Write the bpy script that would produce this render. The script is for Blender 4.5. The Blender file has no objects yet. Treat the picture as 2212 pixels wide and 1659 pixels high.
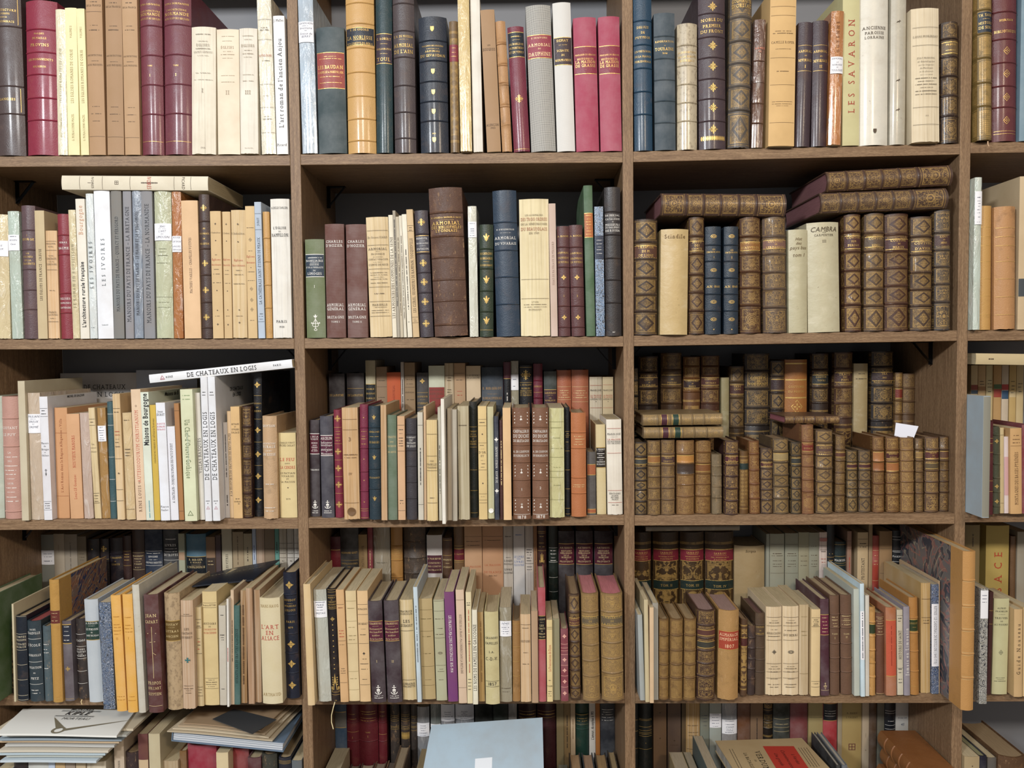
import bpy, math, random, re
from mathutils import Vector, Matrix
C = bpy.context.scene.collection
R = random.Random(7)
# ------------------------------------------------------------------ camera, world, lights, exposure
F_PX = 1663.6; YAW = -0.016317; PITCH = -0.041982; ROLL = -0.010262; DIST = 1.68248; EYE = 1.5
IMG_W, IMG_H = 2212, 1659
_f = Vector((math.sin(YAW)*math.cos(PITCH), math.cos(YAW)*math.cos(PITCH), math.sin(PITCH)))
_r0 = Vector((math.cos(YAW), -math.sin(YAW), 0)); _u0 = _r0.cross(_f)
CR = _r0*math.cos(ROLL) + _u0*math.sin(ROLL); CU = _u0*math.cos(ROLL) - _r0*math.sin(ROLL); CF = _f
CAM = Vector((0, -DIST, EYE))
cam_d = bpy.data.cameras.new('camera'); cam = bpy.data.objects.new('camera', cam_d); C.objects.link(cam)
cam_d.sensor_width = 36; cam_d.lens = 36*F_PX/IMG_W; cam_d.clip_start = .05
mw = Matrix.Identity(4)
for i in range(3):
    mw[i][0] = CR[i]; mw[i][1] = CU[i]; mw[i][2] = -CF[i]; mw[i][3] = CAM[i]
cam.matrix_world = mw
bpy.context.scene.camera = cam
vs = bpy.context.scene.view_settings
vs.view_transform = 'Standard'; vs.look = 'None'; vs.gamma = 1; vs.use_curve_mapping = False; vs.exposure = -0.08
w = bpy.data.worlds.new('world'); bpy.context.scene.world = w; w.use_nodes = True
w.node_tree.nodes['Background'].inputs[0].default_value = (.97, .95, .95, 1)
_t = w.node_tree; _tc = _t.nodes.new('ShaderNodeTexCoord'); _sp = _t.nodes.new('ShaderNodeSeparateXYZ'); _mr = _t.nodes.new('ShaderNodeMapRange')
_t.links.new(_tc.outputs['Generated'], _sp.inputs[0]); _t.links.new(_sp.outputs[2], _mr.inputs[0])      # a room: pale ceiling and walls, dark floor
for _i, _v in enumerate((-.35, .35, .08, .50)): _mr.inputs[1+_i].default_value = _v
_t.links.new(_mr.outputs[0], _t.nodes['Background'].inputs[1])
def panel(name, loc, target, sx, sy, power, col):
    d = bpy.data.lights.new(name, 'AREA'); d.shape = 'RECTANGLE'; d.size = sx; d.size_y = sy; d.energy = power; d.color = col
    o = bpy.data.objects.new(name, d); C.objects.link(o); o.location = loc
    o.rotation_euler = (Vector(target)-Vector(loc)).to_track_quat('-Z', 'Y').to_euler()
    return o
panel('ceiling_light', (-2.1, -3.3, 2.95), (-.4, 0, 1.3), .5, .25, 92, (.92, .96, 1.0))
panel('ceiling_light', (-.35, -3.3, 2.95), (0, 0, 1.3), .5, .25, 52, (1.0, .98, .95))
panel('ceiling_light', (1.55, -3.3, 2.95), (.6, 0, 1.3), .5, .25, 38, (1.0, .80, .58))

def unproj(px, py, Y):
    d = CF + CR*((px-IMG_W/2)/F_PX) - CU*((py-IMG_H/2)/F_PX)
    return CAM + d*((Y-CAM.y)/d.y)
def unproj_z(px, py, Z):
    d = CF + CR*((px-IMG_W/2)/F_PX) - CU*((py-IMG_H/2)/F_PX)
    return CAM + d*((Z-CAM.z)/d.z)
def proj(P):
    d = Vector(P)-CAM; z = d.dot(CF)
    return IMG_W/2+F_PX*d.dot(CR)/z, IMG_H/2-F_PX*d.dot(CU)/z

# ------------------------------------------------------------------ materials
def lin(h):
    h = h.strip('#'); v = [int(h[i:i+2], 16)/255 for i in (0, 2, 4)]
    return tuple(c/12.92 if c <= .04045 else ((c+.055)/1.055)**2.4 for c in v)+(1.0,)
class NT:
    def __init__(s, name):
        s.m = bpy.data.materials.new(name); s.m.use_nodes = True; s.t = s.m.node_tree
        s.b = s.t.nodes['Principled BSDF']
    def n(s, typ, **kw):
        nd = s.t.nodes.new('ShaderNode'+typ)
        for k, v in kw.items():
            if hasattr(nd, k) and k not in nd.inputs: setattr(nd, k, v)
        return nd
    def put(s, sock, v):
        if isinstance(v, bpy.types.NodeSocket): s.t.links.new(v, sock)
        elif isinstance(v, (int, float)) and sock.type in ('RGBA',): sock.default_value = (v, v, v, 1)
        else: sock.default_value = v
    def math(s, op, a, b=0.0, c=None, clamp=False):
        nd = s.t.nodes.new('ShaderNodeMath'); nd.operation = op; nd.use_clamp = clamp
        s.put(nd.inputs[0], a); s.put(nd.inputs[1], b)
        if c is not None: s.put(nd.inputs[2], c)
        return nd.outputs[0]
    def mix(s, f, a, b, mode='MIX'):
        nd = s.t.nodes.new('ShaderNodeMix'); nd.data_type = 'RGBA'; nd.blend_type = mode
        s.put(nd.inputs[0], f); s.put(nd.inputs[6], a); s.put(nd.inputs[7], b)
        return nd.outputs[2]
    def coords(s):
        tc = s.t.nodes.new('ShaderNodeTexCoord'); oi = s.t.nodes.new('ShaderNodeObjectInfo')
        v = s.t.nodes.new('ShaderNodeVectorMath'); v.operation = 'ADD'
        cx = s.t.nodes.new('ShaderNodeCombineXYZ')
        r = s.math('MULTIPLY', oi.outputs['Random'], 37.0)
        s.put(cx.inputs[0], r); s.put(cx.inputs[1], r); s.put(cx.inputs[2], r)
        s.t.links.new(tc.outputs['Object'], v.inputs[0]); s.t.links.new(cx.outputs[0], v.inputs[1])
        s.oi = oi; s.obj = tc.outputs['Object']
        return v.outputs[0]
    def scale(s, vec, sc):
        m = s.t.nodes.new('ShaderNodeMapping'); s.t.links.new(vec, m.inputs[0]); m.inputs['Scale'].default_value = sc
        return m.outputs[0]
    def noise(s, vec, sc=5, det=3, rough=.5, dist=0):
        nd = s.t.nodes.new('ShaderNodeTexNoise'); s.put(nd.inputs['Vector'], vec)
        nd.inputs['Scale'].default_value = sc; nd.inputs['Detail'].default_value = det
        nd.inputs['Roughness'].default_value = rough; nd.inputs['Distortion'].default_value = dist
        return nd.outputs[0]
    def ramp(s, f, lo, hi, a=0.0, b=1.0):
        nd = s.t.nodes.new('ShaderNodeMapRange'); s.put(nd.inputs[0], f)
        for i, v in enumerate((lo, hi, a, b)): nd.inputs[1+i].default_value = v
        return nd.outputs[0]
    def bump(s, h, strength=.3, dist=.001):
        nd = s.t.nodes.new('ShaderNodeBump'); s.put(nd.inputs['Height'], h)
        nd.inputs['Strength'].default_value = strength; nd.inputs['Distance'].default_value = dist
        s.t.links.new(nd.outputs[0], s.b.inputs['Normal']); return nd
    def uv(s, name):
        nd = s.t.nodes.new('ShaderNodeUVMap'); nd.uv_map = name
        sp = s.t.nodes.new('ShaderNodeSeparateXYZ'); s.t.links.new(nd.outputs[0], sp.inputs[0])
        return sp.outputs[0], sp.outputs[1]
    def fin(s, col, rough=.5, metal=0.0, coat=0.0, spec=.5):
        s.put(s.b.inputs['Base Color'], col); s.put(s.b.inputs['Roughness'], rough); s.put(s.b.inputs['Metallic'], metal)
        s.put(s.b.inputs['Coat Weight'], coat); s.b.inputs['Coat Roughness'].default_value = .12
        s.put(s.b.inputs['Specular IOR Level'], spec)
        return s.m
MATS = {}
def mat_paper(name, crease, gloss):
    s = NT(name); v = s.coords(); c = s.oi.outputs['Color']
    stain = s.ramp(s.noise(v, 14, 4, .6), .35, .75)
    foxed = s.mix(s.math('MULTIPLY', stain, .48), c, s.mix(.5, c, lin('8a6a3c')))
    if crease:
        st = s.noise(s.scale(v, (260, 8, 5)), 1, 3, .6)
        foxed = s.mix(s.ramp(st, .45, .72, 0, .42), foxed, s.mix(.55, foxed, lin('f2ead8')))
        foxed = s.mix(s.ramp(st, .42, .30, 0, .45), foxed, s.mix(.5, foxed, lin('5c4628')))
        s.bump(st, .7, .0015)
    elif gloss:
        wr = s.noise(s.scale(v, (60, 30, 16)), 1, 4, .6, 1.6)
        s.bump(wr, .9, .004)
        foxed = s.mix(s.ramp(wr, .55, .75, 0, .35), foxed, lin('f4f4f0'))
    else:
        s.bump(s.noise(v, 260, 3), .12, .0006)
    return s.fin(foxed, .22 if gloss else .62, 0, .5 if gloss else 0, .5 if gloss else .3)
def mat_cloth():
    s = NT('book_cloth'); v = s.coords(); c = s.oi.outputs['Color']
    sp = s.t.nodes.new('ShaderNodeSeparateXYZ'); s.t.links.new(s.obj, sp.inputs[0])
    wv = s.math('ADD', s.math('SINE', s.math('MULTIPLY', sp.outputs[0], 5200)), s.math('SINE', s.math('MULTIPLY', sp.outputs[2], 5200)))
    n = s.noise(v, 22, 4, .6)
    col = s.mix(s.ramp(n, .35, .7, 0, .28), c, s.mix(.25, c, (1, 1, 1, 1)))
    s.bump(s.math('ADD', wv, s.math('MULTIPLY', s.noise(v, 900, 2), 2)), .22, .0004)
    return s.fin(col, .5, 0, 0, .4)
def mat_leather(name, worn, coat=.25):
    s = NT(name); v = s.coords(); c = s.oi.outputs['Color']
    n = s.noise(v, 38, 5, .62); n2 = s.noise(s.scale(v, (1, 1, .35)), 160, 4, .7)
    lighter = s.mix(.35, c, lin('c09060'))
    dark = s.mix(.5, c, lin('140c08'))
    col = s.mix(s.ramp(n, .55, .75, 0, .5 if worn else .18), c, lighter)
    col = s.mix(s.ramp(n, .45, .28, 0, .6 if worn else .25), col, dark)
    if worn:
        col = s.mix(s.ramp(n2, .60, .72, 0, .75), col, s.mix(.6, c, lin('d0a878')))
    s.bump(s.math('ADD', s.noise(v, 420, 3), s.math('MULTIPLY', n, 1.5)), .55 if worn else .5, .0009)
    return s.fin(col, s.ramp(n2, .3, .7, .42, .65) if worn else s.ramp(n, .3, .7, .36, .52), 0, coat*.35, .45)
def mat_gilt(name, kind, coat=.2):
    s = NT(name); v = s.coords(); c = s.oi.outputs['Color']
    u, w_ = s.uv('comp'); us, vs_ = s.uv('sp')
    n = s.noise(v, 45, 5, .65); n2 = s.noise(s.scale(v, (1, 1, .4)), 200, 4, .7)
    base = s.mix(s.ramp(n, .55, .75, 0, .25), s.mix(.42, c, lin('1c0e06')), s.mix(.3, c, lin('b08050')))
    base = s.mix(s.ramp(n, .45, .28, 0, .6), base, s.mix(.55, c, lin('140c08')))
    base = s.mix(s.ramp(n2, .62, .74, 0, .55), base, s.mix(.6, c, lin('d0a878')))
    fv = s.math('SUBTRACT', s.math('FRACT', w_), .5)
    av = s.math('ABSOLUTE', fv); au = s.math('ABSOLUTE', u)
    e = s.math('ABSOLUTE', s.math('SUBTRACT', s.math('MULTIPLY', us, 2), 1))     # 0 centre .. 1 spine edge
    lt = lambda a, b: s.math('LESS_THAN', a, b)
    inbox = s.math('MULTIPLY', lt(av, .37), lt(e, .84))
    inner = s.math('MULTIPLY', lt(av, .335), lt(e, .76))
    border = s.math('SUBTRACT', inbox, inner, clamp=True)
    cx = s.t.nodes.new('ShaderNodeCombineXYZ'); s.put(cx.inputs[0], au); s.put(cx.inputs[1], av if kind != 'f' else fv)
    s.put(cx.inputs[2], s.math('MULTIPLY', s.oi.outputs['Random'], 50))
    nz = s.noise(cx.outputs[0], 13 if kind != 'f' else 10, 3, .55, .8)
    scroll = s.math('SUBTRACT', 1.0, s.ramp(s.math('ABSOLUTE', s.math('SUBTRACT', nz, .5)), .018, .045), clamp=True)
    nz2 = s.noise(cx.outputs[0], 26, 1)
    dots = s.ramp(nz2, .58, .64)
    fil = s.math('MAXIMUM', scroll, dots)
    if kind == 'd':
        ratio = s.math('DIVIDE', e, .80)
        d = s.math('ADD', s.math('MULTIPLY', ratio, .5), s.math('MULTIPLY', av, 1.35))
        ring_out = lt(d, .50); ring_in = lt(d, .31)
        gold = s.math('ADD', s.math('MULTIPLY', s.math('SUBTRACT', inner, ring_out, clamp=True), s.math('MAXIMUM', fil, .35)),
                      s.math('MULTIPLY', ring_in, s.math('MAXIMUM', fil, .25)), clamp=True)
        line = lt(s.math('ABSOLUTE', s.math('SUBTRACT', d, .49)), .018)
        gold = s.math('MAXIMUM', gold, s.math('MULTIPLY', line, .8))
    elif kind == 'm':
        gx = s.math('SINE', s.math('MULTIPLY', s.math('ADD', u, fv), 52)); gy = s.math('SINE', s.math('MULTIPLY', s.math('SUBTRACT', u, fv), 52))
        gold = s.math('MULTIPLY', inner, s.ramp(s.math('MULTIPLY', gx, gy), -.1, .25, .35, 1))
    else:
        r = s.math('SQRT', s.math('ADD', s.math('MULTIPLY', u, u), s.math('MULTIPLY', fv, fv)))
        rnd_ = s.math('FRACT', s.math('MULTIPLY', s.oi.outputs['Random'], 13.7))
        rosette = s.math('MULTIPLY', lt(r, s.math('MULTIPLY_ADD', rnd_, .20, .04)), s.ramp(s.math('SINE', s.math('MULTIPLY', r, s.math('MULTIPLY_ADD', rnd_, 60, 45))), -.2, .3))
        gold = s.math('MULTIPLY', inner, s.math('MAXIMUM', fil, rosette))
    gold = s.math('MAXIMUM', gold, s.math('MULTIPLY', border, .85))
    # double rules hugging every raised band
    rule = s.math('MULTIPLY', s.math('GREATER_THAN', av, .405), lt(av, .425))
    gold = s.math('MAXIMUM', gold, s.math('MULTIPLY', rule, .8))
    gold = s.math('MULTIPLY', gold, lt(e, 1.0))
    gold = s.math('MULTIPLY', gold, s.ramp(s.noise(v, 70, 4, .7), .36, .52, .25, 1), clamp=True)
    gold = s.math('MULTIPLY', gold, s.math('MULTIPLY_ADD', s.math('FRACT', s.math('MULTIPLY', s.oi.outputs['Random'], 7.3)), .36, .38))
    col = s.mix(gold, base, lin('c09c5c'))
    s.bump(s.math('SUBTRACT', s.math('ADD', s.noise(v, 420, 3), n), gold), .35, .0008)
    return s.fin(col, s.math('SUBTRACT', .48, s.math('MULTIPLY', gold, .12)), s.math('MULTIPLY', gold, .3), coat*.5, .45)
def mat_mottle():
    s = NT('speckled_calf'); v = s.coords(); c = s.oi.outputs['Color']
    n = s.noise(s.scale(v, (1, 1, .7)), 150, 4, .7)
    col = s.mix(s.ramp(n, .50, .62, 0, .8), c, s.mix(.6, c, lin('5c4a38')))
    s.bump(n, .15, .0005); return s.fin(col, .35, 0, .3)
def mat_check():
    s = NT('houndstooth_cloth'); v = s.coords()
    sp = s.t.nodes.new('ShaderNodeSeparateXYZ'); s.t.links.new(s.obj, sp.inputs[0])
    a = s.math('GREATER_THAN', s.math('FRACT', s.math('MULTIPLY', sp.outputs[0], 480)), .5)
    b = s.math('GREATER_THAN', s.math('FRACT', s.math('MULTIPLY', sp.outputs[2], 480)), .5)
    k = s.math('MULTIPLY', s.math('ADD', a, b), .5)
    return s.fin(s.mix(k, lin('43423f'), lin('cbc8c0')), .55)
def mat_marble(name, swirl, c2, c3, c4, c1=None, fr=60):
    s = NT(name); v = s.coords(); c = lin(c1) if c1 else s.oi.outputs['Color']
    n = s.noise(s.scale(v, (1, 1, .8)), swirl, 3, .5, 2.6)
    w1 = s.math('SINE', s.math('MULTIPLY', n, fr)); w2 = s.math('SINE', s.math('MULTIPLY', s.noise(v, swirl*1.6, 2, .5, 3), fr*1.15))
    col = s.mix(s.ramp(w1, .2, .7), c, lin(c2)); col = s.mix(s.ramp(w2, .55, .85), col, lin(c3) if c3 else s.mix(.35, c, (1, 1, 1, 1)))
    col = s.mix(s.ramp(s.math('ABSOLUTE', w1), .12, .02), col, lin(c4) if c4 else s.mix(.55, c, (1, 1, 1, 1)))
    return s.fin(col, .35, 0, .3)
def mat_pages():
    s = NT('page_edges'); v = s.coords(); c = s.oi.outputs['Color']
    st = s.noise(s.scale(v, (1500, 25, 25)), 1, 2, .7)
    st2 = s.noise(v, 18, 3)
    col = s.mix(s.ramp(st, .35, .65, .55, 0), c, s.mix(.55, c, lin('3c2c1c')))
    col = s.mix(s.ramp(st2, .5, .75, 0, .35), col, s.mix(.5, c, lin('7a6448')))
    s.bump(st, .6, .0006); return s.fin(col, .7, 0, 0, .2)
def mat_vellum():
    s = NT('vellum'); v = s.coords(); c = s.oi.outputs['Color']
    n = s.noise(s.scale(v, (1, 1, 1.3)), 26, 5, .65, .25); f = s.noise(v, 130, 3, .7)
    col = s.mix(s.ramp(n, .5, .8, 0, .4), c, s.mix(.6, c, lin('8c7040')))
    col = s.mix(s.ramp(n, .46, .25, 0, .35), col, s.mix(.6, c, lin('f4ecd8')))
    col = s.mix(s.ramp(f, .66, .74, 0, .4), col, lin('6a5434'))
    s.bump(n, .35, .003); return s.fin(col, .4, 0, .2)
def mat_plain(name, h, rough=.5, metal=0.0, coat=0.0):
    s = NT(name); return s.fin(lin(h), rough, metal, coat)
def mat_objcol(name, rough=.5):
    s = NT(name); s.coords(); return s.fin(s.oi.outputs['Color'], rough)
def mat_wood():
    s = NT('walnut_veneer'); v = s.coords(); c = s.oi.outputs['Color']
    u, w_ = s.uv('grain')
    cx = s.t.nodes.new('ShaderNodeCombineXYZ'); s.put(cx.inputs[0], u); s.put(cx.inputs[1], w_); s.put(cx.inputs[2], s.math('MULTIPLY', s.oi.outputs['Random'], 20))
    g1 = s.noise(s.scale(cx.outputs[0], (9, 210, 1)), 1, 4, .7, .9)
    g2 = s.noise(s.scale(cx.outputs[0], (120, 900, 1)), 1, 2, .7, .3)
    col = s.mix(s.ramp(g1, .35, .65), lin('775d45'), lin('9a7e60'))
    col = s.mix(s.ramp(g2, .36, .60, .55, 0), col, lin('553e2a'))
    s.bump(g2, .12, .0004)
    return s.fin(s.mix(.0, col, c), .5, 0, 0, .35)
def build_mats():
    MATS.update(pa=mat_paper('paper_cover', 0, 0), pc=mat_paper('creased_paper_cover', 1, 0), gl=mat_paper('glassine_wrapped_cover', 0, 1),
        cl=mat_cloth(), le=mat_leather('smooth_leather', 0, .35), lo=mat_leather('worn_leather', 1, .15), gf=mat_gilt('gilt_floral_leather', 'f'),
        gd=mat_gilt('gilt_lozenge_leather', 'd'), go=mat_gilt('faded_gilt_leather', 'd', .05), gm=mat_gilt('gilt_mesh_leather', 'm'), gx=mat_gilt('gilt_leather_in_film', 'f', 1.0),
        mt=mat_mottle(), ht=mat_check(), mb=mat_marble('marbled_paper', 30, '0c1622', None, None), ve=mat_vellum(), pages=mat_pages(), wood=mat_wood(),
        boards=mat_marble('marbled_board_paper', 6, '343c5c', '8a5c44', 'c4ac8c', '7a6458', 34), folio=mat_marble('folio_marbled_paper', 5, '3e4048', '8a625c', 'b0a284', '6a6666', 34),
        label=mat_leather('label_leather', 0, .2), white=mat_objcol('label_paper', .6), metal=mat_plain('black_metal', '141416', .35, .7),
        back=mat_plain('dark_back_panel', '7d7f84', .55), paint=mat_plain('wall_paint', 'b8b4ac', .8), film=mat_objcol('smooth_card', .35))
    for k, (h, r, m) in dict(g=('d9b56a', .35, .45), k=('17161a', .6, 0), w=('ece8e0', .5, 0), r=('b04a38', .6, 0), n=('4f4030', .6, 0), E=('e6cf9a', .4, .25), K=('28304c', .5, 0), y=('d8ccae', .5, 0)).items():
        MATS['ink_'+k] = mat_plain('ink_'+{'g':'gold','k':'black','w':'white','r':'red','n':'brown','E':'pale_gold','K':'blue_black','y':'cream'}[k], h, r, m)
build_mats()
def ink(k):
    if 'ink_'+k not in MATS: MATS['ink_'+k] = mat_plain('ink_colour', k, .6)
    return MATS['ink_'+k]

# ------------------------------------------------------------------ mesh helpers
class MB:
    def __init__(s): s.v = []; s.f = []; s.mi = []; s.uv = {}
    def add(s, vs, fs, mi=0):
        o = len(s.v); s.v += [tuple(v) for v in vs]; s.f += [tuple(i+o for i in f) for f in fs]; s.mi += [mi]*len(fs)
    def box(s, x0, x1, y0, y1, z0, z1, mi=0):
        s.add([(x0,y0,z0),(x1,y0,z0),(x1,y1,z0),(x0,y1,z0),(x0,y0,z1),(x1,y0,z1),(x1,y1,z1),(x0,y1,z1)],
              [(0,3,2,1),(4,5,6,7),(0,1,5,4),(1,2,6,5),(2,3,7,6),(3,0,4,7)], mi)
    def obj(s, name, mats, parent=None, col=None, smooth=False):
        me = bpy.data.meshes.new(name); me.from_pydata(s.v, [], s.f)
        for m in (mats if isinstance(mats, list) else [mats]): me.materials.append(m)
        if any(s.mi): me.polygons.foreach_set('material_index', s.mi)
        if smooth: me.polygons.foreach_set('use_smooth', [True]*len(me.polygons))
        for k, fn in s.uv.items():
            l = me.uv_layers.new(name=k); d = []
            for p in me.polygons:
                for vi in p.vertices: d += fn(p, vi)
            l.data.foreach_set('uv', d)
        me.update()
        o = bpy.data.objects.new(name, me); C.objects.link(o)
        if parent: o.parent = parent
        if col: o.color = lin(col) if isinstance(col, str) else col
        return o
def tag(o, label, cat, group=None, kind=None):
    if label: o['label'] = label
    if cat: o['category'] = cat
    if group: o['group'] = group
    if kind: o['kind'] = kind
    return o
def empty(name, loc, rot=(0,0,0)):
    o = bpy.data.objects.new(name, None); C.objects.link(o); o.location = loc; o.rotation_euler = rot; o.empty_display_size = .02
    return o
# ---- glyphs (built-in font, converted once per character)
GL = {}
def glyph(ch, style):
    k = (ch, style)
    if k in GL: return GL[k]
    cu = bpy.data.curves.new('t', 'FONT'); cu.body = ch; cu.resolution_u = 2; cu.size = 1; cu.fill_mode = 'FRONT' if hasattr(cu, 'fill_mode') else cu.fill_mode
    cu.offset = .022 if style == 'B' else 0.0
    o = bpy.data.objects.new('t', cu); C.objects.link(o)
    dg = bpy.context.evaluated_depsgraph_get(); ev = o.evaluated_get(dg); me = ev.to_mesh(); me.calc_loop_triangles()
    vs = [(v.co.x, v.co.y) for v in me.vertices]; ts = [tuple(t.vertices) for t in me.loop_triangles]
    if style == 'S' and ch.isalpha():
        cnt = {}
        for t in ts:
            for a, b in ((t[0],t[1]),(t[1],t[2]),(t[2],t[0])):
                pa, pb = vs[a], vs[b]; key = tuple(sorted((tuple(round(q, 4) for q in pa), tuple(round(q, 4) for q in pb))))
                cnt[key] = cnt.get(key, 0)+1
        H = glyph('H', 'N')[3]
        for (pa, pb), n in cnt.items():
            L = abs(pa[0]-pb[0])
            if n == 1 and abs(pa[1]-pb[1]) < 1e-3 and .04 < L < .75:
                for yy, s_ in ((0, 1), (H, -1)):
                    if abs(pa[1]-yy) < 3e-3:
                        x0, x1 = min(pa[0], pb[0])-.095, (max(pa[0], pb[0])+.095 if L < .22 else min(pa[0], pb[0])+.1)
                        i = len(vs); vs += [(x0, yy), (x1, yy), (x1, yy+s_*.062), (x0, yy+s_*.062)]; ts += [(i, i+1, i+2), (i, i+2, i+3)]
    ev.to_mesh_clear()
    xs = [p[0] for p in vs] or [0]; ys = [p[1] for p in vs] or [0]
    if ch == ' ': adv = .30
    else: adv = max(xs)+.075 + (.07 if style == 'S' else 0)
    C.objects.unlink(o); bpy.data.objects.remove(o); bpy.data.curves.remove(cu)
    GL[k] = (vs, ts, adv, max(ys))
    return GL[k]
CAPH = None
def text2d(body, cap, maxw, style='S', shear=0.0, squeeze=.9, want=0):
    """centred text, returns verts, tris, width; cap = capital height in metres"""
    H = glyph('H', 'N')[3]; k = cap/H
    x = 0; V = []; T = []
    for ch in body:
        vs, ts, adv, _ = glyph(ch, style); o = len(V)
        V += [(x+a+b*shear, b) for a, b in vs]; T += [(a+o, b+o, c+o) for a, b, c in ts]; x += adv
    wd = x*k*squeeze; sx = squeeze
    if wd > maxw:
        f = maxw/wd
        if f < .62: k *= f/.62; f = .62
        sx = squeeze*f
    if want > x*k*sx*1.02 and len(body) > 1:      # letter-space out to the wanted length
        ex_ = min((want-x*k*sx)/(len(body)-1)/(k*sx), .9); V = []; T = []; x = 0
        for ch in body:
            vs, ts, adv, _ = glyph(ch, style); o = len(V)
            V += [(x+a+b*shear, b) for a, b in vs]; T += [(a+o, b+o, c+o) for a, b, c in ts]; x += adv+ex_
        x -= ex_
    wd = x*k*sx
    return [(a*k*sx-wd/2, (b-H/2)*k) for a, b in V], T, wd
# ---- flat ornament shapes, unit size about the origin
def ell(cx, cy, rx, ry, a=0, n=10):
    ca, sa = math.cos(a), math.sin(a); P = []
    for i in range(n):
        t = 2*math.pi*i/n; x, y = rx*math.cos(t), ry*math.sin(t); P.append((cx+x*ca-y*sa, cy+x*sa+y*ca))
    return P, [(0, i, i+1) for i in range(1, n-1)]
def poly(P): return P, [(0, i, i+1) for i in range(1, len(P)-1)]
def bar(x0, y0, x1, y1, t):
    dx, dy = x1-x0, y1-y0; L = math.hypot(dx, dy) or 1; nx, ny = -dy/L*t/2, dx/L*t/2
    return poly([(x0+nx, y0+ny), (x0-nx, y0-ny), (x1-nx, y1-ny), (x1+nx, y1+ny)])
def ring(cx, cy, rx, ry, t, n=14, a0=0, a1=2*math.pi):
    P = []; T = []
    for i in range(n+1):
        a = a0+(a1-a0)*i/n
        P += [(cx+rx*math.cos(a), cy+ry*math.sin(a)), (cx+(rx-t)*math.cos(a), cy+(ry-t)*math.sin(a))]
        if i: j = 2*i; T += [(j-2, j-1, j+1), (j-2, j+1, j)]
    return P, T
def petal(a, r0, r1, w): return ell(math.cos(a)*(r0+r1)/2, math.sin(a)*(r0+r1)/2, (r1-r0)/2, w, a, 8)
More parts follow.
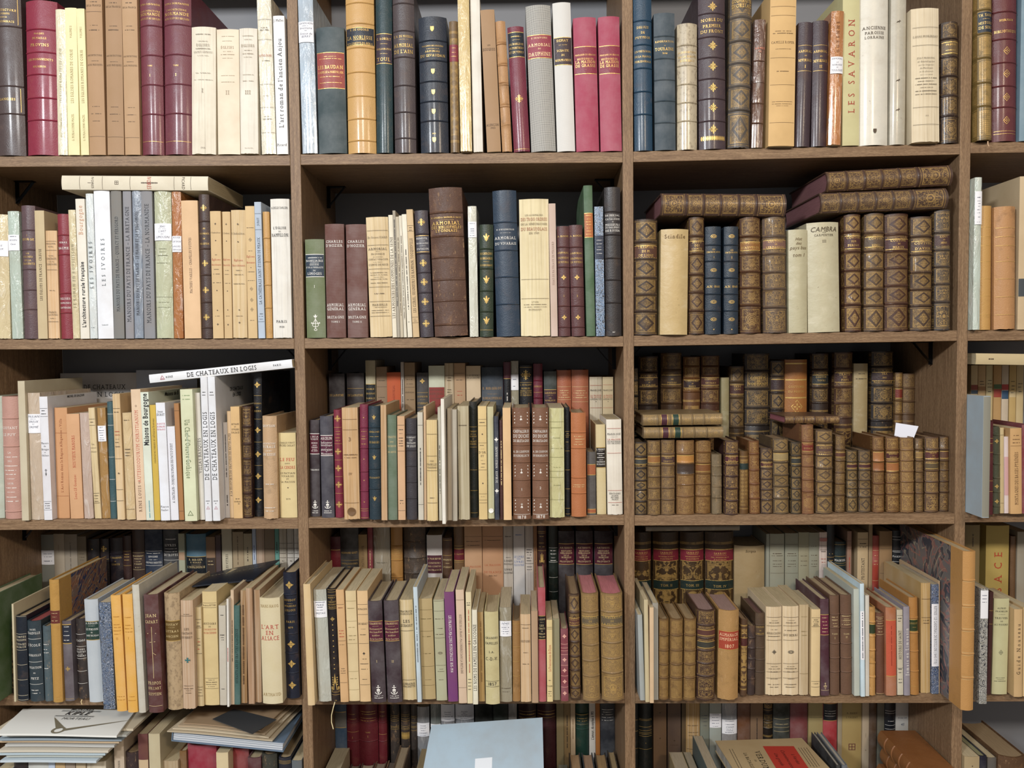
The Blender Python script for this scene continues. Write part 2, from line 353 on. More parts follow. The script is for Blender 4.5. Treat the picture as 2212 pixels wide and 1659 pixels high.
def shapes(kind):
    q = math.pi/4; o = []
    if kind == 'cross':
        o = [petal(2*q*i, .06, .5, .075) for i in range(4)]+[petal(q+2*q*i, .05, .27, .035) for i in range(4)]+[petal(2*q*i+s*.45, .28, .44, .03) for i in range(4) for s in (-1, 1)]+[ell(0,0,.07,.07)]
    elif kind == 'star':
        o = [petal(q*i, .07, .5 if i % 2 == 0 else .36, .05) for i in range(8)]+[ell(.3*math.cos(q/2+q*i), .3*math.sin(q/2+q*i), .03, .03) for i in range(8)]+[ell(0,0,.06,.06)]
    elif kind == 'clover':
        o = [ell(.25*math.cos(2*q*i), .25*math.sin(2*q*i), .15, .15) for i in range(4)]+[ell(.44*math.cos(2*q*i), .44*math.sin(2*q*i), .06, .06) for i in range(4)]+[ring(0,0,.3,.3,.05)]+[ell(0,0,.1,.1)]
    elif kind == 'lis':
        o = [ell(0,.16,.1,.32), ell(-.2,.06,.075,.22,.55), ell(.2,.06,.075,.22,-.55), ell(-.3,.16,.07,.06), ell(.3,.16,.07,.06), bar(-.24,-.12,.24,-.12,.07), ell(0,-.3,.06,.18), ell(-.12,-.25,.04,.12,-.5), ell(.12,-.25,.04,.12,.5)]
    elif kind == 'diamond':
        o = [bar(0,.5,.4,0,.045), bar(.4,0,0,-.5,.045), bar(0,-.5,-.4,0,.045), bar(-.4,0,0,.5,.045)]+[petal(2*q*i, .05, .26, .05) for i in range(4)]
    elif kind == 'shield':
        o = [poly([(-.3,.38),(.3,.38),(.3,-.05),(.2,-.3),(0,-.45),(-.2,-.3),(-.3,-.05)])]
    elif kind == 'oval':
        o = [ring(0,0,.5,.28,.07), ell(-.2,0,.1,.1), ell(.2,0,.1,.1), ell(0,.1,.05,.05), ell(0,-.1,.05,.05)]
    elif kind == 'dot': o = [ell(0,0,.4,.4)]
    elif kind == 'seal': o = [ell(0,0,.5,.5,0,20)]
    elif kind == 'triangle': o = [bar(-.42,-.36,.42,-.36,.08), bar(.42,-.36,0,.4,.07), bar(0,.4,-.42,-.36,.07), bar(-.2,-.2,.2,-.2,.05)]
    elif kind == 'anchor':
        o = [bar(0,-.45,0,.5,.06), bar(-.2,.28,.2,.28,.06), ell(0,.46,.06,.06), ring(0,-.12,.16,.16,.05), ring(0,-.12,.38,.34,.07,12,math.pi*1.1,math.pi*1.9), ell(-.09,.02,.09,.09), ell(.09,.02,.09,.09)]
    elif kind == 'monogram':
        o = [bar(0,-.34,0,.3,.035), bar(-.24,-.02,.24,-.02,.035), bar(-.18,-.1,0,.22,.03), bar(.18,-.1,0,.22,.03), ring(0,-.14,.2,.12,.03), ell(0,.4,.04,.1), ell(-.07,.37,.025,.07,.6), ell(.07,.37,.025,.07,-.6), ring(0,-.42,.1,.07,.03), ell(-.24,-.02,.03,.05), ell(.24,-.02,.03,.05)]
    elif kind == 'leaf': o = [ell(0,.1,.14,.3), ell(-.2,0,.08,.2,.7), ell(.2,0,.08,.2,-.7), bar(0,-.45,0,0,.06)]
    elif kind == 'ermine':
        o = [bar(0,-.1,0,.35,.05), bar(-.16,.2,.16,.2,.05), ell(-.1,-.22,.05,.14,-.4), ell(.1,-.22,.05,.14,.4), ell(0,-.24,.05,.16)]+[ell(sx*.95, sy, .06, .1, .5*sx) for sx in (-1,1) for sy in (-.75,-.25,.25,.75)]
    elif kind == 'dagger': o = [bar(0,-.1,0,.45,.05), bar(-.16,.28,.16,.28,.05), poly([(-.09,-.12),(.09,-.12),(0,-.5)])]
    elif kind == 'plus': o = [poly([(-.5,.2),(-.5,-.2),(0,0)]), poly([(.5,.2),(.5,-.2),(0,0)]), poly([(.2,.5),(-.2,.5),(0,0)]), poly([(.2,-.5),(-.2,-.5),(0,0)]), ell(0,0,.2,.2)]
    elif kind == 'longcross': o = [bar(0,-.5,0,.5,.008), bar(-.09,.37,.08,.37,.01), bar(-.05,.2,.06,.21,.008), bar(0,0,.06,-.05,.006)]
    elif kind == 'spire':
        o = [poly([(-.12,-.4),(.12,-.4),(0,.5)]), bar(-.2,-.45,.2,-.45,.05)]+[ell(s*.12, -.1+.12*i, .035, .035) for s in (-1,1) for i in range(4)]+[ell(s*.18, -.3, .04, .1) for s in (-1,1)]
    elif kind == 'window': o = [bar(-.5,.45,.5,.45,.1), bar(-.5,-.45,.5,-.45,.1), bar(-.45,-.5,-.45,.5,.1), bar(.45,-.5,.45,.5,.1), bar(0,-.5,0,.5,.1), bar(-.5,0,.5,0,.1)]
    elif kind == 'tie': o = [bar(-.5,-.1,.1,.15,.12), bar(-.4,.05,.2,.1,.08), bar(-.1,-.2,0,.3,.08)]
    V = []; T = []
    for P, t in o:
        k = len(V); V += P; T += [(a+k, b+k, c+k) for a, b, c in t]
    return V, T
SH = {}
def shape(kind):
    if kind not in SH: SH[kind] = shapes(kind)
    return SH[kind]
# Every block: (shelf, bay, layer, crop origin x, crop origin y, crop scale, lines)
# line: x_left x_right y_top x_topleft bottom | style:cover:pages | marks | description
BLOCKS=[]
BLOCKS.append((0,0,'F',0,0,4.1475,'''
-60 208 -120 - - | le:4a3a37 | b235,770,1020;F -60 215;F 790 1000;t 90 18 ARCHITECTURE;t 122 14 RELIGIEUSE;t 153 11 DANS LE;t 192 18 SOISSONNAIS;t 888 20 PLANCHES | dark brown leather volume lettered PLANCHES in gold
225 505 8 203 - | le:8e2038 | b265,470,670,880,1080;t 305 13 MARQUIS;t 345 17 DE MAILLE;t 405 25 PROVINS;t 535 18 LES MONUMENTS;t 600 15 RELIGIEUX | crimson leather volume lettered PROVINS with raised bands
515 607 85 490 - | gl:e2dab6 | ca09870;u 920 430 20 LES ÉGLISES ROMANES DE CORSE;u 1260 1010 17 G. MORACCHINI-MAZEL | yellowed transparent-wrapped paperback beside the crimson PROVINS volume
609 722 72 577 - | pa:efe4ac | ca09060;u 340 230 18 VOLUME II;u 925 440 25 LES ÉGLISES ROMANES DE CORSE;u 1265 1020 20 G. MORACCHINI-MAZEL | pale yellow paperback ROMANES DE CORSE, wider of two
725 795 78 685 - | pa:efe4ac | ca09060;u 340 240 18 VOLUME I;u 925 445 22 LES ÉGLISES ROMANES DE CORSE;u 1265 1025 18 G. MORACCHINI-MAZEL | pale yellow paperback ROMANES DE CORSE, narrower of two
799 943 -60 760 - | pa:b28a64 | c5c4630;m 18 16 1;t 50 16 DE LA FRANCE;l105;m 228 10 1;m 270 18 2;t 495 14 ARCHITECTURE;m 545 8 1;t 580 15 AUX FRESQUES;m 955 9 1;m 1020 12 2;m 1085 9 1;l1225 | tan kraft paperback, left of three matching, corner crumpled
960 1113 -60 935 - | pa:a98360 | c5c4630;m 28 16 1;t 62 16 DE LA FRANCE;m 235 10 1;m 270 18 2;t 500 14 ARCHITECTURE;m 555 8 1;t 585 15 AUX FRESQUES;m 960 9 1;m 1025 12 2;m 1088 9 1;l1230 | tan kraft paperback, middle of three matching
1118 1252 -60 1085 - | pa:ba946c | c5c4630;m 28 16 1;t 68 14 DE LA FRANCE;m 235 10 1;m 270 14 2;t 505 13 ARCHITECTURE;m 555 8 1;t 588 13 AUX FRESQUES;m 965 9 1;m 1030 12 2;m 1092 9 1;l1235 | tan kraft paperback, right of three matching, faint pencil scribble
1262 1456 -120 1232 - | le:76343f | b230,495,760,1025;l1270;t 40 15 SUPRA NORMANDIE;t 100 14 L'ARCHITECTURE;t 128 24 NORMANDE;t 168 15 AUX XI ET XII SIECLES;t 590 11 TOME;t 675 20 I | wine red leather NORMANDE volume numbered 1
'''))
BLOCKS.append((0,0,'F',300,0,4.1475,'''
218 460 -120 212 - | le:72333e | b222,490,755,1020;l1270;t 35 15 SUPRA NORMANDIE;t 90 14 L'ARCHITECTURE;t 125 26 NORMANDE;t 168 15 AUX XI ET XII SIECLES;t 588 12 TOME;t 670 20 2 | wine red leather NORMANDE volume numbered 2
468 682 245 465 - | pc:e6dcc6 | c8c8070;m 312 14 2;m 375 10 1;t 408 22 ÉGLISES;m 440 14 2;t 470 16 SAINT-GENOU;m 503 8 1;m 658 10 2;m 718 9 3;t 815 36 I;t 1330 16 1914 | cream paperback numbered I with broken spine
706 903 265 692 - | pa:ead9be | c9c8c74;m 330 10 2;m 372 8 1;t 428 22 ÉGLISES;m 465 9 1;m 492 12 2;m 525 8 1;m 680 9 2;m 738 10 2;t 832 36 II | cream paperback numbered II with yellowed left edge
907 1090 255 895 y-3 | pc:e8e0d0 | c9c8c74;m 325 10 2;m 358 8 1;t 412 22 ÉGLISES;m 455 9 1;m 485 12 2;m 515 8 1;m 672 9 2;m 728 10 2;t 830 34 III;m 1330 8 1 | cream paperback numbered III with folded bottom corner
1098 1224 -30 1047 - | gl:e6dfc6 | c6c6050;l175,355,755,962,1190;m 250 12 1;m 270 14 2;cb06048;t 498 18 NOTRE-DAME;c6c6050;m 545 12 2;m 860 8 1;m 1045 10 1;m 1068 12 2 | tall cream book in wrinkled glossy wrapper by divider
1236 1346 143 1200 - | pa:f1f1f2 | ck;t 185 20 J. Mallet;u 1145 340 40 L'art roman de l'ancien Anjou;t 1300 22 Picard | white paperback titled L'art roman de l'ancien Anjou
'''))
BLOCKS.append((0,1,'F',620,0,4.1475,'''
135 268 -60 90 - | gl:aebfce | N195,380;cK;t 212 17 GANDILHON;m 235 8 1;t 254 19 Inventaire;t 275 12 des;t 303 19 Sceaux du;t 330 19 BERRY | tall pale blue plastic-wrapped book with handwritten white label
280 532 245 250 - | cl:36464a | P470,795,9a3a30;m 508 8 1;m 528 11 4;t 602 30 LES BAUDAN;t 648 20 A NIMES ET A MONTPELLIER;m 688 11 3;m 742 9 3 | grey green cloth book with large gold-edged red label
541 793 -120 510 - | le:c99a55 | b25,210,425,645,860,1065,1262;P245,405,1b2330;t 265 17 E. DE GIGORD;t 335 30 LA NOBLESSE;m 357 8 1;t 388 18 VILLENEUVE-DE-BERG | tan leather volume LA NOBLESSE with dark title label
800 945 -120 788 - | le:17363c | P300,570,372734;t 348 19 C. ROBERT;m 392 6 1;t 438 14 SIGILLOGRAPHIE;m 480 8 1;t 530 30 TOUL | dark teal leather book with purple label lettered TOUL
962 1153 -90 943 - | le:4b3f40 | b30,275,510,765,1005,1240;t 325 20 E. R. DU MOISSIA;m 352 5 1;t 405 32 ARMORIAL;t 460 30 DE L'AIN | dark brown leather ARMORIAL DE L'AIN with gold band edges
1196 1445 150 1172 - | le:212a38 | b365,545,730,910,1085;t 412 12 VICOMTE DE LESCURE;m 438 6 1;t 460 16 ARMORIAL;t 497 22 DU GEVAUDAN;o shield 55 260,640,825,1000,1255;t 1200 12 1929 | navy leather book with five small gold shields
1465 1545 190 1450 - | gm:8d7048 | P400,550,8c3440;m 430 8 1;m 470 8 1;m 505 10 2 | narrow heavily gilt book with small red label
'''))
BLOCKS.append((0,1,'F',980,0,4.1475,'''
62 164 -60 32 y-8 | gl:d9be80 | | tall straw yellow book in glossy crinkled wrapper
177 262 -40 145 - | pc:e0dcd0 | | tall narrow off-white paperback beside the yellow wrapped book
300 424 90 238 - | pa:aa8562 | c4c3828;t 408 12 LES;t 445 26 BOUGEOIS;t 1122 20 ALENÇON;t 1150 16 1903 | leaning brown kraft paperback lettered ALENÇON near its foot
436 524 190 372 - | lo:b68657 | b375,390,565,580,742,757,935,950,1108,1122 | narrow worn light brown leather book, frayed top
540 684 240 480 - | le:78263a | P290,515,161f2b;m 330 14 2;m 360 5 1;t 398 17 DE NOBLESSE;t 433 18 DE PONTHIEU;t 470 18 ET DE VIMEU;o cross 75 888;l1340 | dark red leather book, navy label, single gold cross
696 918 50 643 - | ht:8d8a86 | P315,525,983042;cE;t 343 14 G. DE RIVOIRE;t 370 5 -;t 405 26 ARMORIAL;t 440 12 DU;t 487 32 DAUPHINE | grey houndstooth cloth ARMORIAL DU DAUPHINE with red label
930 1090 25 885 - | cl:d2cfca | P335,585,38222a;t 365 20 DEMAY;m 405 6 1;t 455 18 SCEAUX;t 495 16 DE;t 540 19 NORMANDIE | pale grey cloth book with dark brown label
1102 1306 158 1070 - | cl:ad3a56 | P418,665,8b1f3a;t 493 13 MARQUIS DE GRASSE;t 530 16 HISTOIRE DE;t 557 24 LA MAISON;t 590 24 DE GRASSE;t 625 8 I | raspberry cloth LA MAISON DE GRASSE, left of the pair
1320 1510 150 1295 - | cl:ad3a56 | P410,662,8b1f3a;t 493 13 MARQUIS DE GRASSE;t 530 16 HISTOIRE DE;t 557 24 LA MAISON;t 590 24 DE GRASSE;t 620 8 II | raspberry cloth LA MAISON DE GRASSE, right one against divider
'''))
BLOCKS.append((0,2,'F',1340,0,4.1475,'''
132 294 -120 118 - | le:1d3e58 | b185,400,610,820,1025;t 245 19 DELUZE;t 292 19 DE;t 335 19 PUYMEGE;t 460 17 LES VIEUX NOMS;t 505 17 DE LA FRANCE;t 550 17 MERIDIONALE | tall glossy blue leather book against the divider
315 500 118 303 - | cl:364650 | b325,525,715,905,1100;t 373 16 REFORMATION;t 410 8 DE;t 440 26 TOURAINE;t 478 16 1666 | slate blue grained book lettered TOURAINE
517 695 210 512 - | mt:b9aa8c | b405,585,755,920,1085;t 468 15 ASSOCIATION;t 508 16 DE LA FORETZ;t 543 20 HUREAU | cream book mottled with brown speckles, five bands
716 955 -120 705 - | le:45353a | b120,330,515,705,885,1085;t 178 26 NOBLE DU;t 232 26 PREMIER;t 280 26 DU FRONT;o star 85 60,410,595,785,965,1160;G 1215 1265 | large dark brown leather volume with gold star rosettes
976 1172 -120 1000 - | go:6d645c | b155,365,565,770,985;t 12 28 GOUVERNEUR;t 55 30 D'ORLEAC | worn grey leather volume, cracked joint and torn foot
1180 1278 175 1210 - | gl:64443b | b545,735,925,1105;ce08a70;t 435 18 ARMES;t 465 14 DE | narrow brown leather book wrapped in shiny plastic
1330 1562 -90 1350 y-10 | pa:dcb273 | c6a5030;l60,140,518,760,1100;m 280 10 2;m 300 14 4;t 380 20 CAMILLE ROPER;m 440 9 2;m 640 16 1;m 912 9 3;m 932 9 4;m 950 7 1 | tall orange-yellow paperback with thin printed rules
'''))
BLOCKS.append((0,2,'F',1700,0,4.1475,'''
80 210 200 112 - | le:402f36 | l408,636;t 460 20 ARMORIAL;t 500 10 DU;t 540 26 NIVERNAIS;t 597 24 I | dark plum leather ARMORIAL DU NIVERNAIS, volume I
226 364 185 245 - | le:402f36 | l405,633;t 460 20 ARMORIAL;t 505 10 DU;t 545 26 NIVERNAIS;t 597 24 II | dark plum leather ARMORIAL DU NIVERNAIS, volume II
375 492 100 405 y-8 | gl:b87034 | N510,660;c6a3c18;u 470 190 26 GUYENNE;cK;t 528 14 ARMORIAL;t 560 12 LA;t 583 14 NOBLESSE;t 606 10 DE;t 632 17 TOULOUSE | orange brown wrapped book with white handwritten label
500 650 -90 505 - | pa:c9c28c | ca03626;u 1012 165 56 LES SAVARON | tall pale olive book with large red vertical letters
655 918 -120 660 - | ve:d6d2c2 | t 250 26 ANCIENNE;t 295 24 PAROISSE;t 335 22 LORRAINE;o shield 50 1175 | thick glossy ivory vellum volume with faint gold title
930 1064 -120 945 - | ve:b4ac9a | o tie 50 195,720,985 | narrow grey vellum book with stitched ties on spine
1130 1378 75 1122 y-12 | pc:e0cfae | c5c5040;l248,408,962,1118;t 330 17 LOUIS MOREREAU;t 523 13 ÉTAT PRINCIPAL;t 553 14 et Généalogique;t 583 12 sur les Seigneurs;t 612 13 de Mardogne;t 642 12 et de plusieurs;m 672 6 1;m 702 13 5;m 730 10 2;m 758 12 4;m 787 8 1;m 817 12 5;m 846 11 4;t 1040 11 1912 | thick cream paperback with deckled pages and small centred text
1397 1548 195 1400 - | gf:3c2c26 | b345,505,680,855,1035;P375,480,6b5432;t 400 14 PREMIER;m 450 12 2 | dark brown leather book with gilt flower panels
'''))
BLOCKS.append((0,3,'F',2012,0,4.1475,'''
430 558 -60 430 y-14 | gm:8f7234 | b85,298,515,738,948;P105,285,1a2634;t 135 22 TH. TARBE;m 168 6 1;t 205 22 HISTOIRE;t 245 24 DE SENS | gilt-covered book with dark HISTOIRE DE SENS label
566 780 -120 572 - | le:66282b | b105,350,560,770,960;l1175,1200;o diamond 70 455,660,870,1080;t 180 18 HERMAN;t 280 22 BIBLIOTHEQUE | dark red leather volume with faint gilt lozenges
794 900 -60 812 - | cl:6d8b9c | | blue cloth book cut off by photo's right edge
'''))
BLOCKS.append((1,0,'F',0,360,4.1475,'''
-60 95 430 -85 - | gl:d4c194 | N665,805;cK;t 710 16 PARIS;t 740 16 LISIEUX | straw-coloured wrapped book with pale label at left edge
102 200 400 62 - | gl:b4c4b6 | N612,752;cK;m 628 12 2;t 660 14 ROUEN;t 695 16 Caux | pale green wrapped book with white handwritten label
206 328 350 175 - | le:5c4347 | b570,745,920,1105,1280;t 615 12 J.;t 652 18 GEORGE;t 778 13 LES;t 808 15 EGLISES;t 840 15 DE LA;t 870 17 CHARENTE | plum brown leather book with five raised bands
340 424 395 305 - | pa:c7b289 | u 1200 735 22 LES ÉGLISES DE FRANCE : CREUSE | beige paperback LES ÉGLISES DE FRANCE : CREUSE
432 530 575 403 - | pc:d6ad7c | l670,750,925,1390;t 692 13 PHILIPPE;t 718 12 NOEL;m 800 8 1;t 825 17 CHATEAUX;m 852 8 1;t 875 14 DE BRETAGNE;m 1110 10 1;t 1305 15 PARIS;t 1328 12 LAURENS;m 1360 10 1 | short light orange paperback with rules and CHATEAUX title
541 646 425 500 - | le:8b2a37 | cw;b612,787,1135,1310;t 680 14 PIERRE;t 730 20 BALME;t 1183 18 EGLISES;t 1222 14 ROMANES;t 1264 17 D'AUVERGNE | red leather book with white lettered bands
652 712 388 606 - | gl:d6c79c | c90886a;u 1262 690 22 LE ROMAN EN ROUSSILLON | narrow straw wrapped book right of the red one
720 800 290 672 - | pa:e5dfd0 | ck;U 1442 850 33 L'architecture rurale française;cc89a7c;u 610 345 38 Bourgogne | cream paperback titled L'architecture rurale française
806 870 243 765 - | gl:d6dede | c50585c;u 1090 668 30 LES IVOIRES;m 1443 10 1 | narrow white LES IVOIRES volume without slipcase
877 1016 212 832 - | pa:e6eaef | c50585c;u 1068 640 32 LES IVOIRES;t 1420 11 TARDY | wider white LES IVOIRES volume in slipcase
1022 1112 215 990 - | pa:777b7b | c303238;u 1297 445 28 MANOIRS DU PAYS DE FRANCE – QUERCY ET PÉRIGORD | dark grey paperback MANOIRS, QUERCY ET PÉRIGORD
1126 1198 222 1097 - | pa:8a8a90 | c34343c;u 1392 355 32 MANOIRS DU PAYS DE FRANCE – LA BRETAGNE | grey paperback MANOIRS, LA BRETAGNE
1202 1288 210 1178 - | gl:8694a5 | c34343c;u 1332 400 26 MANOIRS DU PAYS DE FRANCE – LE MAINE ET LE VENDÔMOIS | blue grey wrapped MANOIRS, LE MAINE ET LE VENDÔMOIS
1292 1388 205 1260 - | pa:85878d | c303238;u 1402 330 36 MANOIRS DU PAYS DE FRANCE – LA NORMANDIE | grey paperback MANOIRS, LA NORMANDIE
'''))
BLOCKS.append((1,0,'F',300,360,4.1475,'''
153 303 215 127 - | gl:bcc09e | N510,662;cK;t 538 19 3041;m 558 5 1;t 580 18 L'ART;t 604 12 DU;t 632 19 LIMOUSIN;c8a8a70;m 735 9 1;m 762 8 1;m 795 14 2;m 862 12 3;l1168;m 1215 9 2;m 1260 9 3 | pale green glassine-wrapped book with white handwritten label
312 400 225 288 - | gl:b06a35 | N622,765;cK;t 636 14 ROUGE;t 672 15 CARTERON;t 715 14 LANGUED.;t 745 14 TERRASSE | crackled orange-brown wrapped book with white handwritten label
408 554 305 370 - | pa:e1b88b | c5c4434;u 1133 635 22 MATHIEU VARILLE – CHAPELLES VOTIVES | plain peach paper book lettered CHAPELLES VOTIVES
563 655 250 530 - | le:45322c | b490,735,970,1215,1445;o cross 60 370,865,1105,1350;t 555 12 LES;t 600 17 MONUMENTS;t 645 12 DE;t 690 17 PERIGUEUX | dark brown leather book with four gold fleurons
664 758 400 637 - | pa:d3b27f | cn;o dot 14 663,1110,1288;t 592 17 F. Deshoulières;cr;t 832 17 Églises;t 878 17 Berrichonnes;cn;t 790 9 LES;m 920 10 1;m 962 10 2;m 1040 10 3;m 1340 9 1;o leaf 26 515,1415 | first tan paperback of red-lettered set, left-hand and widest-margined
767 836 405 745 - | pa:d3b27f | cn;o dot 12 668,1115,1285;t 598 15 F. Deshoul.;cr;t 832 15 Églises;t 882 15 Berrich.;cn;m 930 9 1;m 966 9 2;m 1045 9 3;m 1340 8 1;o leaf 22 518,1418 | second tan paperback of red-lettered set, narrowest
842 970 390 820 - | pc:d6b885 | cn;o dot 14 675,1285;t 600 17 F. Deshoulières;cr;t 838 17 Églises;t 884 17 Berrichonnes;cn;m 930 9 1;m 968 10 2;m 1050 10 3;m 1340 8 1;o leaf 24 518,1400 | third tan paperback of red-lettered set, spine deeply cracked
979 1064 355 950 - | pa:d6b581 | cn;m 548 10 3;o diamond 34 655,1095,1195,1280;m 755 9 1;cr;t 805 17 Églises;t 858 17 Bretonnes;cn;o dot 10 904;m 942 9 3;m 1020 9 3;m 1378 9 1 | fourth tan red-lettered paperback, with small lozenges
1071 1130 318 1032 - | pa:b0c0d2 | c34404c;u 530 455 18 JURET;l422,565,1390;u 1232 632 24 LA CATHÉDRALE SAINT-ÉTIENNE DE MEAUX;m 1320 12 2;m 1342 9 2;m 1368 9 2 | pale blue paperback LA CATHÉDRALE SAINT-ÉTIENNE DE MEAUX
1138 1195 405 1105 - | le:c49350 | b640,850,1060,1265 | thin tan vellum-like book with four raised bands
1201 1386 290 1168 - | pc:e4e1da | ck;t 370 18 ACHILLE CARLIER;t 550 20 L'ÉGLISE;t 582 11 DE;t 613 28 RAMPILLON;t 1388 22 PARIS;t 1437 17 1930 | white paperback L'ÉGLISE DE RAMPILLON dated 1930
'''))
BLOCKS.append((1,1,'F',640,360,4.1475,'''
91 260 652 75 - | cl:667248 | cw;P785,990,213548;m 818 14 4;t 845 18 NOBILIAIRE;m 865 8 1;t 880 13 DIOCESE;t 904 13 ET DE LA GENERALITE;t 933 12 DE;t 960 20 LIMOGES;t 1075 22 I;o monogram 150 1400 | short olive green cloth book with white monogram
271 440 515 250 - | cl:693e33 | cw;t 672 22 CHARLES;t 708 22 D'HOZIER;t 1240 26 ARMORIAL;t 1276 24 GÉNÉRAL;t 1350 22 BRETAGNE;t 1392 15 TOME I | matte brown cloth ARMORIAL GÉNÉRAL, TOME I
458 644 518 438 - | cl:693e33 | cw;t 672 22 CHARLES;t 710 22 D'HOZIER;t 1240 26 ARMORIAL;t 1276 24 GÉNÉRAL;t 1350 22 BRETAGNE;t 1392 15 TOME II | matte brown cloth ARMORIAL GÉNÉRAL, TOME II
662 858 455 620 - | pc:dcc292 | cn;l575,705,918,1080,1210,1342;t 636 17 Dr Octave ICARD;t 740 20 ARMORIAL;t 762 9 DE LA;t 786 15 PROVENCE;m 812 6 1;t 833 15 COMTAT VENAISSIN;m 858 6 1;t 881 16 COMTÉ DE NICE;m 952 9 3;m 972 9 3;m 992 6 1;m 1010 9 3;m 1044 10 3;m 1140 14 1;t 1240 17 MARSEILLE;m 1262 7 2;m 1290 9 4;m 1310 8 3 | thick cream paperback ARMORIAL DE LA PROVENCE, Marseille
864 904 435 824 - | pa:e6dec6 | u 1360 628 24 LES ARMOIRIES DES COMMUNES DE LA SEINE | narrow cream booklet LES ARMOIRIES DES COMMUNES DE LA SEINE
906 932 395 862 - | pa:a79f8f | ck;w 1250 480 14 | very thin grey booklet, tallest of thin booklets
934 962 450 890 - | pa:c4b89f | w 1340 640 13 | very thin beige booklet between grey and cream booklets
965 994 440 918 - | pa:ded6c2 | w 1370 620 13 | very thin cream booklet with faint grey title
998 1042 428 942 - | pa:e6deca | ck;w 1280 740 16;m 1393 10 1 | thin cream booklet with short black spine title
1046 1102 385 985 - | pa:ceb083 | l530,580,1350,1400;m 548 12 1;m 570 12 1;m 1368 9 1;u 1308 640 24 LES CLÉREL, SEIGNEURS DE RAMPAN, TOCQUEVILLE;m 1385 8 1 | tan paperback with long vertical title beside slate book
1109 1228 395 1055 - | le:423a41 | b605,780,950,1130,1305;P618,768,4b4a55;cw;t 645 15 MENESTR.;m 668 5 1;t 688 13 NOBILIAIRE;m 712 6 1;t 738 15 D'AVALLON;cg;o cross 68 500,865,1035,1212,1408 | slate purple leather book with five gold fleurons
1238 1534 192 1180 y-8 | lo:583828 | b412,625,815,1015,1205,1420;t 460 14 M. GENARD. A. BAUDRIER A. GALLE;m 483 4 1;t 510 30 ARMORIAL;t 547 24 DES BIBLIOPHILES;t 578 24 LYONNAIS | thick scuffed brown leather ARMORIAL DES BIBLIOPHILES
'''))
BLOCKS.append((1,1,'F',1000,360,4.1475,'''
62 138 355 42 - | gl:d2d3c2 | N495,635;cK;m 512 10 2;m 560 12 1;m 578 12 1;m 597 8 1;m 618 12 2 | thin off-white glassine-wrapped book with faint white label
151 284 520 148 - | le:2b3726 | b738,915,1115,1300;l1465;o lis 76 635,1013,1193,1380;t 780 18 RECHERCHES;t 823 18 NOBILIAIRES;m 853 5 1;t 884 15 BOURBONNAIS | dark green leather book with gold fleurs-de-lis
302 514 215 262 - | le:2a3b4f | b500,750,990,1235;cw;t 565 12 H. D'HOZIERVILLE;m 595 5 1;t 640 24 ARMORIAL;t 690 22 DU VIVARAIS | thick blue leather ARMORIAL DU VIVARAIS
521 784 292 502 - | pc:e1d1a2 | c6c5c44;t 437 14 LES ASSEMBLÉES;ca5654a;t 473 30 DES TROIS ORDRES;c6c5c44;t 516 17 DE LA SÉNÉCHAUSSÉE;ca5654a;t 560 27 DU BEAUJOLAIS;c6c5c44;t 598 17 EN 1789;l1010,1183;t 1214 14 LYON;m 1237 10 5;m 1258 9 3;t 1283 14 MCMXXXV | thick cream paperback DES TROIS ORDRES, Beaujolais
790 850 332 768 - | pa:cdb4a4 | c9a8070;u 1060 670 18 ESSAIS DE MATÉRIAUX EN PÉRIGORD | thin dusty pink paperback beside the cream Beaujolais book
857 966 535 842 - | le:5a3333 | b722,900,1080,1250,1440;t 625 15 A. ROCHE;t 772 15 ARMORIAL;t 818 15 DES ÉVÊQUES;t 857 16 DE VIVIERS;o clover 46 993,1352;t 1160 18 1 | reddish brown leather book with clover ornaments, numbered 1
976 1094 525 952 - | le:5a3333 | b722,900,1080,1250,1440;t 622 15 A. ROCHE;t 777 15 ARMORIAL;t 824 15 DES ÉVÊQUES;t 857 16 DE VIVIERS;o clover 46 993,1352;t 1160 18 2 | reddish brown leather book with clover ornaments, numbered 2
1109 1187 170 1080 - | cl:446340 | P415,635,b4622c;m 437 9 2;m 470 6 1;m 495 8 2;m 518 8 2;m 550 8 1;m 577 9 2;m 605 8 2 | tall green cloth book with orange spine label
1195 1272 360 1178 - | mb:5a7aa0 | P618,830,202e46;cw;m 660 9 2;m 692 9 2;m 720 5 1;m 745 9 2;m 778 9 2 | narrow blue marbled book with navy label
1281 1424 185 1268 - | le:2f2929 | b405,610,820,1015,1220;cw;t 437 15 DE MERVAL;m 452 4 1;t 470 15 CATALOGUE;t 495 8 DE;t 521 18 MESSIEURS;t 545 16 DU PARLEMENT;t 573 18 DE ROUEN;t 1485 10 1867 | dark brown leather CATALOGUE book against the divider
'''))
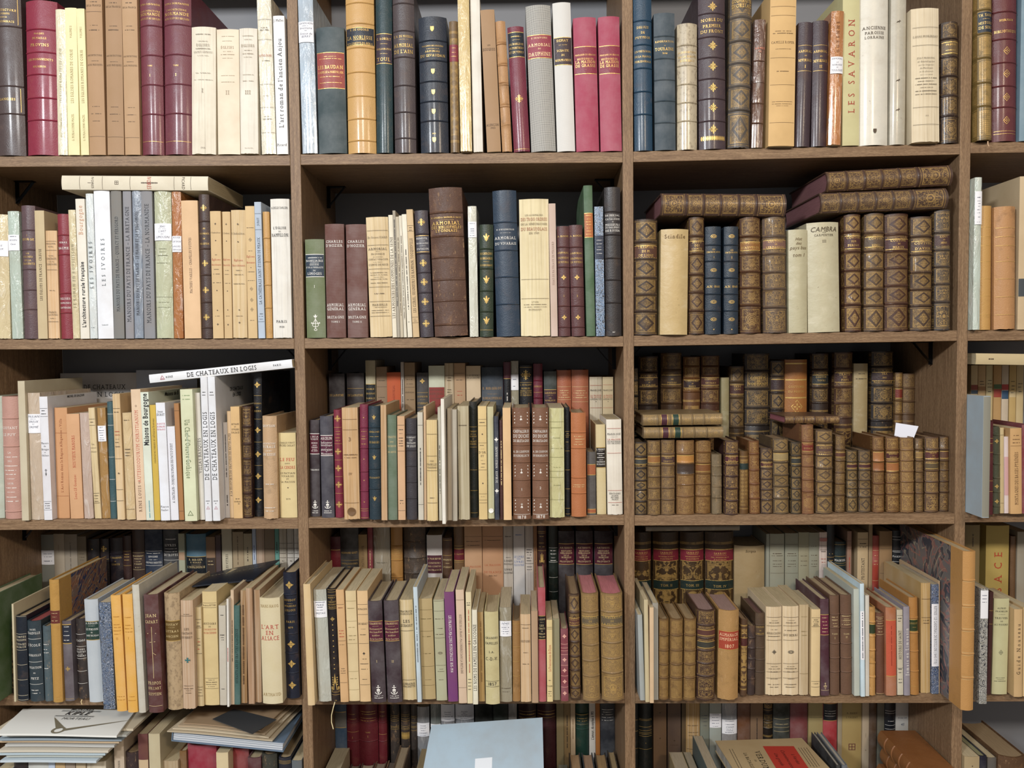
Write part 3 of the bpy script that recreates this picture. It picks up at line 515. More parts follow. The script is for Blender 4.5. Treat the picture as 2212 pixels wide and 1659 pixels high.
BLOCKS.append((1,2,'F',1350,345,4.1475,'''
85 292 535 88 - | gd:4a382c | b740,890,1060,1210,1360;P770,880,5c392b;t 785 20 TRESPTER;t 822 20 DE M.;t 858 20 DE LIGNE | thick gilt leather book with black diamonds, against left divider
320 565 625 330 y-8 | ve:c4a76e | c6a4c24;t 690 34 Scindile | creased golden vellum book
580 716 515 578 - | gd:54341f | b685,845,1030,1190,1355;P728,820,4a3022;t 740 18 HISTO;t 770 18 DES;t 800 18 COMTE | brown gilt diamond-panel book left of the navy pair
726 865 600 728 - | le:202e3c | b765,910,1060,1205,1355;o oval 56 688,990,1275,1432;t 805 12 LES;t 828 14 CHATEAUX-NEUFS;t 853 4 -;t 875 18 1;t 1137 20 AN 1868;o dot 14 1522 | navy leather book numbered 1 with gold ovals
893 1020 600 893 - | le:202e3c | b765,910,1060,1205,1355;o oval 54 688,990,1275,1432;t 812 12 LES;t 832 14 CHATEAUX-NEUFS;t 856 4 -;t 877 18 2;t 1137 20 AN 1868;o dot 14 1522 | navy leather book numbered 2 with gold ovals
1046 1230 515 1040 - | gf:5c3418 | b690,845,1005,1150,1305;P735,815,8d5a22;t 745 18 COUTUMES;t 788 18 D'AUVERGN. | richly gilt book labelled COUTUMES D'AUVERGNE
1256 1465 510 1246 - | gf:66503f | b690,845,1010,1160,1325;P720,800,7c5548;t 735 16 COUTUMES;t 760 12 DE;t 785 16 VERMANDOIS | dull grey-brown gilt book right of COUTUMES D'AUVERGNE
1476 1642 628 1472 - | ve:b6ae8a | c6a5434;T 712 26 Hist;T 750 26 des;T 790 30 pays bas;T 855 32 tom 1 | narrow vellum book with handwritten pays bas title
'''))
BLOCKS.append((1,2,'F',1700,345,4.1475,'''
205 490 565 190 - | ve:bdb593 | c4a3c28;T 628 42 CAMBRA;t 657 11 PAR;t 680 18 CARPENTIER;t 735 22 III | wide vellum book with inked title CAMBRA
535 682 490 525 - | gd:55301f | b650,825,995,1145,1300;P682,800,4a2420;t 700 18 COVTVM;t 733 16 SUR;t 768 18 PERIGO | brown gilt diamond book immediately right of vellum CAMBRA book
708 885 480 712 - | gd:5f442c | b655,820,985,1160,1310;P690,785,5a4632;t 708 18 COVTVM;t 768 18 SENLI | faded gilt diamond book, second right of vellum CAMBRA book
898 1108 485 900 - | gd:562f1e | b670,820,970,1130,1290;P710,805,49221f;t 725 18 COUTUME;t 755 12 DE;t 785 18 MEAUX | reddish gilt diamond book labelled COUTUME DE MEAUX
1127 1320 510 1133 - | gd:523a28 | b690,850,1010,1165,1310;P728,822,50382c;t 750 20 COVTVME;t 797 20 D'AVXER | broad gilt book with oval lozenges left of glossy-wrapped one
1337 1478 450 1338 - | gx:4a3d35 | b655,810,960,1115,1275;P680,770,4a2c28;t 690 16 COUT;t 718 10 DE;t 745 16 SENS | dark gilt book in shiny transparent wrapper by divider
'''))
BLOCKS.append((1,3,'F',2012,345,4.1475,'''
336 408 160 358 y-12 | gl:bccabe | N285,580;cK;m 340 16 1;m 372 8 1;m 395 12 1;m 420 10 1;m 450 12 1;m 478 10 1;m 515 14 1;m 560 9 1 | thin pale green wrapped book with long white label
417 542 415 420 - | le:c3934a | l605,690,770,912,1068,1222,1390,1410 | honey-coloured smooth leather book with gilt lines
586 774 420 588 y-8 | lo:ba8450 | l610,690,770,912,1068,1230,1390;o dot 12 880 | worn light brown leather book with split joint
776 920 150 800 - | pa:c9b08a | P1065,1225,394147;o leaf 60 1145 | tall cream folio cut off by the photo's right edge
'''))
BLOCKS.append((2,0,'F',0,750,4.1475,'''
-80 28 440 -105 1535 | ve:b4bcab | | grey green soft-covered book at photo's left edge
32 180 445 -5 1542 | le:bc8c7c | cw;b640,890,1475;t 725 22 COUTANT;t 785 22 LE PUY;t 945 16 LA;m 985 14 3;t 1022 14 DES;m 1065 14 3;m 1105 14 3;m 1140 14 2;m 1180 10 1;t 1222 15 LEUR;m 1262 14 2;m 1300 10 1;m 1345 14 2;m 1382 14 3 | pinkish tan leather book with white lettering
195 266 305 155 1555 | pa:c6ba9e | | tall beige folio with exposed cover beside pinkish leather book
276 385 412 220 1550 | gl:c6b19a | N600,770;cK;t 622 19 PAULIAN;m 645 6 1;t 668 18 DREUX;t 690 9 AU;t 716 17 DREMIÉ | beige glassine-wrapped book with handwritten white label
395 478 445 348 1550 | pa:dedee4 | ck;l550,622,1383,1460;m 570 15 1;m 598 14 2;t 860 16 Manoirs;t 887 12 de;t 915 17 Bretagne;t 942 11 et;t 970 15 d'Ailleurs;o dagger 70 1122;S 462 20 MICHEL DE GALZAIN;m 1402 12 2;m 1422 12 2;m 1443 12 2 | white paperback with small black dagger ornament
490 620 545 462 1535 | pa:cf9666 | c8c4a28;u 1300 640 20 L'Art Roman dans la Région Albigeoise – Villa;l770,1335 | orange tan paperback L'Art Roman dans la Région Albigeoise
630 745 600 585 1538 | pa:d5a174 | cb4523a;u 1080 790 26 NOS VIEUX MANOIRS;u 1362 1140 22 Louis LE Guennec | light orange paperback NOS VIEUX MANOIRS
752 836 590 708 1540 | gl:c3ab9c | | mauve beige book in torn transparent wrapper
849 905 545 787 1540 | pc:d6bd8c | cn;l645,700,1308,1395;m 672 14 1;t 868 15 La;t 900 15 Sculpture;t 935 15 Gothique;m 1330 12 2;m 1355 12 2;m 1380 10 2 | narrow cracked cream paperback left of the kraft one
913 985 545 864 1538 | gl:ab8047 | N705,845;cK;t 720 12 REY;m 748 12 2;m 768 10 2;m 790 10 1;m 812 10 1;m 830 12 2 | brown kraft book with small handwritten white label
987 1042 490 950 1538 | le:3a5a60 | cw;l600,700,985,1185,1380 | narrow blue green cloth book with worn edges
1050 1116 420 1003 1550 | pc:d5b584 | cn;l550,998,1275,1375;m 582 14 2;cr;m 755 14 2;m 785 12 2;cn;m 822 8 1;m 852 12 2;m 890 12 2;o leaf 24 1130 | narrow tan paperback with faint red lines
1130 1210 590 1090 1548 | gl:d5b989 | cn;m 655 14 2;m 915 14 2;m 945 14 2;m 970 14 2;l1452 | short tan paperback with shiny wrapped foot
1222 1308 380 1168 1552 | pa:e2c4a2 | cc4705c;u 1210 560 28 AUTESSIODURUM CHRISTIANUM;c6c4c3c;u 1475 1235 24 RENÉ LOUIS;o diamond 22 1215,528 | peach paperback AUTESSIODURUM CHRISTIANUM
1310 1380 405 1255 1552 | pa:d6decd | ck;U 882 415 44 Maisons de Bourgogne;c3c8c9c;w 1530 1380 14;ck;S 440 36 Maisons de B | pale green paperback titled Maisons de Bourgogne
1385 1436 520 1340 1552 | pa:d0ad3e | c5c5020;u 1040 640 18 itinéraires romans et calvaires bretons | narrow yellow paperback beside Maisons de Bourgogne
1441 1522 500 1392 1555 | pa:e3e7ef | ck;t 578 17 Jean;t 606 19 SECRET;cc4606c;t 688 15 ROUTE;t 713 15 ROMANE;t 738 15 EN FRANCE;ck;t 1430 17 Pierre;t 1460 15 Fanlac | white paperback with pink and black small lettering
1531 1606 712 1492 1552 | pa:dedee7 | ck;u 1395 860 24 A. CHATELAIN – DONJONS ROMANS DES PAYS D'OUEST | short white paperback DONJONS ROMANS DES PAYS D'OUEST
'''))
BLOCKS.append((2,0,'F',300,750,4.1475,'''
363 405 505 312 1550 | pa:ac7444 | l570,1470 | narrow brown paperback with plain spine
411 535 380 365 1560 | pa:d5d9b4 | c8a9c74;m 435 16 2;m 468 16 2;c5a6a44;d 650 1180 52 Un Chef-d'Oeuvre Gothique;o triangle 56 1490;cb8c4b0;w 1055 770 20 | pale green book Un Chef-d'Oeuvre Gothique
549 592 410 500 1548 | pa:d4d0c4 | c505050;u 1128 810 26 VILLAS BASQUES | narrow grey white book VILLAS BASQUES
595 660 268 548 1560 | pa:dfe3e8 | ck;u 1190 575 40 DE CHATEAUX EN LOGIS;m 405 14 1;m 430 12 2;m 1378 12 2;o dot 10 1400;cb07080;o triangle 34 1440 | left upright white DE CHATEAUX EN LOGIS volume
664 738 265 612 1558 | pa:dfe3e8 | ck;u 1190 575 40 DE CHATEAUX EN LOGIS;m 405 14 1;m 430 12 2;m 1378 12 2;o dot 10 1400;S 395 34 DE CHATEAUX;S 450 34 EN LOGIS;cb07080;o triangle 34 1440 | right upright white DE CHATEAUX EN LOGIS volume
762 805 675 735 1530 | pa:beb6ae | ck;w 1170 780 16;w 1420 1325 18 | narrow grey booklet right of the white pair
813 846 575 782 1530 | pa:d2b185 | ck;u 1335 770 18 A LA DÉCOUVERTE DES ORATOIRES DES HAUTES-ALPES | thin tan booklet DES ORATOIRES DES HAUTES-ALPES
850 928 535 818 1535 | pa:d9b176 | ck;t 690 20 ARTISANS;t 714 10 ET;t 738 17 OUVRIERS;t 765 19 D'ALSACE;m 1360 12 1;t 1385 13 ISTRA;m 1405 10 1 | tan textured book lettered ARTISANS ET OUVRIERS D'ALSACE
932 1020 530 918 1535 | gf:43251f | b715,870,1000,1150,1310 | wavy dark brown leather book with blind-tooled panels
1036 1108 230 1022 1520 | le:12141a | l435,645,850,1060,1270;o clover 56 338,742,958,1155,1370;t 505 16 MONUMENTS;t 540 12 DE;t 573 16 REIMS | tall black leather book with gold lozenge ornaments
1112 1245 620 1097 1545 | lo:bf9b72 | cw;t 708 20 GRUYTION;t 865 22 ARCHITECTURE;t 893 22 RURALE;m 930 10 1;t 962 22 EN SUISSE;m 1228 12 2;m 1440 12 3;m 1470 12 2 | light brown book with rubbed white lettering
1266 1418 770 1248 1530 | pa:dac68d | cn;t 858 15 CHARLES FOROT;t 882 17 MICHEL CARLAT;cb84a38;t 1008 28 LE FEU;cn;t 1043 12 SOUS;cb84a38;t 1078 28 LA CENDRE;cn;t 1130 16 LE PAYSAN;t 1157 15 VIVAROIS;t 1182 13 ET;t 1208 15 SA MAISON;o dot 14 1260;t 1362 14 1979 | cream paperback LE FEU SOUS LA CENDRE
'''))
BLOCKS.append((2,1,'F',650,750,4.1475,'''
85 172 655 75 1520 | cl:2c1b21 | cw;P775,960,581b2b;t 803 13 J. DE LA;t 825 12 ROQUE;m 860 12 2;m 880 10 1;m 897 12 2;m 915 9 1;m 930 12 2;t 1100 17 VENDOMOIS;o anchor 76 1412;m 1468 12 2;m 1485 12 2 | very dark plum book with anchor mark against divider
185 298 620 168 1530 | cl:3a3642 | cw;P790,975,581f37;t 818 22 ARCELIN;t 855 18 Indicateur;t 878 18 héraldique;t 897 8 et;t 917 18 généalogique;t 936 9 du;t 955 18 Mâconnais;o anchor 76 1412;m 1468 12 2;m 1485 12 2 | grey purple cloth book lettered Indicateur with anchor
309 380 562 292 1530 | le:7e2237 | l720,865,1010,1160,1310;o cross 60 640,935,1085,1232,1410;m 755 10 2;m 780 10 2;m 812 10 2;m 838 10 2 | narrow crimson leather book with gold crosses
387 526 545 362 1548 | pc:c69d6b | c6a4c2c;l648,740,965,1395;t 825 34 3;m 962 12 3;m 990 12 3;t 1135 20 IV;o seal 76 1475 | thick tan broken-spined book with round paper seal
533 605 515 525 1542 | le:7a2740 | b720,905,1115,1290;m 755 10 2;m 800 8 1;m 822 12 2;m 868 12 2;o dot 12 632,1003,1193,1388;l1450,1468,1530 | narrow wine leather book with doubled gilt bands
613 714 530 602 1548 | le:1e323e | b720,905,1090,1270;o lis 46 630,988,1357;t 760 14 GÉNÉALOGIE;m 803 9 3;t 853 18 DE BARGES;t 1170 14 PLAISANCE | dark teal leather book with small gold lilies
722 772 520 712 1555 | pc:bd9568 | | narrow brown book with broken paper spine
780 863 610 770 1550 | cl:586c52 | cE;t 805 16 CHARTES;t 850 12 DES;t 887 17 BOURBON;t 940 17 ARCHIVES | sage green cloth book
872 936 620 862 1550 | pa:d1a57d | ck;l700,932,1465;m 740 12 2;m 775 6 1;m 815 14 2;m 840 14 2;m 862 14 2;m 885 14 2;m 1375 12 1;m 1400 12 1 | peach paperback with blocks of black type
948 1038 640 940 1548 | le:3b373d | cw;b780,925,1065,1210,1355;t 810 12 M. DENISART;m 826 4 1;t 838 12 LES;t 860 16 CHATELAINS;t 887 18 DE LILLE | charcoal leather CHATELAINS DE LILLE
1053 1100 585 1043 1550 | pa:c6c2b2 | ck;l700,1410;w 1235 900 18 | narrow pale grey booklet with vertical title
1106 1126 530 1098 1550 | pa:d1ad85 | | very thin tan book behind the grey booklet
1131 1226 655 1122 1562 | pc:d5b97d | cn;l780,975,1105,1395;t 1020 12 UNE;t 1050 19 FAMILLE;t 1078 16 VENDÉENNE;m 1350 12 1 | cream cracked paperback lettered FAMILLE
1239 1264 540 1228 1555 | pa:c4bca8 | ck;w 1310 880 14 | thin grey booklet left of the protruding white one
1268 1302 465 1250 1585 | pa:e6e2d6 | | thin white booklet sticking out past the shelf
1306 1356 550 1303 1555 | pc:a4947c | | bundle of brownish unbound pages
1361 1401 560 1354 1560 | pc:ada595 | | grey unbound booklet beside the brownish pages
1415 1514 530 1402 1550 | pc:b1a585 | cn;m 700 14 3 | thick grey beige book with gilt frayed foot
'''))
BLOCKS.append((2,1,'F',1000,750,4.1475,'''
68 135 490 55 1530 | le:1a201e | l715,895,1100,1285,1485;t 755 15 TABLEAU;t 780 12 DE LA;t 800 12 NOBLESSE;t 822 8 DE;t 845 14 SAINT;t 868 14 MIHIEL | narrow black-green leather book with gold lines
145 220 530 132 1545 | pa:dabd80 | cn;l648,705,858,1100,1315,1370,1395;m 676 15 2;o dot 16 780,1220;m 880 12 2;m 912 6 1;t 943 18 D'OR;t 975 17 ET;m 1015 6 1;m 1045 12 2;m 1075 8 1;m 1340 10 1 | golden cream paperback with many short rules
226 282 535 212 1540 | pc:c0bc90 | cw;o seal 44 1465 | pale green frayed paper book with round sticker
288 326 620 275 1548 | cl:1a2236 | cw;o leaf 60 830,1290;u 1215 890 18 DE BRAUX – NOBLES LORRAINS | narrow navy book NOBLES LORRAINS
333 361 655 327 1545 | le:4a2826 | cE;w 1235 840 16 | very thin maroon book with vertical lettering
366 436 545 358 1550 | pa:e1b985 | | pair-like pale peach book with split spine
450 608 545 438 1545 | le:7a523b | cw;b715,878,1032,1190,1345;t 755 28 CHEVALERIE;t 798 28 DU DUCHÉ;t 840 28 DE BRETAGNE;t 937 22 A. DE COUFFON;t 973 20 DE KERDELLEC'H;t 1275 22 1;t 1525 28 1878;o ermine 60 635,1110,1420;l1500 | brown leather CHEVALERIE DU DUCHÉ DE BRETAGNE numbered 1
625 770 545 620 1545 | le:7a523b | cw;b715,878,1032,1190,1345;t 755 28 CHEVALERIE;t 798 28 DU DUCHÉ;t 840 28 DE BRETAGNE;t 937 22 A. DE COUFFON;t 973 20 DE KERDELLEC'H;t 1262 22 2;t 1520 28 1878;o ermine 60 635,1110,1420;l1500 | brown leather CHEVALERIE DU DUCHÉ DE BRETAGNE numbered 2
780 912 548 775 1530 | gl:cdc990 | c9a9868;l668,985,1110,1165,1365;m 720 12 3;m 812 12 1;m 905 12 3;m 1075 12 1;m 1235 14 1 | pale yellow-green crinkled paper book
919 962 540 910 1515 | le:11151b | l755,790,930,1100,1270,1445,1495;m 775 10 2;m 805 10 2;m 850 10 2 | narrow black leather book with gold lines
975 1108 590 970 1522 | le:b56a3b | cE;b765,905,1170,1310;m 800 12 2;m 825 12 3;m 850 8 1;m 872 12 2;m 1235 10 3;m 1252 10 3 | bright orange-tan leather book with raised bands
1116 1193 940 1112 1505 | cl:48423e | P1050,1148,a65a33;P1450,1490,a65a33 | short dark grey book with two orange labels
1201 1285 695 1190 1500 | cl:cdb985 | P898,1082,221a16;cw;t 917 15 L. PERDRET;m 935 4 1;m 955 12 3;m 972 8 1;m 990 13 3;m 1010 8 1;t 1028 13 CARDINAUX;t 1050 13 DE FRANCE | straw cloth book with black title label
1299 1432 650 1285 1505 | pc:e2dacb | ck;t 780 16 MARIE-JOSÉ;m 805 4 1;cb04838;t 828 14 LA MAISON;ck;t 846 13 DE BOURBON;t 862 13 LES ORIGINES;cb04838;l730,950,1285,1393;ck;t 1312 14 ÉDITIONS;t 1330 13 ALBIN;t 1348 13 MICHEL;t 1365 13 PARIS;m 1415 10 1 | white paperback with red rules in the right corner
'''))
BLOCKS.append((2,2,'F',1350,740,4.1475,'''
80 196 895 78 1548 | gd:3a3230 | b1025,1125,1240,1320,1425;P1045,1095,3a3c38 | nearly black small book against the left divider
209 322 880 207 1552 | gf:7c5d3a | b1000,1105,1205,1305,1410;P1020,1080,96622e | small tan-brown gilt book with orange label
330 452 875 330 1550 | gf:7d5f40 | b1000,1100,1205,1305,1410;P1020,1085,4a3230;t 1035 12 TRAITE;t 1065 12 DESPOTIS | small light brown gilt book with dark label
470 628 880 468 1548 | gf:96683a | b1000,1085,1185,1275,1380;P1012,1078,b57a34;P1090,1180,45352a | wide golden-brown book with torn black label
634 775 875 638 1538 | gf:8d5e2c | b985,1080,1175,1270,1375;P1092,1160,7c4a20 | wide golden-brown book with flat brown label
786 872 1005 783 1540 | lo:766448 | b1110,1190,1290,1390 | shortest worn book with cracked patches
901 1020 885 905 1548 | gf:492b2b | b1000,1100,1200,1310,1420;P1020,1072,54242a;t 1035 12 TRAITE;t 1058 12 DES DIX | glossy dark red-brown book, red label
1030 1118 975 1030 1538 | gm:7c5526 | P1085,1140,20302c | small yellow-brown speckled book with green label
1125 1216 885 1115 1540 | gf:885026 | b1000,1145,1270,1400 | bright russet book with flat gilt spine
1225 1332 950 1222 1538 | gd:54403a | b1055,1130,1225,1320,1410;P1075,1115,4a2028;t 1085 11 ORDONN;t 1103 11 DE ROY | small dark brown book, maroon label
1341 1480 865 1335 1540 | gd:6c5840 | b980,1075,1190,1290,1400;P995,1060,9a8254 | broad olive-brown book with lozenge panels and pale label
1498 1586 895 1495 1540 | gd:443d33 | b1015,1105,1210,1310,1410;P1035,1090,34342e | narrow grey-black book left of tall russet book
'''))
BLOCKS.append((2,2,'F',1700,740,4.1475,'''
146 250 740 140 1542 | gf:96603a | b885,1000,1110,1230,1335;P900,978,7a2a20;t 915 12 HISTOIRE;t 950 12 D'ITALIE | tall russet book with red label in middle
272 422 790 272 1540 | gd:6c543c | b900,1015,1130,1250,1370;P925,1005,5c4036;t 945 14 CRITIQUE;t 985 12 DES MAURES | broad rubbed brown book, foot worn pale
437 526 830 440 1525 | gf:6e4e2a | b960,1060,1165,1265,1365;P985,1030,5c3424 | narrow gilt book with bright flower stamps
546 640 970 542 1525 | gd:51422d | b1070,1145,1235,1310,1385;P1090,1130,4a2424 | short olive-brown book, left of twin short pair
655 762 970 652 1525 | gd:5e4b39 | b1070,1145,1235,1310,1385;P1090,1130,4a2424 | short brown book, right of twin short pair
781 882 845 778 1527 | gf:7e5028 | b965,1070,1155,1265,1360;P982,1065,a66a38;P1078,1148,94582a | gilt book with two plain orange labels
905 1020 850 898 1527 | gf:7e5026 | b965,1070,1165,1260,1360;P990,1045,4a1c1c;P1080,1155,a06230;t 1003 11 HISTOIRE;t 1030 11 PHEDRE | gilt book with red and orange labels
1033 1152 855 1028 1530 | gf:94693c | b965,1060,1155,1250,1350 | rounded pale brown book below the white card
1160 1228 860 1158 1524 | gf:6e4f2e | b960,1060,1160,1250,1350;P985,1035,8c6c3c | thin brown book right of the rounded pale one
1250 1372 850 1252 1525 | gf:6c4c38 | b960,1055,1150,1250,1350;P980,1045,54201e;P1080,1135,5c4a30;t 993 11 TRAITE;t 1015 11 DE;t 1035 11 L'ART | brown book with dark red label, second from right
1386 1476 845 1388 1517 | gf:5e422c | b960,1060,1145,1245,1340;P975,1040,5c3a28 | brown gilt book at the right end of row
'''))
BLOCKS.append((2,3,'F',2012,740,4.1475,'''
440 505 482 455 1572 | pa:a3b6c2 | P486,1566,868474 | tall pale blue wrapped folder-like book protruding past shelf
512 555 710 515 1545 | le:581b1f | l860,985,1240,1335;m 905 9 2 | thin dark red leather book
560 615 755 558 1537 | le:464832 | b830,1000,1090,1215,1340,1470;o clover 40 885,1290,1425 | green leather book with gold clover ornaments
618 650 765 617 1532 | pa:c4ac7c | l830,1440 | thin tan booklet beside green leather book
655 698 845 652 1532 | pa:dccccc | P1025,1370,cc9c9c | thin pink and white booklet
704 806 770 700 1538 | pa:cda066 | c5c3c20;m 835 12 1;m 870 12 2;m 900 14 2;l928;u 1455 980 30 MONTAGNES DES BASSES-PYRÉNÉES | orange paperback MONTAGNES DES BASSES-PYRÉNÉES
812 900 740 818 1535 | cl:7a1b27 | | dark red cloth book at photo's right edge
'''))
BLOCKS.append((2,1,'B',650,750,4.1475,'''
245 385 240 - - | cl:241a1d | t 432 18 DE LAMOTHE | black-brown book with small gold line of type
405 560 235 - - | cl:261b1e | l370;t 432 18 DE LAMOTHE | wide black-brown book with gold rule and type
575 662 120 - - | cl:b0a684 | P330,640,10161a;t 375 14 NOBLE;t 415 14 BEAUJOLAIS;t 458 14 FAMILLE | cream-topped book with black lower label
672 775 178 - - | pa:8d7459 | l355;m 300 12 2;m 450 10 2 | shadowed kraft paperback left of orange book
768 890 228 - - | pa:c4522c | c8c3418;u 470 340 18 ARMORIAL | bright orange-red book
893 920 135 - - | pa:b4ada4 | ck;w 540 290 16 | thin grey-white book right of orange-red one
925 1018 140 - - | pa:93795a | c4c3828;l255,360;m 290 10 2;m 330 8 2;t 405 12 ARMORIAL;m 470 12 3 | brown cardboard-coloured paperback
1035 1138 230 - - | cl:2c2624 | o clover 46 305;l408,540;t 443 14 LE LIVRE D'OR;m 470 5 1;t 503 18 LYONNAIS | dark brown LYONNAIS book with gold rosette
1142 1284 168 - - | pa:c2c6ae | P360,640,8c2a22;t 385 16 LOUIS DE MAGNY;t 417 20 ARMORIAL;t 438 9 DES;t 460 14 COLONIES | pale green book with red label
1286 1366 145 - - | pc:b39f7d | cn;l255;m 275 12 1;m 298 10 1;m 380 10 1;m 402 14 1 | striped beige paperback left of taller brown one
1370 1470 145 - - | pa:b08f6b | cn;l235;m 295 12 2;cr;m 395 10 1;m 430 14 1 | tan paperback with dark rule and red type
1478 1608 170 - - | pa:cdb795 | c2c2420;t 255 15 Ct H. DE BORT;t 275 14 DE LACHAUME | beige wood-grained paperback with two black lines
'''))
BLOCKS.append((2,1,'B',1000,750,4.1475,'''
165 356 182 - - | cl:2a3643 | cb08c5a;t 370 20 E. BERGEROT;m 420 5 1;t 458 20 RIBEAUPIERRE | wide slate blue cloth book
362 426 135 - - | le:5c2435 | P280,640,14161c;cw;w 480 415 16 | narrow maroon book with black lower half
428 496 125 - - | gl:98947f | N245,385;cK;m 290 12 1;m 350 12 1 | thin grey-green wrapped book, blurred white label
505 620 165 - - | le:14161b | l182,318;o cross 92 250;t 338 12 L. DE MAGNY;t 370 14 NOBLES;t 392 11 GENEALOGIES;t 410 11 DE LA MAISON;t 430 14 ST FARGEAU | black leather book with large gold ornament
630 712 150 - - | le:6e2233 | b300,455;l405;t 352 14 GEORGES | narrow crimson leather book with raised band
725 838 218 - - | cl:1b2923 | P380,640,3a1a2a;t 410 17 SARHERAN;m 432 5 1;t 455 12 LA;t 478 13 NOBLESSE | dark green book with purple label
842 970 208 - - | le:ac6040 | cE;l355,470;m 390 12 2;m 410 12 2;m 430 12 2;m 450 12 3 | orange-brown leather book, left of pair
975 1126 205 - - | le:ac6242 | cE;l355,490;m 392 12 2;m 412 12 3;m 432 10 1;m 452 12 3 | orange-brown leather book, right of pair
1135 1246 268 - - | pc:d3c4a6 | ck;t 387 14 MARIE-JOSÉ;cb04838;l343,543;t 433 12 LA MAISON;t 450 12 DE SAVOIE;ck;t 467 12 AMÉDÉE VIII;o dot 8 487 | cream red-ruled paperback, left of pair, vertical creases
1252 1346 268 - - | pa:d0bb90 | ck;t 387 14 MARIE-JOSÉ;cb04838;l338,543;t 433 12 LA MAISON;t 450 12 DE SAVOIE;ck;t 467 12 AMÉDÉE VIII;o dot 8 487 | cream red-ruled paperback, right of pair
'''))
BLOCKS.append((2,2,'B',1350,740,4.1475,'''
68 120 230 - - | gf:2c2824 | b340,480,630,780 | blackish book mostly hidden by left divider
131 303 125 - - | gf:3a2a22 | b270,415,560;P315,395,34241e;t 335 15 COUTV;t 358 9 DE;t 382 15 BRETAGNE | dark brown gilt book behind left end of stack
330 516 95 - - | gf:5a3f26 | b250,405,545;P290,378,3c2c1e;t 330 12 DE;t 360 14 POITOU | broad brown gilt book with black framed label
530 680 130 - - | gf:7a4a22 | b215,320,440;P335,410,34201c;t 345 14 COUTUMES;t 368 9 DE;t 392 14 PARIS | orange-brown gilt book behind stacked pair
690 856 120 - - | gf:5a321e | b215,300,415,545;P315,385,4c2820;t 330 14 COMMENT;t 362 14 DE PARIS | reddish brown book behind right end of stack
866 935 315 - - | ve:8f845b | | narrow olive vellum book
946 1075 215 - - | gd:523e28 | b355,495,625,760;P378,465,44241e;t 395 14 ORDO;t 420 14 CHVR | gilt book with round-cornered lozenges
1086 1312 100 - - | gf:3c3531 | b255,415,585,740;t 318 22 COSTVM;t 345 16 DE;t 370 20 NORMANDI | widest book, blackish with COSTVM title
1316 1438 165 - - | gd:352c2a | b305,450,600;P330,430,3a2828 | narrow near-black gilt book beside wide COSTVM book
1443 1645 155 - - | le:a1642b | L190,335,495;t 397 17 COUTUMES;t 440 17 DU POITOU;o diamond 120 575 | smooth tan leather book COUTUMES DU POITOU
'''))
BLOCKS.append((2,2,'B',1700,740,4.1475,'''
240 386 100 - - | gf:392a22 | b245,405,540;P290,375,262a28;t 310 14 COUTVM;t 340 14 TOVRS | dark brown book with green-black label
442 606 90 - - | gf:59392a | b235,400,545,675;P270,358,40241e;t 285 18 TRAITÉ;t 310 14 DES;t 335 18 FIEFS | tall brown gilt book labelled TRAITÉ DES FIEFS
608 732 190 - - | ve:a28e62 | ck;m 280 10 1;m 325 12 3 | stained vellum book with torn spine
780 976 80 - - | gf:2b2729 | b220,385,545,700;P265,345,3c2a28;t 280 16 TRA;t 315 14 DES | tall black leather book with gilt lower panels
978 1044 270 - - | gf:7e5c34 | b400,520,640;P415,500,7c2c20 | narrow gilt book with red label
1047 1176 280 - - | gf:7e5a3a | b410,530,640 | brown gilt book at the row's right end
'''))
BLOCKS.append((2,3,'B',2012,740,4.1475,'''
360 420 205 - - | pa:cdb486 | P380,425,8c3c24;P428,460,3c4c5c | cream series paperback with red and slate labels
424 490 205 - - | pa:c4a474 | ck;m 350 12 2;m 375 10 2;P395,430,a07040 | tan series paperback with brown label
495 556 205 - - | pa:cdbd8d | ck;m 340 12 2;m 370 12 2;m 400 10 2;m 440 12 1 | cream series paperback with black lines only
564 632 205 - - | pa:bd955d | P375,415,4c6438;P418,490,9c3828 | tan series paperback with green over red label
636 696 205 - - | pa:c6b69e | P375,425,b03830;P430,505,2c4c6c | cream series paperback with red over blue label
704 764 205 - - | pa:c4a464 | ck;m 350 10 2;m 390 12 2;m 420 10 1;m 450 10 2;P440,490,c8b080 | straw series paperback with pale label
768 830 205 - - | pa:c4ac7c | ck;m 370 10 2;m 400 10 2;m 440 12 1 | straw series paperback at photo's right edge
'''))
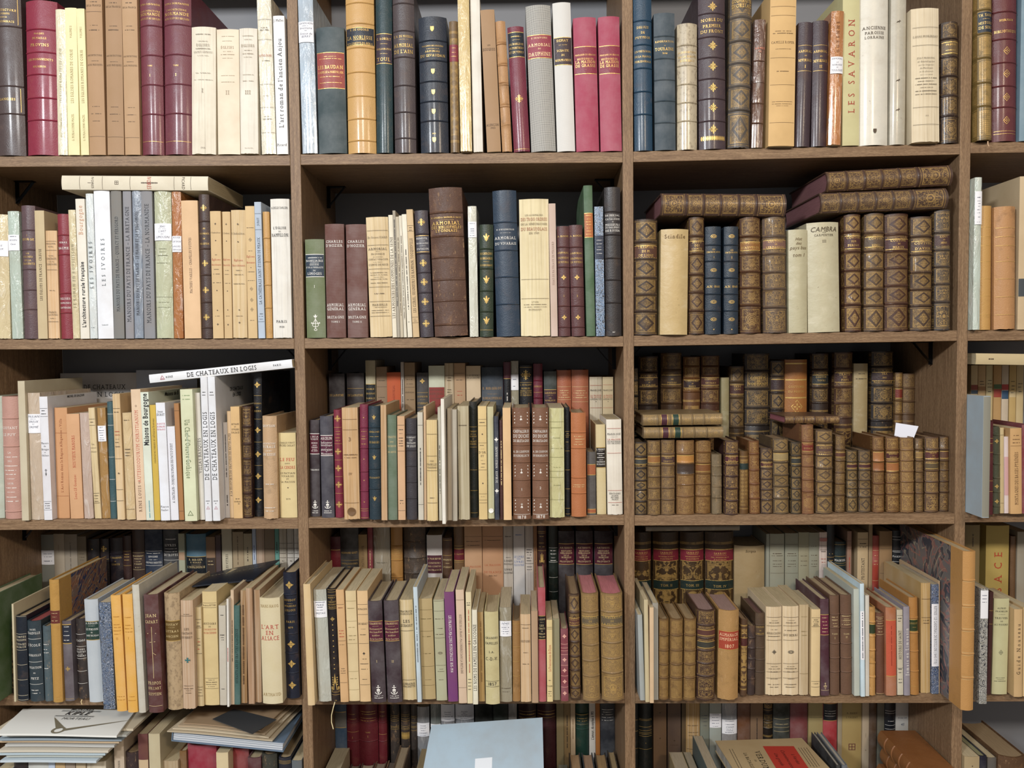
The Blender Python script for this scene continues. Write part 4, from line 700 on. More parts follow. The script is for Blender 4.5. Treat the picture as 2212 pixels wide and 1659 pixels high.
BLOCKS.append((3,0,'F',0,1140,4.1475,'''
-150 -10 612 -190 1575 | cl:4a6438 | | large green cloth book cut off by photo's left edge
66 122 850 58 1490 | gf:36281f | | dark gilt leather book set back beside the green one
127 146 685 103 1560 | pa:cabd9b | | thin tall cream board behind the navy gold-lined book
149 246 795 118 1557 | le:151f2c | cy;l798,955,1098,1230,1365,1505,1545;t 980 16 CONTES;t 1008 16 PHILOSOPH;t 1045 16 VOYAGES;t 1070 16 ALSACE | narrow navy book with broad cream rules
259 382 840 228 1560 | le:2c3a42:a04a48 | cw;l1000,1205,1405;t 915 14 NOEL;t 947 20 D'AREVILLE;t 1055 20 L'ÉCOLE;t 1145 18 GUERIOLLE;t 1255 18 COLLECTION;t 1303 11 DE;t 1352 18 METZ;m 1458 12 2;m 1485 12 2 | slate book with red page edges
396 466 885 372 1560 | lo:4a5a60 | cw;m 1045 12 2;m 1090 10 2;m 1120 12 2;m 1260 12 2 | worn slate-blue book left of tall mustard book
471 566 470 428 1567 | ma:b6863a | P740,865,6a2a22;cE;m 768 10 2;m 800 6 1;m 835 12 2;cg;l495,875,1530,1555 | tall mustard half-leather book with marbled boards
580 662 840 548 1555 | cl:5a5056 | P870,1040,242a3a;cw;m 890 12 2;m 930 6 1;m 968 12 2;m 1010 12 2;cg;l868,1042,1535,1555;o cross 44 1265 | grey-mauve book with navy label and small cross
695 786 820 665 1537 | lo:362e2c | cw;l955,1065,1172,1285,1395;t 1010 16 S. LAZARE;t 1090 13 ETUDES;t 1112 13 CHAPITRE;m 1132 8 1;t 1148 12 STRASBOURG | dark scuffed leather book left of green-labelled white one
796 918 648 745 1567 | cl:b4bcc1 | P840,1010,1a3a32;cw;t 858 16 A. RIEGLER;m 882 5 1;t 912 17 LE PINSON;t 940 10 DE;t 968 17 SAINT NICOLAS | grey-white book with dark green label
926 1030 672 882 1628 | mb:2a4a72 | | blue and black marbled book pulled out past shelf
1045 1132 610 985 1648 | cl:e2a540 | cb07c30;m 800 14 2;m 870 14 2;m 895 14 3;m 925 14 3;m 955 14 2;t 995 20 II;m 1515 12 3;m 1545 12 3 | bright yellow book numbered II
1143 1230 600 1090 1658 | cl:e2a540 | cb07c30;m 805 14 2;m 875 14 2;m 905 14 3;m 935 14 3;t 990 20 I;m 1515 12 3;m 1550 12 3 | bright yellow book numbered I
1242 1302 515 1178 1690 | ve:c2beae | | tall white vellum book left of dark red EGYPTIEN book
1330 1458 605 1278 1676 | cl:54231f | cE;t 790 26 JEAN;t 845 26 CAPART;o longcross 460 1120;t 1393 26 PROPOS;t 1440 22 SUR L'ART;t 1492 23 ÉGYPTIEN;l1600 | dark red cloth book PROPOS SUR L'ART ÉGYPTIEN
'''))
BLOCKS.append((3,0,'F',300,1140,4.1475,'''
249 386 592 212 1635 | mt:b2966f | P835,1018,6a4f22;cE;t 870 18 GUSTAV;m 895 5 1;t 930 18 LITTRAS;t 975 18 ANCIEN | mottled beige book with olive brown label
396 520 655 368 1628 | pc:be9d7c | cn;l790;m 775 10 1;t 907 19 LES;t 945 21 CHATEAUX;t 982 18 DU BERRY;c2c6c70;o plus 44 1185;cn;m 1415 9 3;m 1440 12 3;m 1458 10 1;m 1480 10 1 | fibrous tan paperback with small teal cross
529 585 715 503 1602 | pc:c6ad7c | cn;l820,895,1125,1425,1505;m 850 12 2;m 880 14 2;m 990 8 1;cr;m 1020 14 1;cn;m 1050 12 1;cr;m 1085 14 1;cn;m 1450 12 2;m 1475 10 2 | narrow tan paperback, black-red print, right of teal cross
591 718 575 565 1592 | pa:d6bd84 | cn;l675,717,1350,1442;t 696 15 Romain BITTNE;t 860 17 HISTOIRE;t 886 11 DE;cr;t 912 17 L'ARCHITECTURE;t 942 17 ALSACIENNE;cn;m 1365 9 1;m 1385 12 4;m 1405 10 3;m 1425 8 1 | yellow cream HISTOIRE DE L'ARCHITECTURE ALSACIENNE
726 788 700 712 1592 | pa:c2baaa | ck;m 785 12 1;m 962 16 2;m 985 8 1;m 1005 12 1;m 1445 12 1 | pale grey paperback right of the yellow cream one
792 812 640 785 1606 | pa:dedad2 | ck;cr;w 1200 1080 12 | very thin white booklet pushed forward
815 846 560 800 1585 | pa:cfb494 | ck;w 1200 830 12 | thin beige booklet with bent top
852 910 700 845 1587 | cl:2a5a52 | c101c1c;u 1395 905 22 SOIXANTE ANS DE GRAVURE ALSACIENNE | narrow teal book GRAVURE ALSACIENNE
916 975 565 893 1577 | pc:987044 | c4c3420;w 1400 690 22 | brown paperback with worn vertical title
983 1041 545 957 1582 | pc:ab8464 | | narrow reddish brown paperback, right of worn-title one
1046 1098 560 1028 1568 | pc:a3805c | | narrow brown paperback touching L'ART EN ALSACE
1105 1300 635 1075 1582 | cl:d2c299 | c9a8050;t 705 26 HANS HAUG;cb04038;t 892 36 L'ART;t 943 36 EN;t 992 36 ALSACE;c9a8050;t 1497 26 ARTHAUD | thick cream cloth book lettered L'ART EN ALSACE
1319 1448 405 1285 1532 | le:131b2e | b600,780,950,1125,1300;o clover 68 515,1045,1220,1412;t 650 17 HOUDOY;m 682 5 1;t 703 14 IMPRIMEURS;t 740 17 LILLOIS;t 843 17 PARIS;t 895 16 1879 | tall navy leather book with gold ornaments by divider
'''))
BLOCKS.append((3,1,'F',650,1130,4.1475,'''
48 110 550 5 1636 | cl:d6b67f | | tall plain straw-coloured book at bay's left end
158 270 600 108 1606 | gl:b5b9ad | N700,847;cK;m 712 12 3;t 735 18 PARIS;m 755 12 1;m 780 12 2;t 808 16 BRETAG | grey-green wrapped book with handwritten white label
275 352 590 232 1602 | le:1b1317 | l600,620,650,770,1515,1540;t 670 12 HENRY;t 690 8 DE;t 708 13 TABLEAU;t 732 13 HISTOIRE;t 755 11 FRANCE;o star 42 860;o dot 13 912,958,1005,1055,1103,1155,1210,1268,1305;o spire 170 1430;t 1590 9 1913 | narrow black book with gold spire ornament
356 425 600 312 1606 | pa:d2a571 | c80402c;m 760 12 2;cr;m 965 14 2;m 990 14 2;m 1018 14 2;cn;l730,1055,1430;m 1090 8 2;m 1305 12 1;m 1325 10 2;m 1345 10 2 | orange-tan paperback with red lines of type
431 526 610 395 1597 | pa:dac291 | c8c7c54;l700,880,1080,1330,1495;m 765 12 3;m 935 10 2;m 1010 14 3;m 1045 14 2;m 1395 10 2 | cream paperback with pale worn print
531 625 610 500 1602 | pa:dab581 | ck;l730,820,1080,1450;t 772 15 DE MAILHOL;t 903 19 DU BERRY;m 950 5 1;m 1000 12 2;o leaf 34 1170;m 1218 10 1;m 1262 12 4;m 1310 10 2;m 1400 8 1 | tan paperback lettered DU BERRY
636 762 705 595 1612 | cl:36232b | cE;P880,1060,591b33;t 903 18 CHAMPEVAL;m 927 4 1;t 950 16 Dictionnaire;t 978 16 des familles;t 1008 15 nobles;t 1040 16 de la Corrèze;t 1240 20 I;cw;o anchor 86 1498;m 1552 12 2;m 1570 12 2 | dark plum dictionary volume numbered I with anchor
776 905 700 738 1612 | cl:36232b | cE;P880,1060,591b33;t 903 18 CHAMPEVAL;m 927 4 1;t 950 16 Dictionnaire;t 978 16 des familles;t 1008 15 nobles;t 1040 16 de la Corrèze;t 1240 20 II;cw;o anchor 86 1498;m 1552 12 2;m 1570 12 2 | dark plum dictionary volume numbered II with anchor
917 1036 692 880 1592 | pc:ceb581 | ck;t 792 17 MAURICE;t 815 15 DUMOULIN;t 880 26 LES;t 918 30 DUBARRY;l965,1405;t 1440 17 LIBRAIRIE;t 1463 17 HACHETTE | crumpled cream paperback with torn wrinkled spine
1045 1082 575 1005 1606 | pa:bccdd6 | c505860;w 1260 740 16 | thin pale blue booklet with vertical writing
1090 1208 680 1055 1582 | pa:b69e6d | c6a5c34;l780,970,1285,1455;m 860 12 3;m 1018 14 2;m 1170 12 2;m 1405 8 1 | khaki paperback right of the pale blue booklet
1216 1310 690 1185 1592 | pa:aeae8e | cn;l700,790,1030,1275;m 860 12 3;m 945 10 2;m 998 12 3;o oval 40 1165;m 1310 8 1;m 1330 9 2;m 1405 8 1 | pale olive green paperback left of purple book
1321 1408 620 1282 1602 | pa:763876 | cw;d 830 1340 28 LES FRANCS-MAÇONS MUNICIPAUX 1815-1914 | bright purple paperback
1416 1488 600 1385 1616 | pa:d5b99d | c5c4c40;l690,1475;d 820 1350 22 HISTOIRE DE LA FRANC-MAÇONNERIE DANS LA BRETAGNE | pinkish beige paperback right of the purple one
1492 1540 620 1475 1618 | pa:dccda1 | ck;m 715 14 2;m 735 14 2;cr;w 1340 780 16;ck;m 1060 12 2;m 1082 12 2;m 1400 12 2;m 1430 12 2;m 1460 12 2;m 1490 12 2 | narrow cream paperback with red vertical print
1543 1590 780 1535 1626 | pa:e4e0c8 | ck;u 1503 905 32 LES NOMS DE FAMILLE EN GASCOGNE | narrow white-cream book LES NOMS DE FAMILLE EN GASCOGNE
'''))
BLOCKS.append((3,1,'F',1000,1130,4.1475,'''
146 197 800 130 1602 | pc:ae8a4f | c6a4c28;w 1420 880 14 | narrow ochre brown book with frayed foot
205 330 800 190 1627 | ve:c4b884 | ck;t 1030 17 GRANDES;t 1078 20 FAMILLES;t 1155 18 L.A.;t 1217 28 C.-D.-V.;t 1443 28 1857;l1418,1468 | rounded khaki paper book dated 1857
336 440 760 325 1606 | gl:969079 | N878,1015;cK;t 900 17 NÎMES;m 920 5 1;m 935 12 2;m 950 8 1;m 970 12 2;m 990 10 1;cn;m 1480 10 3;m 1510 9 2 | grey paper book with white handwritten label
446 515 880 443 1602 | lo:9a6e3a | l905,985,1110,1240,1370 | short narrow honey-brown leather book
521 612 820 510 1606 | pc:ceaa7d | cn;l910;m 940 10 2;t 1058 18 HISTOIRE;m 1160 10 1;m 1262 12 2 | tan paperback with torn flaking spine
619 676 790 610 1612 | pa:b29272 | | narrow pinkish brown paperback left of the red book
681 746 580 668 1602 | cl:ae434c | P830,1045,1a1616;cE;t 862 16 J. ALIZON;m 890 5 1;t 918 16 LES;t 945 15 CHATS;t 968 9 DE;t 993 14 PERRAN;t 1020 13 1748-1800 | narrow red cloth book with black label
755 806 870 750 1602 | pa:e1c98d | cr;u 1330 1090 22 La Francisation de Dijon;ck;l935,950;m 1410 10 1;t 1462 14 TOM;m 1510 10 2;m 1530 10 2;m 1550 8 2 | cream paperback with red vertical title
809 870 860 805 1587 | pa:8a8666 | | mottled olive paper book left of small wine book
880 946 950 876 1597 | cl:802f3b | ce8b0a0;o clover 38 1015,1225,1320,1420,1525;l1085,1120,1145,1180,1275,1370,1470 | short wine-coloured book with pale circle ornaments
961 1058 640 948 1577 | gd:5a4232 | b805,935,1065,1195,1320,1480;P850,920,5c3430;t 865 18 DISCOV;t 898 18 POLITI | dark brown gilt book with lozenges left of gilt pair
1081 1233 635 1062 1602 | gf:a88450:c97a7c | b800,940,1095,1235,1375;P838,920,645640;t 852 20 PHILOSTR;t 882 16 DE;t 910 18 VIGENERE | narrower of two tan gilt volumes with pink edges
1251 1446 638 1237 1602 | gf:a88450:c9747a | b800,940,1075,1215,1345;P838,920,645640;t 848 20 TABLEAUX;t 880 16 DE;t 910 18 LA PEINTVRE | thickest tan gilt TABLEAUX volume with pink page edges
'''))
BLOCKS.append((3,2,'F',1350,1120,4.1475,'''
110 158 865 85 1632 | pa:9ea6a6 | | thin grey booklets against left divider, shortest
165 205 730 150 1647 | pa:c6b68e | | thin cream booklet standing between grey and peach ones
208 245 800 203 1655 | pa:d6b68e | | thin peach booklet pulled furthest out
250 299 760 247 1627 | pa:9a9a92 | | grey booklets left of three matching gilt volumes
306 396 905 308 1627 | gm:8a6434 | b1050,1185,1310,1430 | tan gilt volume, left of three matching
408 521 905 412 1642 | gm:8a6434 | b1050,1185,1310,1430 | tan gilt volume, middle of three matching
528 636 905 536 1637 | gm:8a6434 | b1050,1185,1310,1430 | tan gilt volume, right of three matching
650 812 825 655 1637 | gf:50342a:9a7a72 | b960,1075,1185,1300,1415;P1000,1055,5a322a;P1105,1165,34342c | thick dark brown worn leather book with pinkish pages
840 1022 830 850 1632 | lo:ab8047:a07f76 | P1010,1180,ab3c26;ce8c8a0;t 1045 26 ALMANACH;t 1085 24 IMPÉRIAL;t 1145 30 1807 | light brown book with red ALMANACH label
1035 1096 905 1042 1592 | gf:6a4a2e | P1070,1150,4c1c1c | narrow worn gilt book right of ALMANACH book
1101 1166 965 1108 1587 | lo:3a2a26 | b1070,1165,1260,1350,1440 | very dark narrow worn leather book
1171 1252 852 1175 1582 | le:523e2d:6a4a44 | b955,1050,1160,1265,1375;t 975 14 COUTUME;t 1005 10 DE;t 1035 14 LORRAINE | brown leather book left of cream paperback pair
1264 1404 795 1268 1587 | pc:dac29a | cn;l885,962,1090,1300,1375,1430;m 915 6 1;m 935 12 2;m 995 8 1;t 1028 17 BERRICHONS;m 1055 11 3;ck;o star 44 1195;cn;m 1325 8 1;m 1347 12 3;m 1372 9 1;m 1437 8 1;m 1487 12 3;m 1510 12 2 | cream paperback with black flower mark
1412 1556 790 1416 1587 | pc:dac29a | cn;l885,962,1090,1300,1375,1430;m 912 6 1;m 935 12 2;m 1003 12 3;t 1045 18 DU BERRI;ck;o oval 52 1195;cn;m 1325 8 1;m 1345 12 3;m 1372 9 1;m 1437 8 1;m 1487 12 3;m 1510 12 2 | cream paperback with black oval wreath mark
1561 1642 775 1567 1587 | pc:bea67e | c8c7850;m 880 10 2;m 1010 12 2;m 1045 10 2;l1390 | khaki-cream paperback right of the oval wreath one
'''))
BLOCKS.append((3,2,'F',1700,1130,4.1475,'''
216 296 775 220 1552 | pa:dec28e | ck;l850,930,1420,1470;m 868 12 1;m 885 12 2;m 905 12 1;m 920 12 2;m 1440 10 2 | cream paperback left of maroon book
306 382 685 300 1550 | cl:4a232f | cE;P820,1005,6a1c3a;m 850 12 2;m 885 12 2;m 915 12 2;m 945 12 2;m 975 12 2;o monogram 60 1460;l1500 | dark maroon book with violet label
391 476 652 387 1542 | le:6a4a37 | b820,940,1080,1210,1335;cE;m 845 12 2;m 870 12 2;m 900 8 1;m 925 12 2;t 995 12 TOME;t 1030 16 I | brown leather book, left of matching TOME pair
490 592 648 483 1537 | le:6a4a37 | b820,940,1080,1210,1335;cE;m 835 12 3;m 860 8 1;m 875 12 3;m 895 8 1;m 912 12 3;t 995 12 TOME;t 1022 16 II | brown leather book, right of matching TOME pair
604 660 592 598 1550 | pa:b5bdb1 | | pale grey-green booklets left of bright blue-white one
665 700 545 655 1557 | pa:c6deea | N790,1225;c404850;w 1210 800 20 | bright blue-white booklet standing taller
705 738 650 703 1552 | pa:cdc9bd | | white booklet right of bright blue-white one
742 796 755 740 1550 | lo:be8a46 | b890,1015,1140,1255,1380;P905,995,2a3a1e | thin honey-coloured leather book with green label
804 880 810 799 1537 | le:6a4230 | cE;l845,880,925,1000,1530;m 860 10 2;m 900 10 2;m 945 10 2;m 975 10 2 | brown leather book between honey and russet ones
894 986 760 888 1550 | cl:ac653a | P870,1375,c95236;c8c3020;w 1280 930 18 | russet book with long vermilion vertical label
991 1043 780 984 1542 | pa:c6bea6 | ck;l830,1300;m 855 14 2;m 880 12 2;u 1220 960 24 HISTOIRE DE SAINT;m 1310 14 2;m 1340 12 2;m 1400 12 2;m 1430 12 2 | cream booklet right of russet book
1053 1106 752 1046 1547 | cl:8a828e | cw;u 1365 940 26 Jamais en Limousin | lilac grey book with white vertical script
1113 1189 670 1097 1542 | le:ae7636 | b850,985,1150,1330;P865,975,2a3a1a;t 900 14 LOUIS XIV;m 935 6 1;l1465 | caramel leather book with dark green label
1203 1300 540 1205 1527 | pc:ba9659 | cn;l680,845;m 870 12 2;m 895 12 2 | tall thick unbound ochre paper book
1305 1376 552 1305 1532 | mb:2a4a7a | N725,1285;ck;d 745 1265 26 REYNIE / LE CARDINAL DE BOUILLON (1643-1715) | blue marbled booklet with white vertical title label
1380 1392 520 1382 1527 | pa:c6a67e | | thin peach board right of blue marbled booklet
'''))
BLOCKS.append((3,3,'F',2012,1130,4.1475,'''
427 495 590 445 1622 | mb:8e8c80 | N605,855;cK;m 650 12 2;m 680 12 2;m 710 12 2 | grey mottled book with label, next to marbled folio
501 536 620 525 1535 | le:482220 | l785,905 | thin dark brown book behind grey mottled one
545 680 680 567 1537 | pa:c4c090 | ck;t 765 13 ALFRED;t 793 13 FRANKLIN;m 820 4 1;t 853 16 TRES VIEL;t 882 10 DES;t 912 15 AU POUDRE;o diamond 44 1160;m 1388 8 2;m 1403 6 1;m 1418 8 3 | pale yellow-green paperback with small lozenge mark
741 815 775 745 1560 | pa:ceaa76 | c3c2c1c;u 1360 900 30 Guide Nouveau | tan paperback with brush-written vertical title
820 900 760 828 1555 | pa:ceae7a | | tan paperback at the photo's right edge
'''))
BLOCKS.append((3,0,'B',0,1140,4.1475,'''
252 392 65 - - | pa:7c8078 | N205,332;cK;m 235 10 2;m 262 10 2;m 300 14 2 | grey-green book with black-inked white label
396 505 58 - - | pa:a0937f | c8c7c68;w 230 160 16 | taupe paperback right of the labelled one
509 640 62 - - | pa:8e8373 | c6a6054;w 380 120 18 | wider taupe paperback left of narrow brown-grey one
648 726 80 - - | pa:6c6354 | cn;m 235 10 2;m 265 12 2;m 290 8 1 | narrow brown-grey book in shadow
770 876 105 - - | le:1e181a | l300,340;o dot 14 195 | black book right of the narrow brown-grey one
886 964 103 - - | le:241c20 | o cross 56 190;l285 | narrow black book with gold cross
970 1086 95 - - | le:231d25 | b240;t 270 14 C. GRANDIER;t 302 8 DE;t 330 14 COMTE | dark violet-black book with pale lettering
1090 1164 75 - - | le:3a2420 | l212,340;m 240 12 2;m 262 12 2;m 290 12 2 | narrow dark red-brown leather book
1168 1278 -30 - - | le:40302a | cE;l195,350;t 225 12 MONUMENT;m 250 12 2;m 275 8 1;m 298 12 2;m 330 10 1 | brown leather book taller than its left neighbour
1283 1440 -30 - - | cl:13243c | cw;m 200 10 4;t 230 14 SEVIGNE;m 258 8 1;t 285 15 OEUVRES INEDITES;l180,312 | glossy navy book with white lettering
1450 1590 -20 - - | cl:2c2c2f | cw;m 70 12 3;t 125 20 LIVRES;m 158 9 4;m 185 9 4;t 215 20 DE TROYES;l262 | charcoal book lettered LIVRES DE TROYES
'''))
BLOCKS.append((3,0,'B',300,1140,4.1475,'''
350 404 55 - - | pa:a6aa90 | P220,290,b08c6c | narrow pale sage book left of blue one
412 590 60 - - | cl:3c6c84 | P260,420,141a22;cE;t 288 16 R. BERGER;t 312 13 G. HUARD;m 335 5 1;t 355 17 L'IMPRIMERIE | blue cloth book with black lower label
597 678 85 - - | pa:8a6c52 | P270,420,3a2a20;cE;m 300 12 2;m 330 12 2 | brown-topped book with dark lower label
684 728 70 - - | pa:4c3e42 | l270 | narrow dark mauve book
736 826 -20 - - | pa:c0b69a | ck;u 350 205 20 LES VITRES | pale cream book lettered vertically in black
834 930 40 - - | pa:a59172 | c6a5a44;w 330 80 18 | shadowed khaki book right of pale cream one
934 1008 55 - - | pa:aa9b7c | ck;w 300 180 18 | narrow khaki book with small vertical type
1012 1044 -20 - - | pa:acb8c8 | c4c5c8c;w 260 130 14 | thin pale blue-white book
1046 1116 -10 - - | pc:ae937c | | pinkish brown paperback right of thin pale blue one
1120 1210 -15 - - | pa:86725c | l160 | taupe book left of thin turquoise one
1214 1250 -20 - - | pa:5c9c90 | c1c3c3c;w 200 100 18 | thin turquoise book
1253 1316 -20 - - | pc:c0b5a2 | l110,155,200,240;m 270 12 1 | white ruled paperback, left of three
1321 1380 -20 - - | pc:c0b9ae | l110,155,200,240;m 270 12 1 | white ruled paperback, middle of three
1385 1428 -20 - - | gl:ccc6bc | l110,155,200,240;m 270 12 1 | white ruled paperback, right of three, in plastic
'''))
BLOCKS.append((3,1,'B',650,1130,4.1475,'''
245 340 125 - - | cl:5c1c24 | P240,420,6c1620 | dark red book in the left shadow
346 508 -20 - - | cl:221d1b | t 240 16 ARMAND GUET;l310;t 340 15 IMPRESSIONS;t 370 12 DES;m 400 14 3 | wide black book with gold type
514 590 105 - - | pa:96794f | c5c4428;u 390 200 20 MAÎTRE LES IMPR | tan book left of thin bright red one
594 636 -20 - - | cl:801824 | cE;w 380 220 14 | thin bright red book
642 792 -20 - - | gl:968c79 | c6a6454;m 330 12 2 | grey-beige book in shiny transparent wrapper
800 902 -20 - - | le:ab783a | b180,310,465;l210,300;m 225 10 3;m 245 10 3;m 270 8 2;m 290 8 2 | caramel leather book
914 1108 -20 - - | lo:4a3c31 | b150,290,430 | wide heavily worn dark brown leather book
1125 1262 110 - - | pa:cac6c3 | P290,450,4a1424;cE;t 320 14 P. VAN BEVER;t 358 13 CONTEURS;t 388 13 DES CONTES;t 420 14 DE FRANCE | grey-white book with maroon label
1265 1352 135 - - | le:523826 | l155,290;cE;t 330 13 IMPRIMEURS;m 360 8 1;t 395 13 LYONNAIS | brown leather book with cream gilt lines
1366 1458 -20 - - | le:705234 | P205,315,6a1c28;t 255 12 A. CLAUDIN;l180,330 | olive-brown leather book with red label
'''))
BLOCKS.append((3,1,'B',1000,1130,4.1475,'''
10 166 -20 - - | pa:c29670 | cn;l95;m 140 10 3;m 175 10 4;cb0603c;t 370 17 LA MAISON | kraft paperback LA MAISON, left one
170 356 -20 - - | pa:bd8c66 | cn;l95;m 130 10 3;cb0603c;t 355 17 LA MAISON;t 420 19 DE FRANCE;cn;t 453 12 1848-1967 | wider kraft paperback LA MAISON, right one
360 446 -20 - - | pc:b6aca0 | ck;m 95 12 2;m 285 10 1;t 315 17 LOGIS;t 345 14 NOUVELLE;t 395 16 LIVRE;t 425 16 ILLUSTRÉ | mottled white-grey paperback with black type
450 550 -20 - - | pa:c6c2be | c40609c;m 80 14 2;t 280 17 LE LIVRE;m 300 10 1;t 325 17 LIVRES;t 355 17 ILLUSTRÉ | white paperback with blue-grey type
554 628 -20 - - | pc:bab0a7 | ck;m 215 13 2;m 238 12 2;m 262 8 1;m 290 14 2;m 315 12 2;l340;m 370 10 2;m 395 10 2 | grey-white creased paperback
631 662 -20 - - | pa:8e603e | c5c3420;w 560 200 14 | thin brown book left of dark red gilt one
666 744 -20 - - | le:3c1c18 | l50,65,225;m 95 10 1;m 155 10 2;m 190 10 2;o spire 100 290 | dark red-brown leather book with gold pendant motif
766 848 -20 - - | le:18241d | cw;l200,330,470,600;m 225 12 2;m 255 12 2;m 290 6 1;m 315 12 2 | dark green leather book left of matching volumes
855 998 75 - - | cl:2c2125 | cE;P185,372,501426;t 222 14 ARTEFEUIL;t 250 13 HISTOIRE;t 270 13 HÉROÏQUE;t 290 11 DE LA;t 308 12 NOBLESSE;t 325 8 DE;t 345 14 PROVENCE | dark PROVENCE volume with maroon label, left of three
1012 1164 75 - - | cl:2c2125 | cE;P185,372,501426;t 222 14 ARTEFEUIL;t 250 13 HISTOIRE;t 270 13 HÉROÏQUE;t 290 11 DE LA;t 308 12 NOBLESSE;t 325 8 DE;t 345 14 PROVENCE | dark PROVENCE volume with maroon label, middle of three
1178 1362 75 - - | cl:2c2125 | cE;P185,372,501426;t 222 14 ARTEFEUIL;t 250 13 HISTOIRE;t 270 13 HÉROÏQUE;t 290 11 DE LA;t 308 12 NOBLESSE;t 325 8 DE;t 345 14 PROVENCE | dark PROVENCE volume with maroon label, right of three
'''))
BLOCKS.append((3,2,'B',1350,1120,4.1475,'''
62 240 128 - - | gf:4e3618 | P280,385,78182a;P555,640,1b2b27;t 310 17 SARROU;m 328 5 1;m 345 10 2;t 365 12 D'AUTERIVE | red-labelled gilt volume half hidden by the left divider
258 490 128 - - | gf:4e3618 | P280,385,78182a;P555,640,1b2b27;t 308 17 SARROU;m 325 5 1;m 343 10 2;t 363 12 D'AUTERIVE;t 600 20 TOM. II | red-labelled gilt volume marked TOM. II
502 716 128 - - | gf:4e3618 | P280,385,78182a;P555,640,1b2b27;t 308 17 SARROU;m 325 5 1;m 343 10 2;t 363 12 D'AUTERIVE;t 600 20 TOM. III | red-labelled gilt volume marked TOM. III
726 984 128 - - | gf:4e3618 | P280,385,78182a;P555,640,1b2b27;t 315 17 SARROU;m 333 5 1;m 350 10 2;t 370 12 D'AUTERIVE;t 608 20 TOM. IV | red-labelled gilt volume marked TOM. IV
990 1262 250 - - | ve:a38a60 | c4a3820;T 295 22 Scripta | broad brown vellum book right of TOM. IV
1268 1296 140 - - | pa:8e9284 | | thin grey board right of brown vellum book
1302 1430 140 - - | pa:929684 | cn;m 315 14 2;m 335 10 3;m 380 10 2;m 410 10 2;m 430 10 2;l232,490 | sage green paperback, left of three
1437 1556 135 - - | pa:8c907e | cn;m 315 14 2;m 335 10 3;m 380 10 2;m 410 10 2;m 430 10 2;l232,490 | sage green paperback, middle of three
1562 1665 130 - - | pa:8c8f7d | cn;m 250 12 2;m 330 12 2;m 380 10 2;m 410 10 2;m 430 10 2 | sage green paperback, right of three
'''))
BLOCKS.append((3,2,'B',1700,1130,4.1475,'''
107 215 85 - - | pa:949278 | cn;m 295 10 2;m 340 10 2;m 380 10 2;l215 | dull olive paperback left of pinkish white one
219 298 85 - - | pc:cdbcb4 | cb04c44;P135,165,b07068;ck;l205,240;m 255 12 2;cr;m 320 12 2;m 350 12 1 | narrow pinkish white paperback with red print
302 384 -20 - - | le:13191f | cg;l290,345,380;m 260 12 1;m 320 12 1;m 360 12 2 | narrow black leather book with gold lines
389 502 170 - - | le:182a2e | l195,300,360,380;cw;t 335 17 MANUEL | dark blue-green leather book lettered MANUEL
542 580 75 - - | pa:967464 | cr;w 420 300 14;cn;l160,230 | thin pink-brown book with red vertical type
636 730 85 - - | pa:c4ac84 | ck;l145,205;m 185 14 2;m 215 10 2;u 505 310 26 PROTESTANT | cream book lettered PROTESTANT vertically
735 768 15 - - | pa:9e8664 | | thin tan book left of the vermilion one
771 830 115 - - | cl:a23222 | cE;l245,515;m 290 10 2;m 340 10 2;m 370 10 2 | vermilion red book
834 946 75 - - | pa:967650 | l230,450 | ochre-brown paperback right of vermilion book
950 1050 70 - - | le:171b1f | cw;l125,150,250,260,345;t 300 14 PARDOE | black leather book at right end, beside marbled folio
'''))
BLOCKS.append((3,3,'B',2012,1130,4.1475,'''
308 440 20 - - | pa:907c52 | cn;w 210 100 24 | khaki book behind the divider's edge
500 706 25 - - | pa:baa152 | cb04028;u 830 250 66 ALSACE | wide yellow book with red letters ALSACE
716 770 120 - - | le:6c4c2c | | brown leather book right of the yellow ALSACE one
776 880 80 - - | pa:9a9282 | | grey-beige book at the photo's right edge
'''))
K=5.53
BLOCKS.append((4,0,'F',0,1500,K,'''
-40 130 900 - y-10 | pa:a8b4b8 | | grey white book under paper pile, leftmost
145 320 800 - y-5 | le:2c2426 | | blackish book under paper pile
325 570 780 - y0 | pa:c4c8c4 | | light grey book under paper pile
575 650 780 - y0 | pa:bccde4 | | pale blue book under paper pile
655 770 780 - y0 | pa:c4a474 | | tan book under paper pile
775 890 782 - y0 | pa:9e8e7e | | grey-brown book under paper pile
900 1015 782 - y0 | pa:c4b08e | | beige book under paper pile
1022 1250 812 - y0 | pc:ccc0a8 | | cream fibrous book right under pile's corner
1362 1478 440 - y0 | pa:c4b098 | ck;u 879 790 22 TRENSIN | tall tan book right of paper pile
1482 1640 705 - y0 | lo:3a2a2a | | dark leather book with rounded worn spine
1652 1768 478 - y0 | pa:6a3a3a | P782,1400,c8ac84 | mauve and tan book left of yellowish one
1778 1925 475 - y0 | pa:c4b894 | | yellowish cream book left of binder stack
'''))
BLOCKS.append((4,0,'F',340,1500,K,'''
60 250 800 - y10 | pc:ac9470 | | tan page block below binder's left corner
262 342 680 - y20 | cl:7a521e | | narrow ochre book left of crimson one
346 690 612 - y20 | cl:9c1f36 | | crimson book beneath the blue binder
700 865 700 - y-5 | pa:d4c094 | | cream open-topped book between two red ones
872 1060 652 - y20 | cl:8a2626 | | brick red book beneath the blue binder
1072 1228 765 - y0 | cl:5a2428 | | short maroon book beneath the blue binder
1234 1415 725 - y0 | lo:3a3a32 | | dark book with yellow-veined top
1440 1590 762 - y0 | le:222430 | l800,815,830 | black-blue book with light rules
1603 1722 795 - y0 | pa:5a666e | | slate book against the divider
'''))
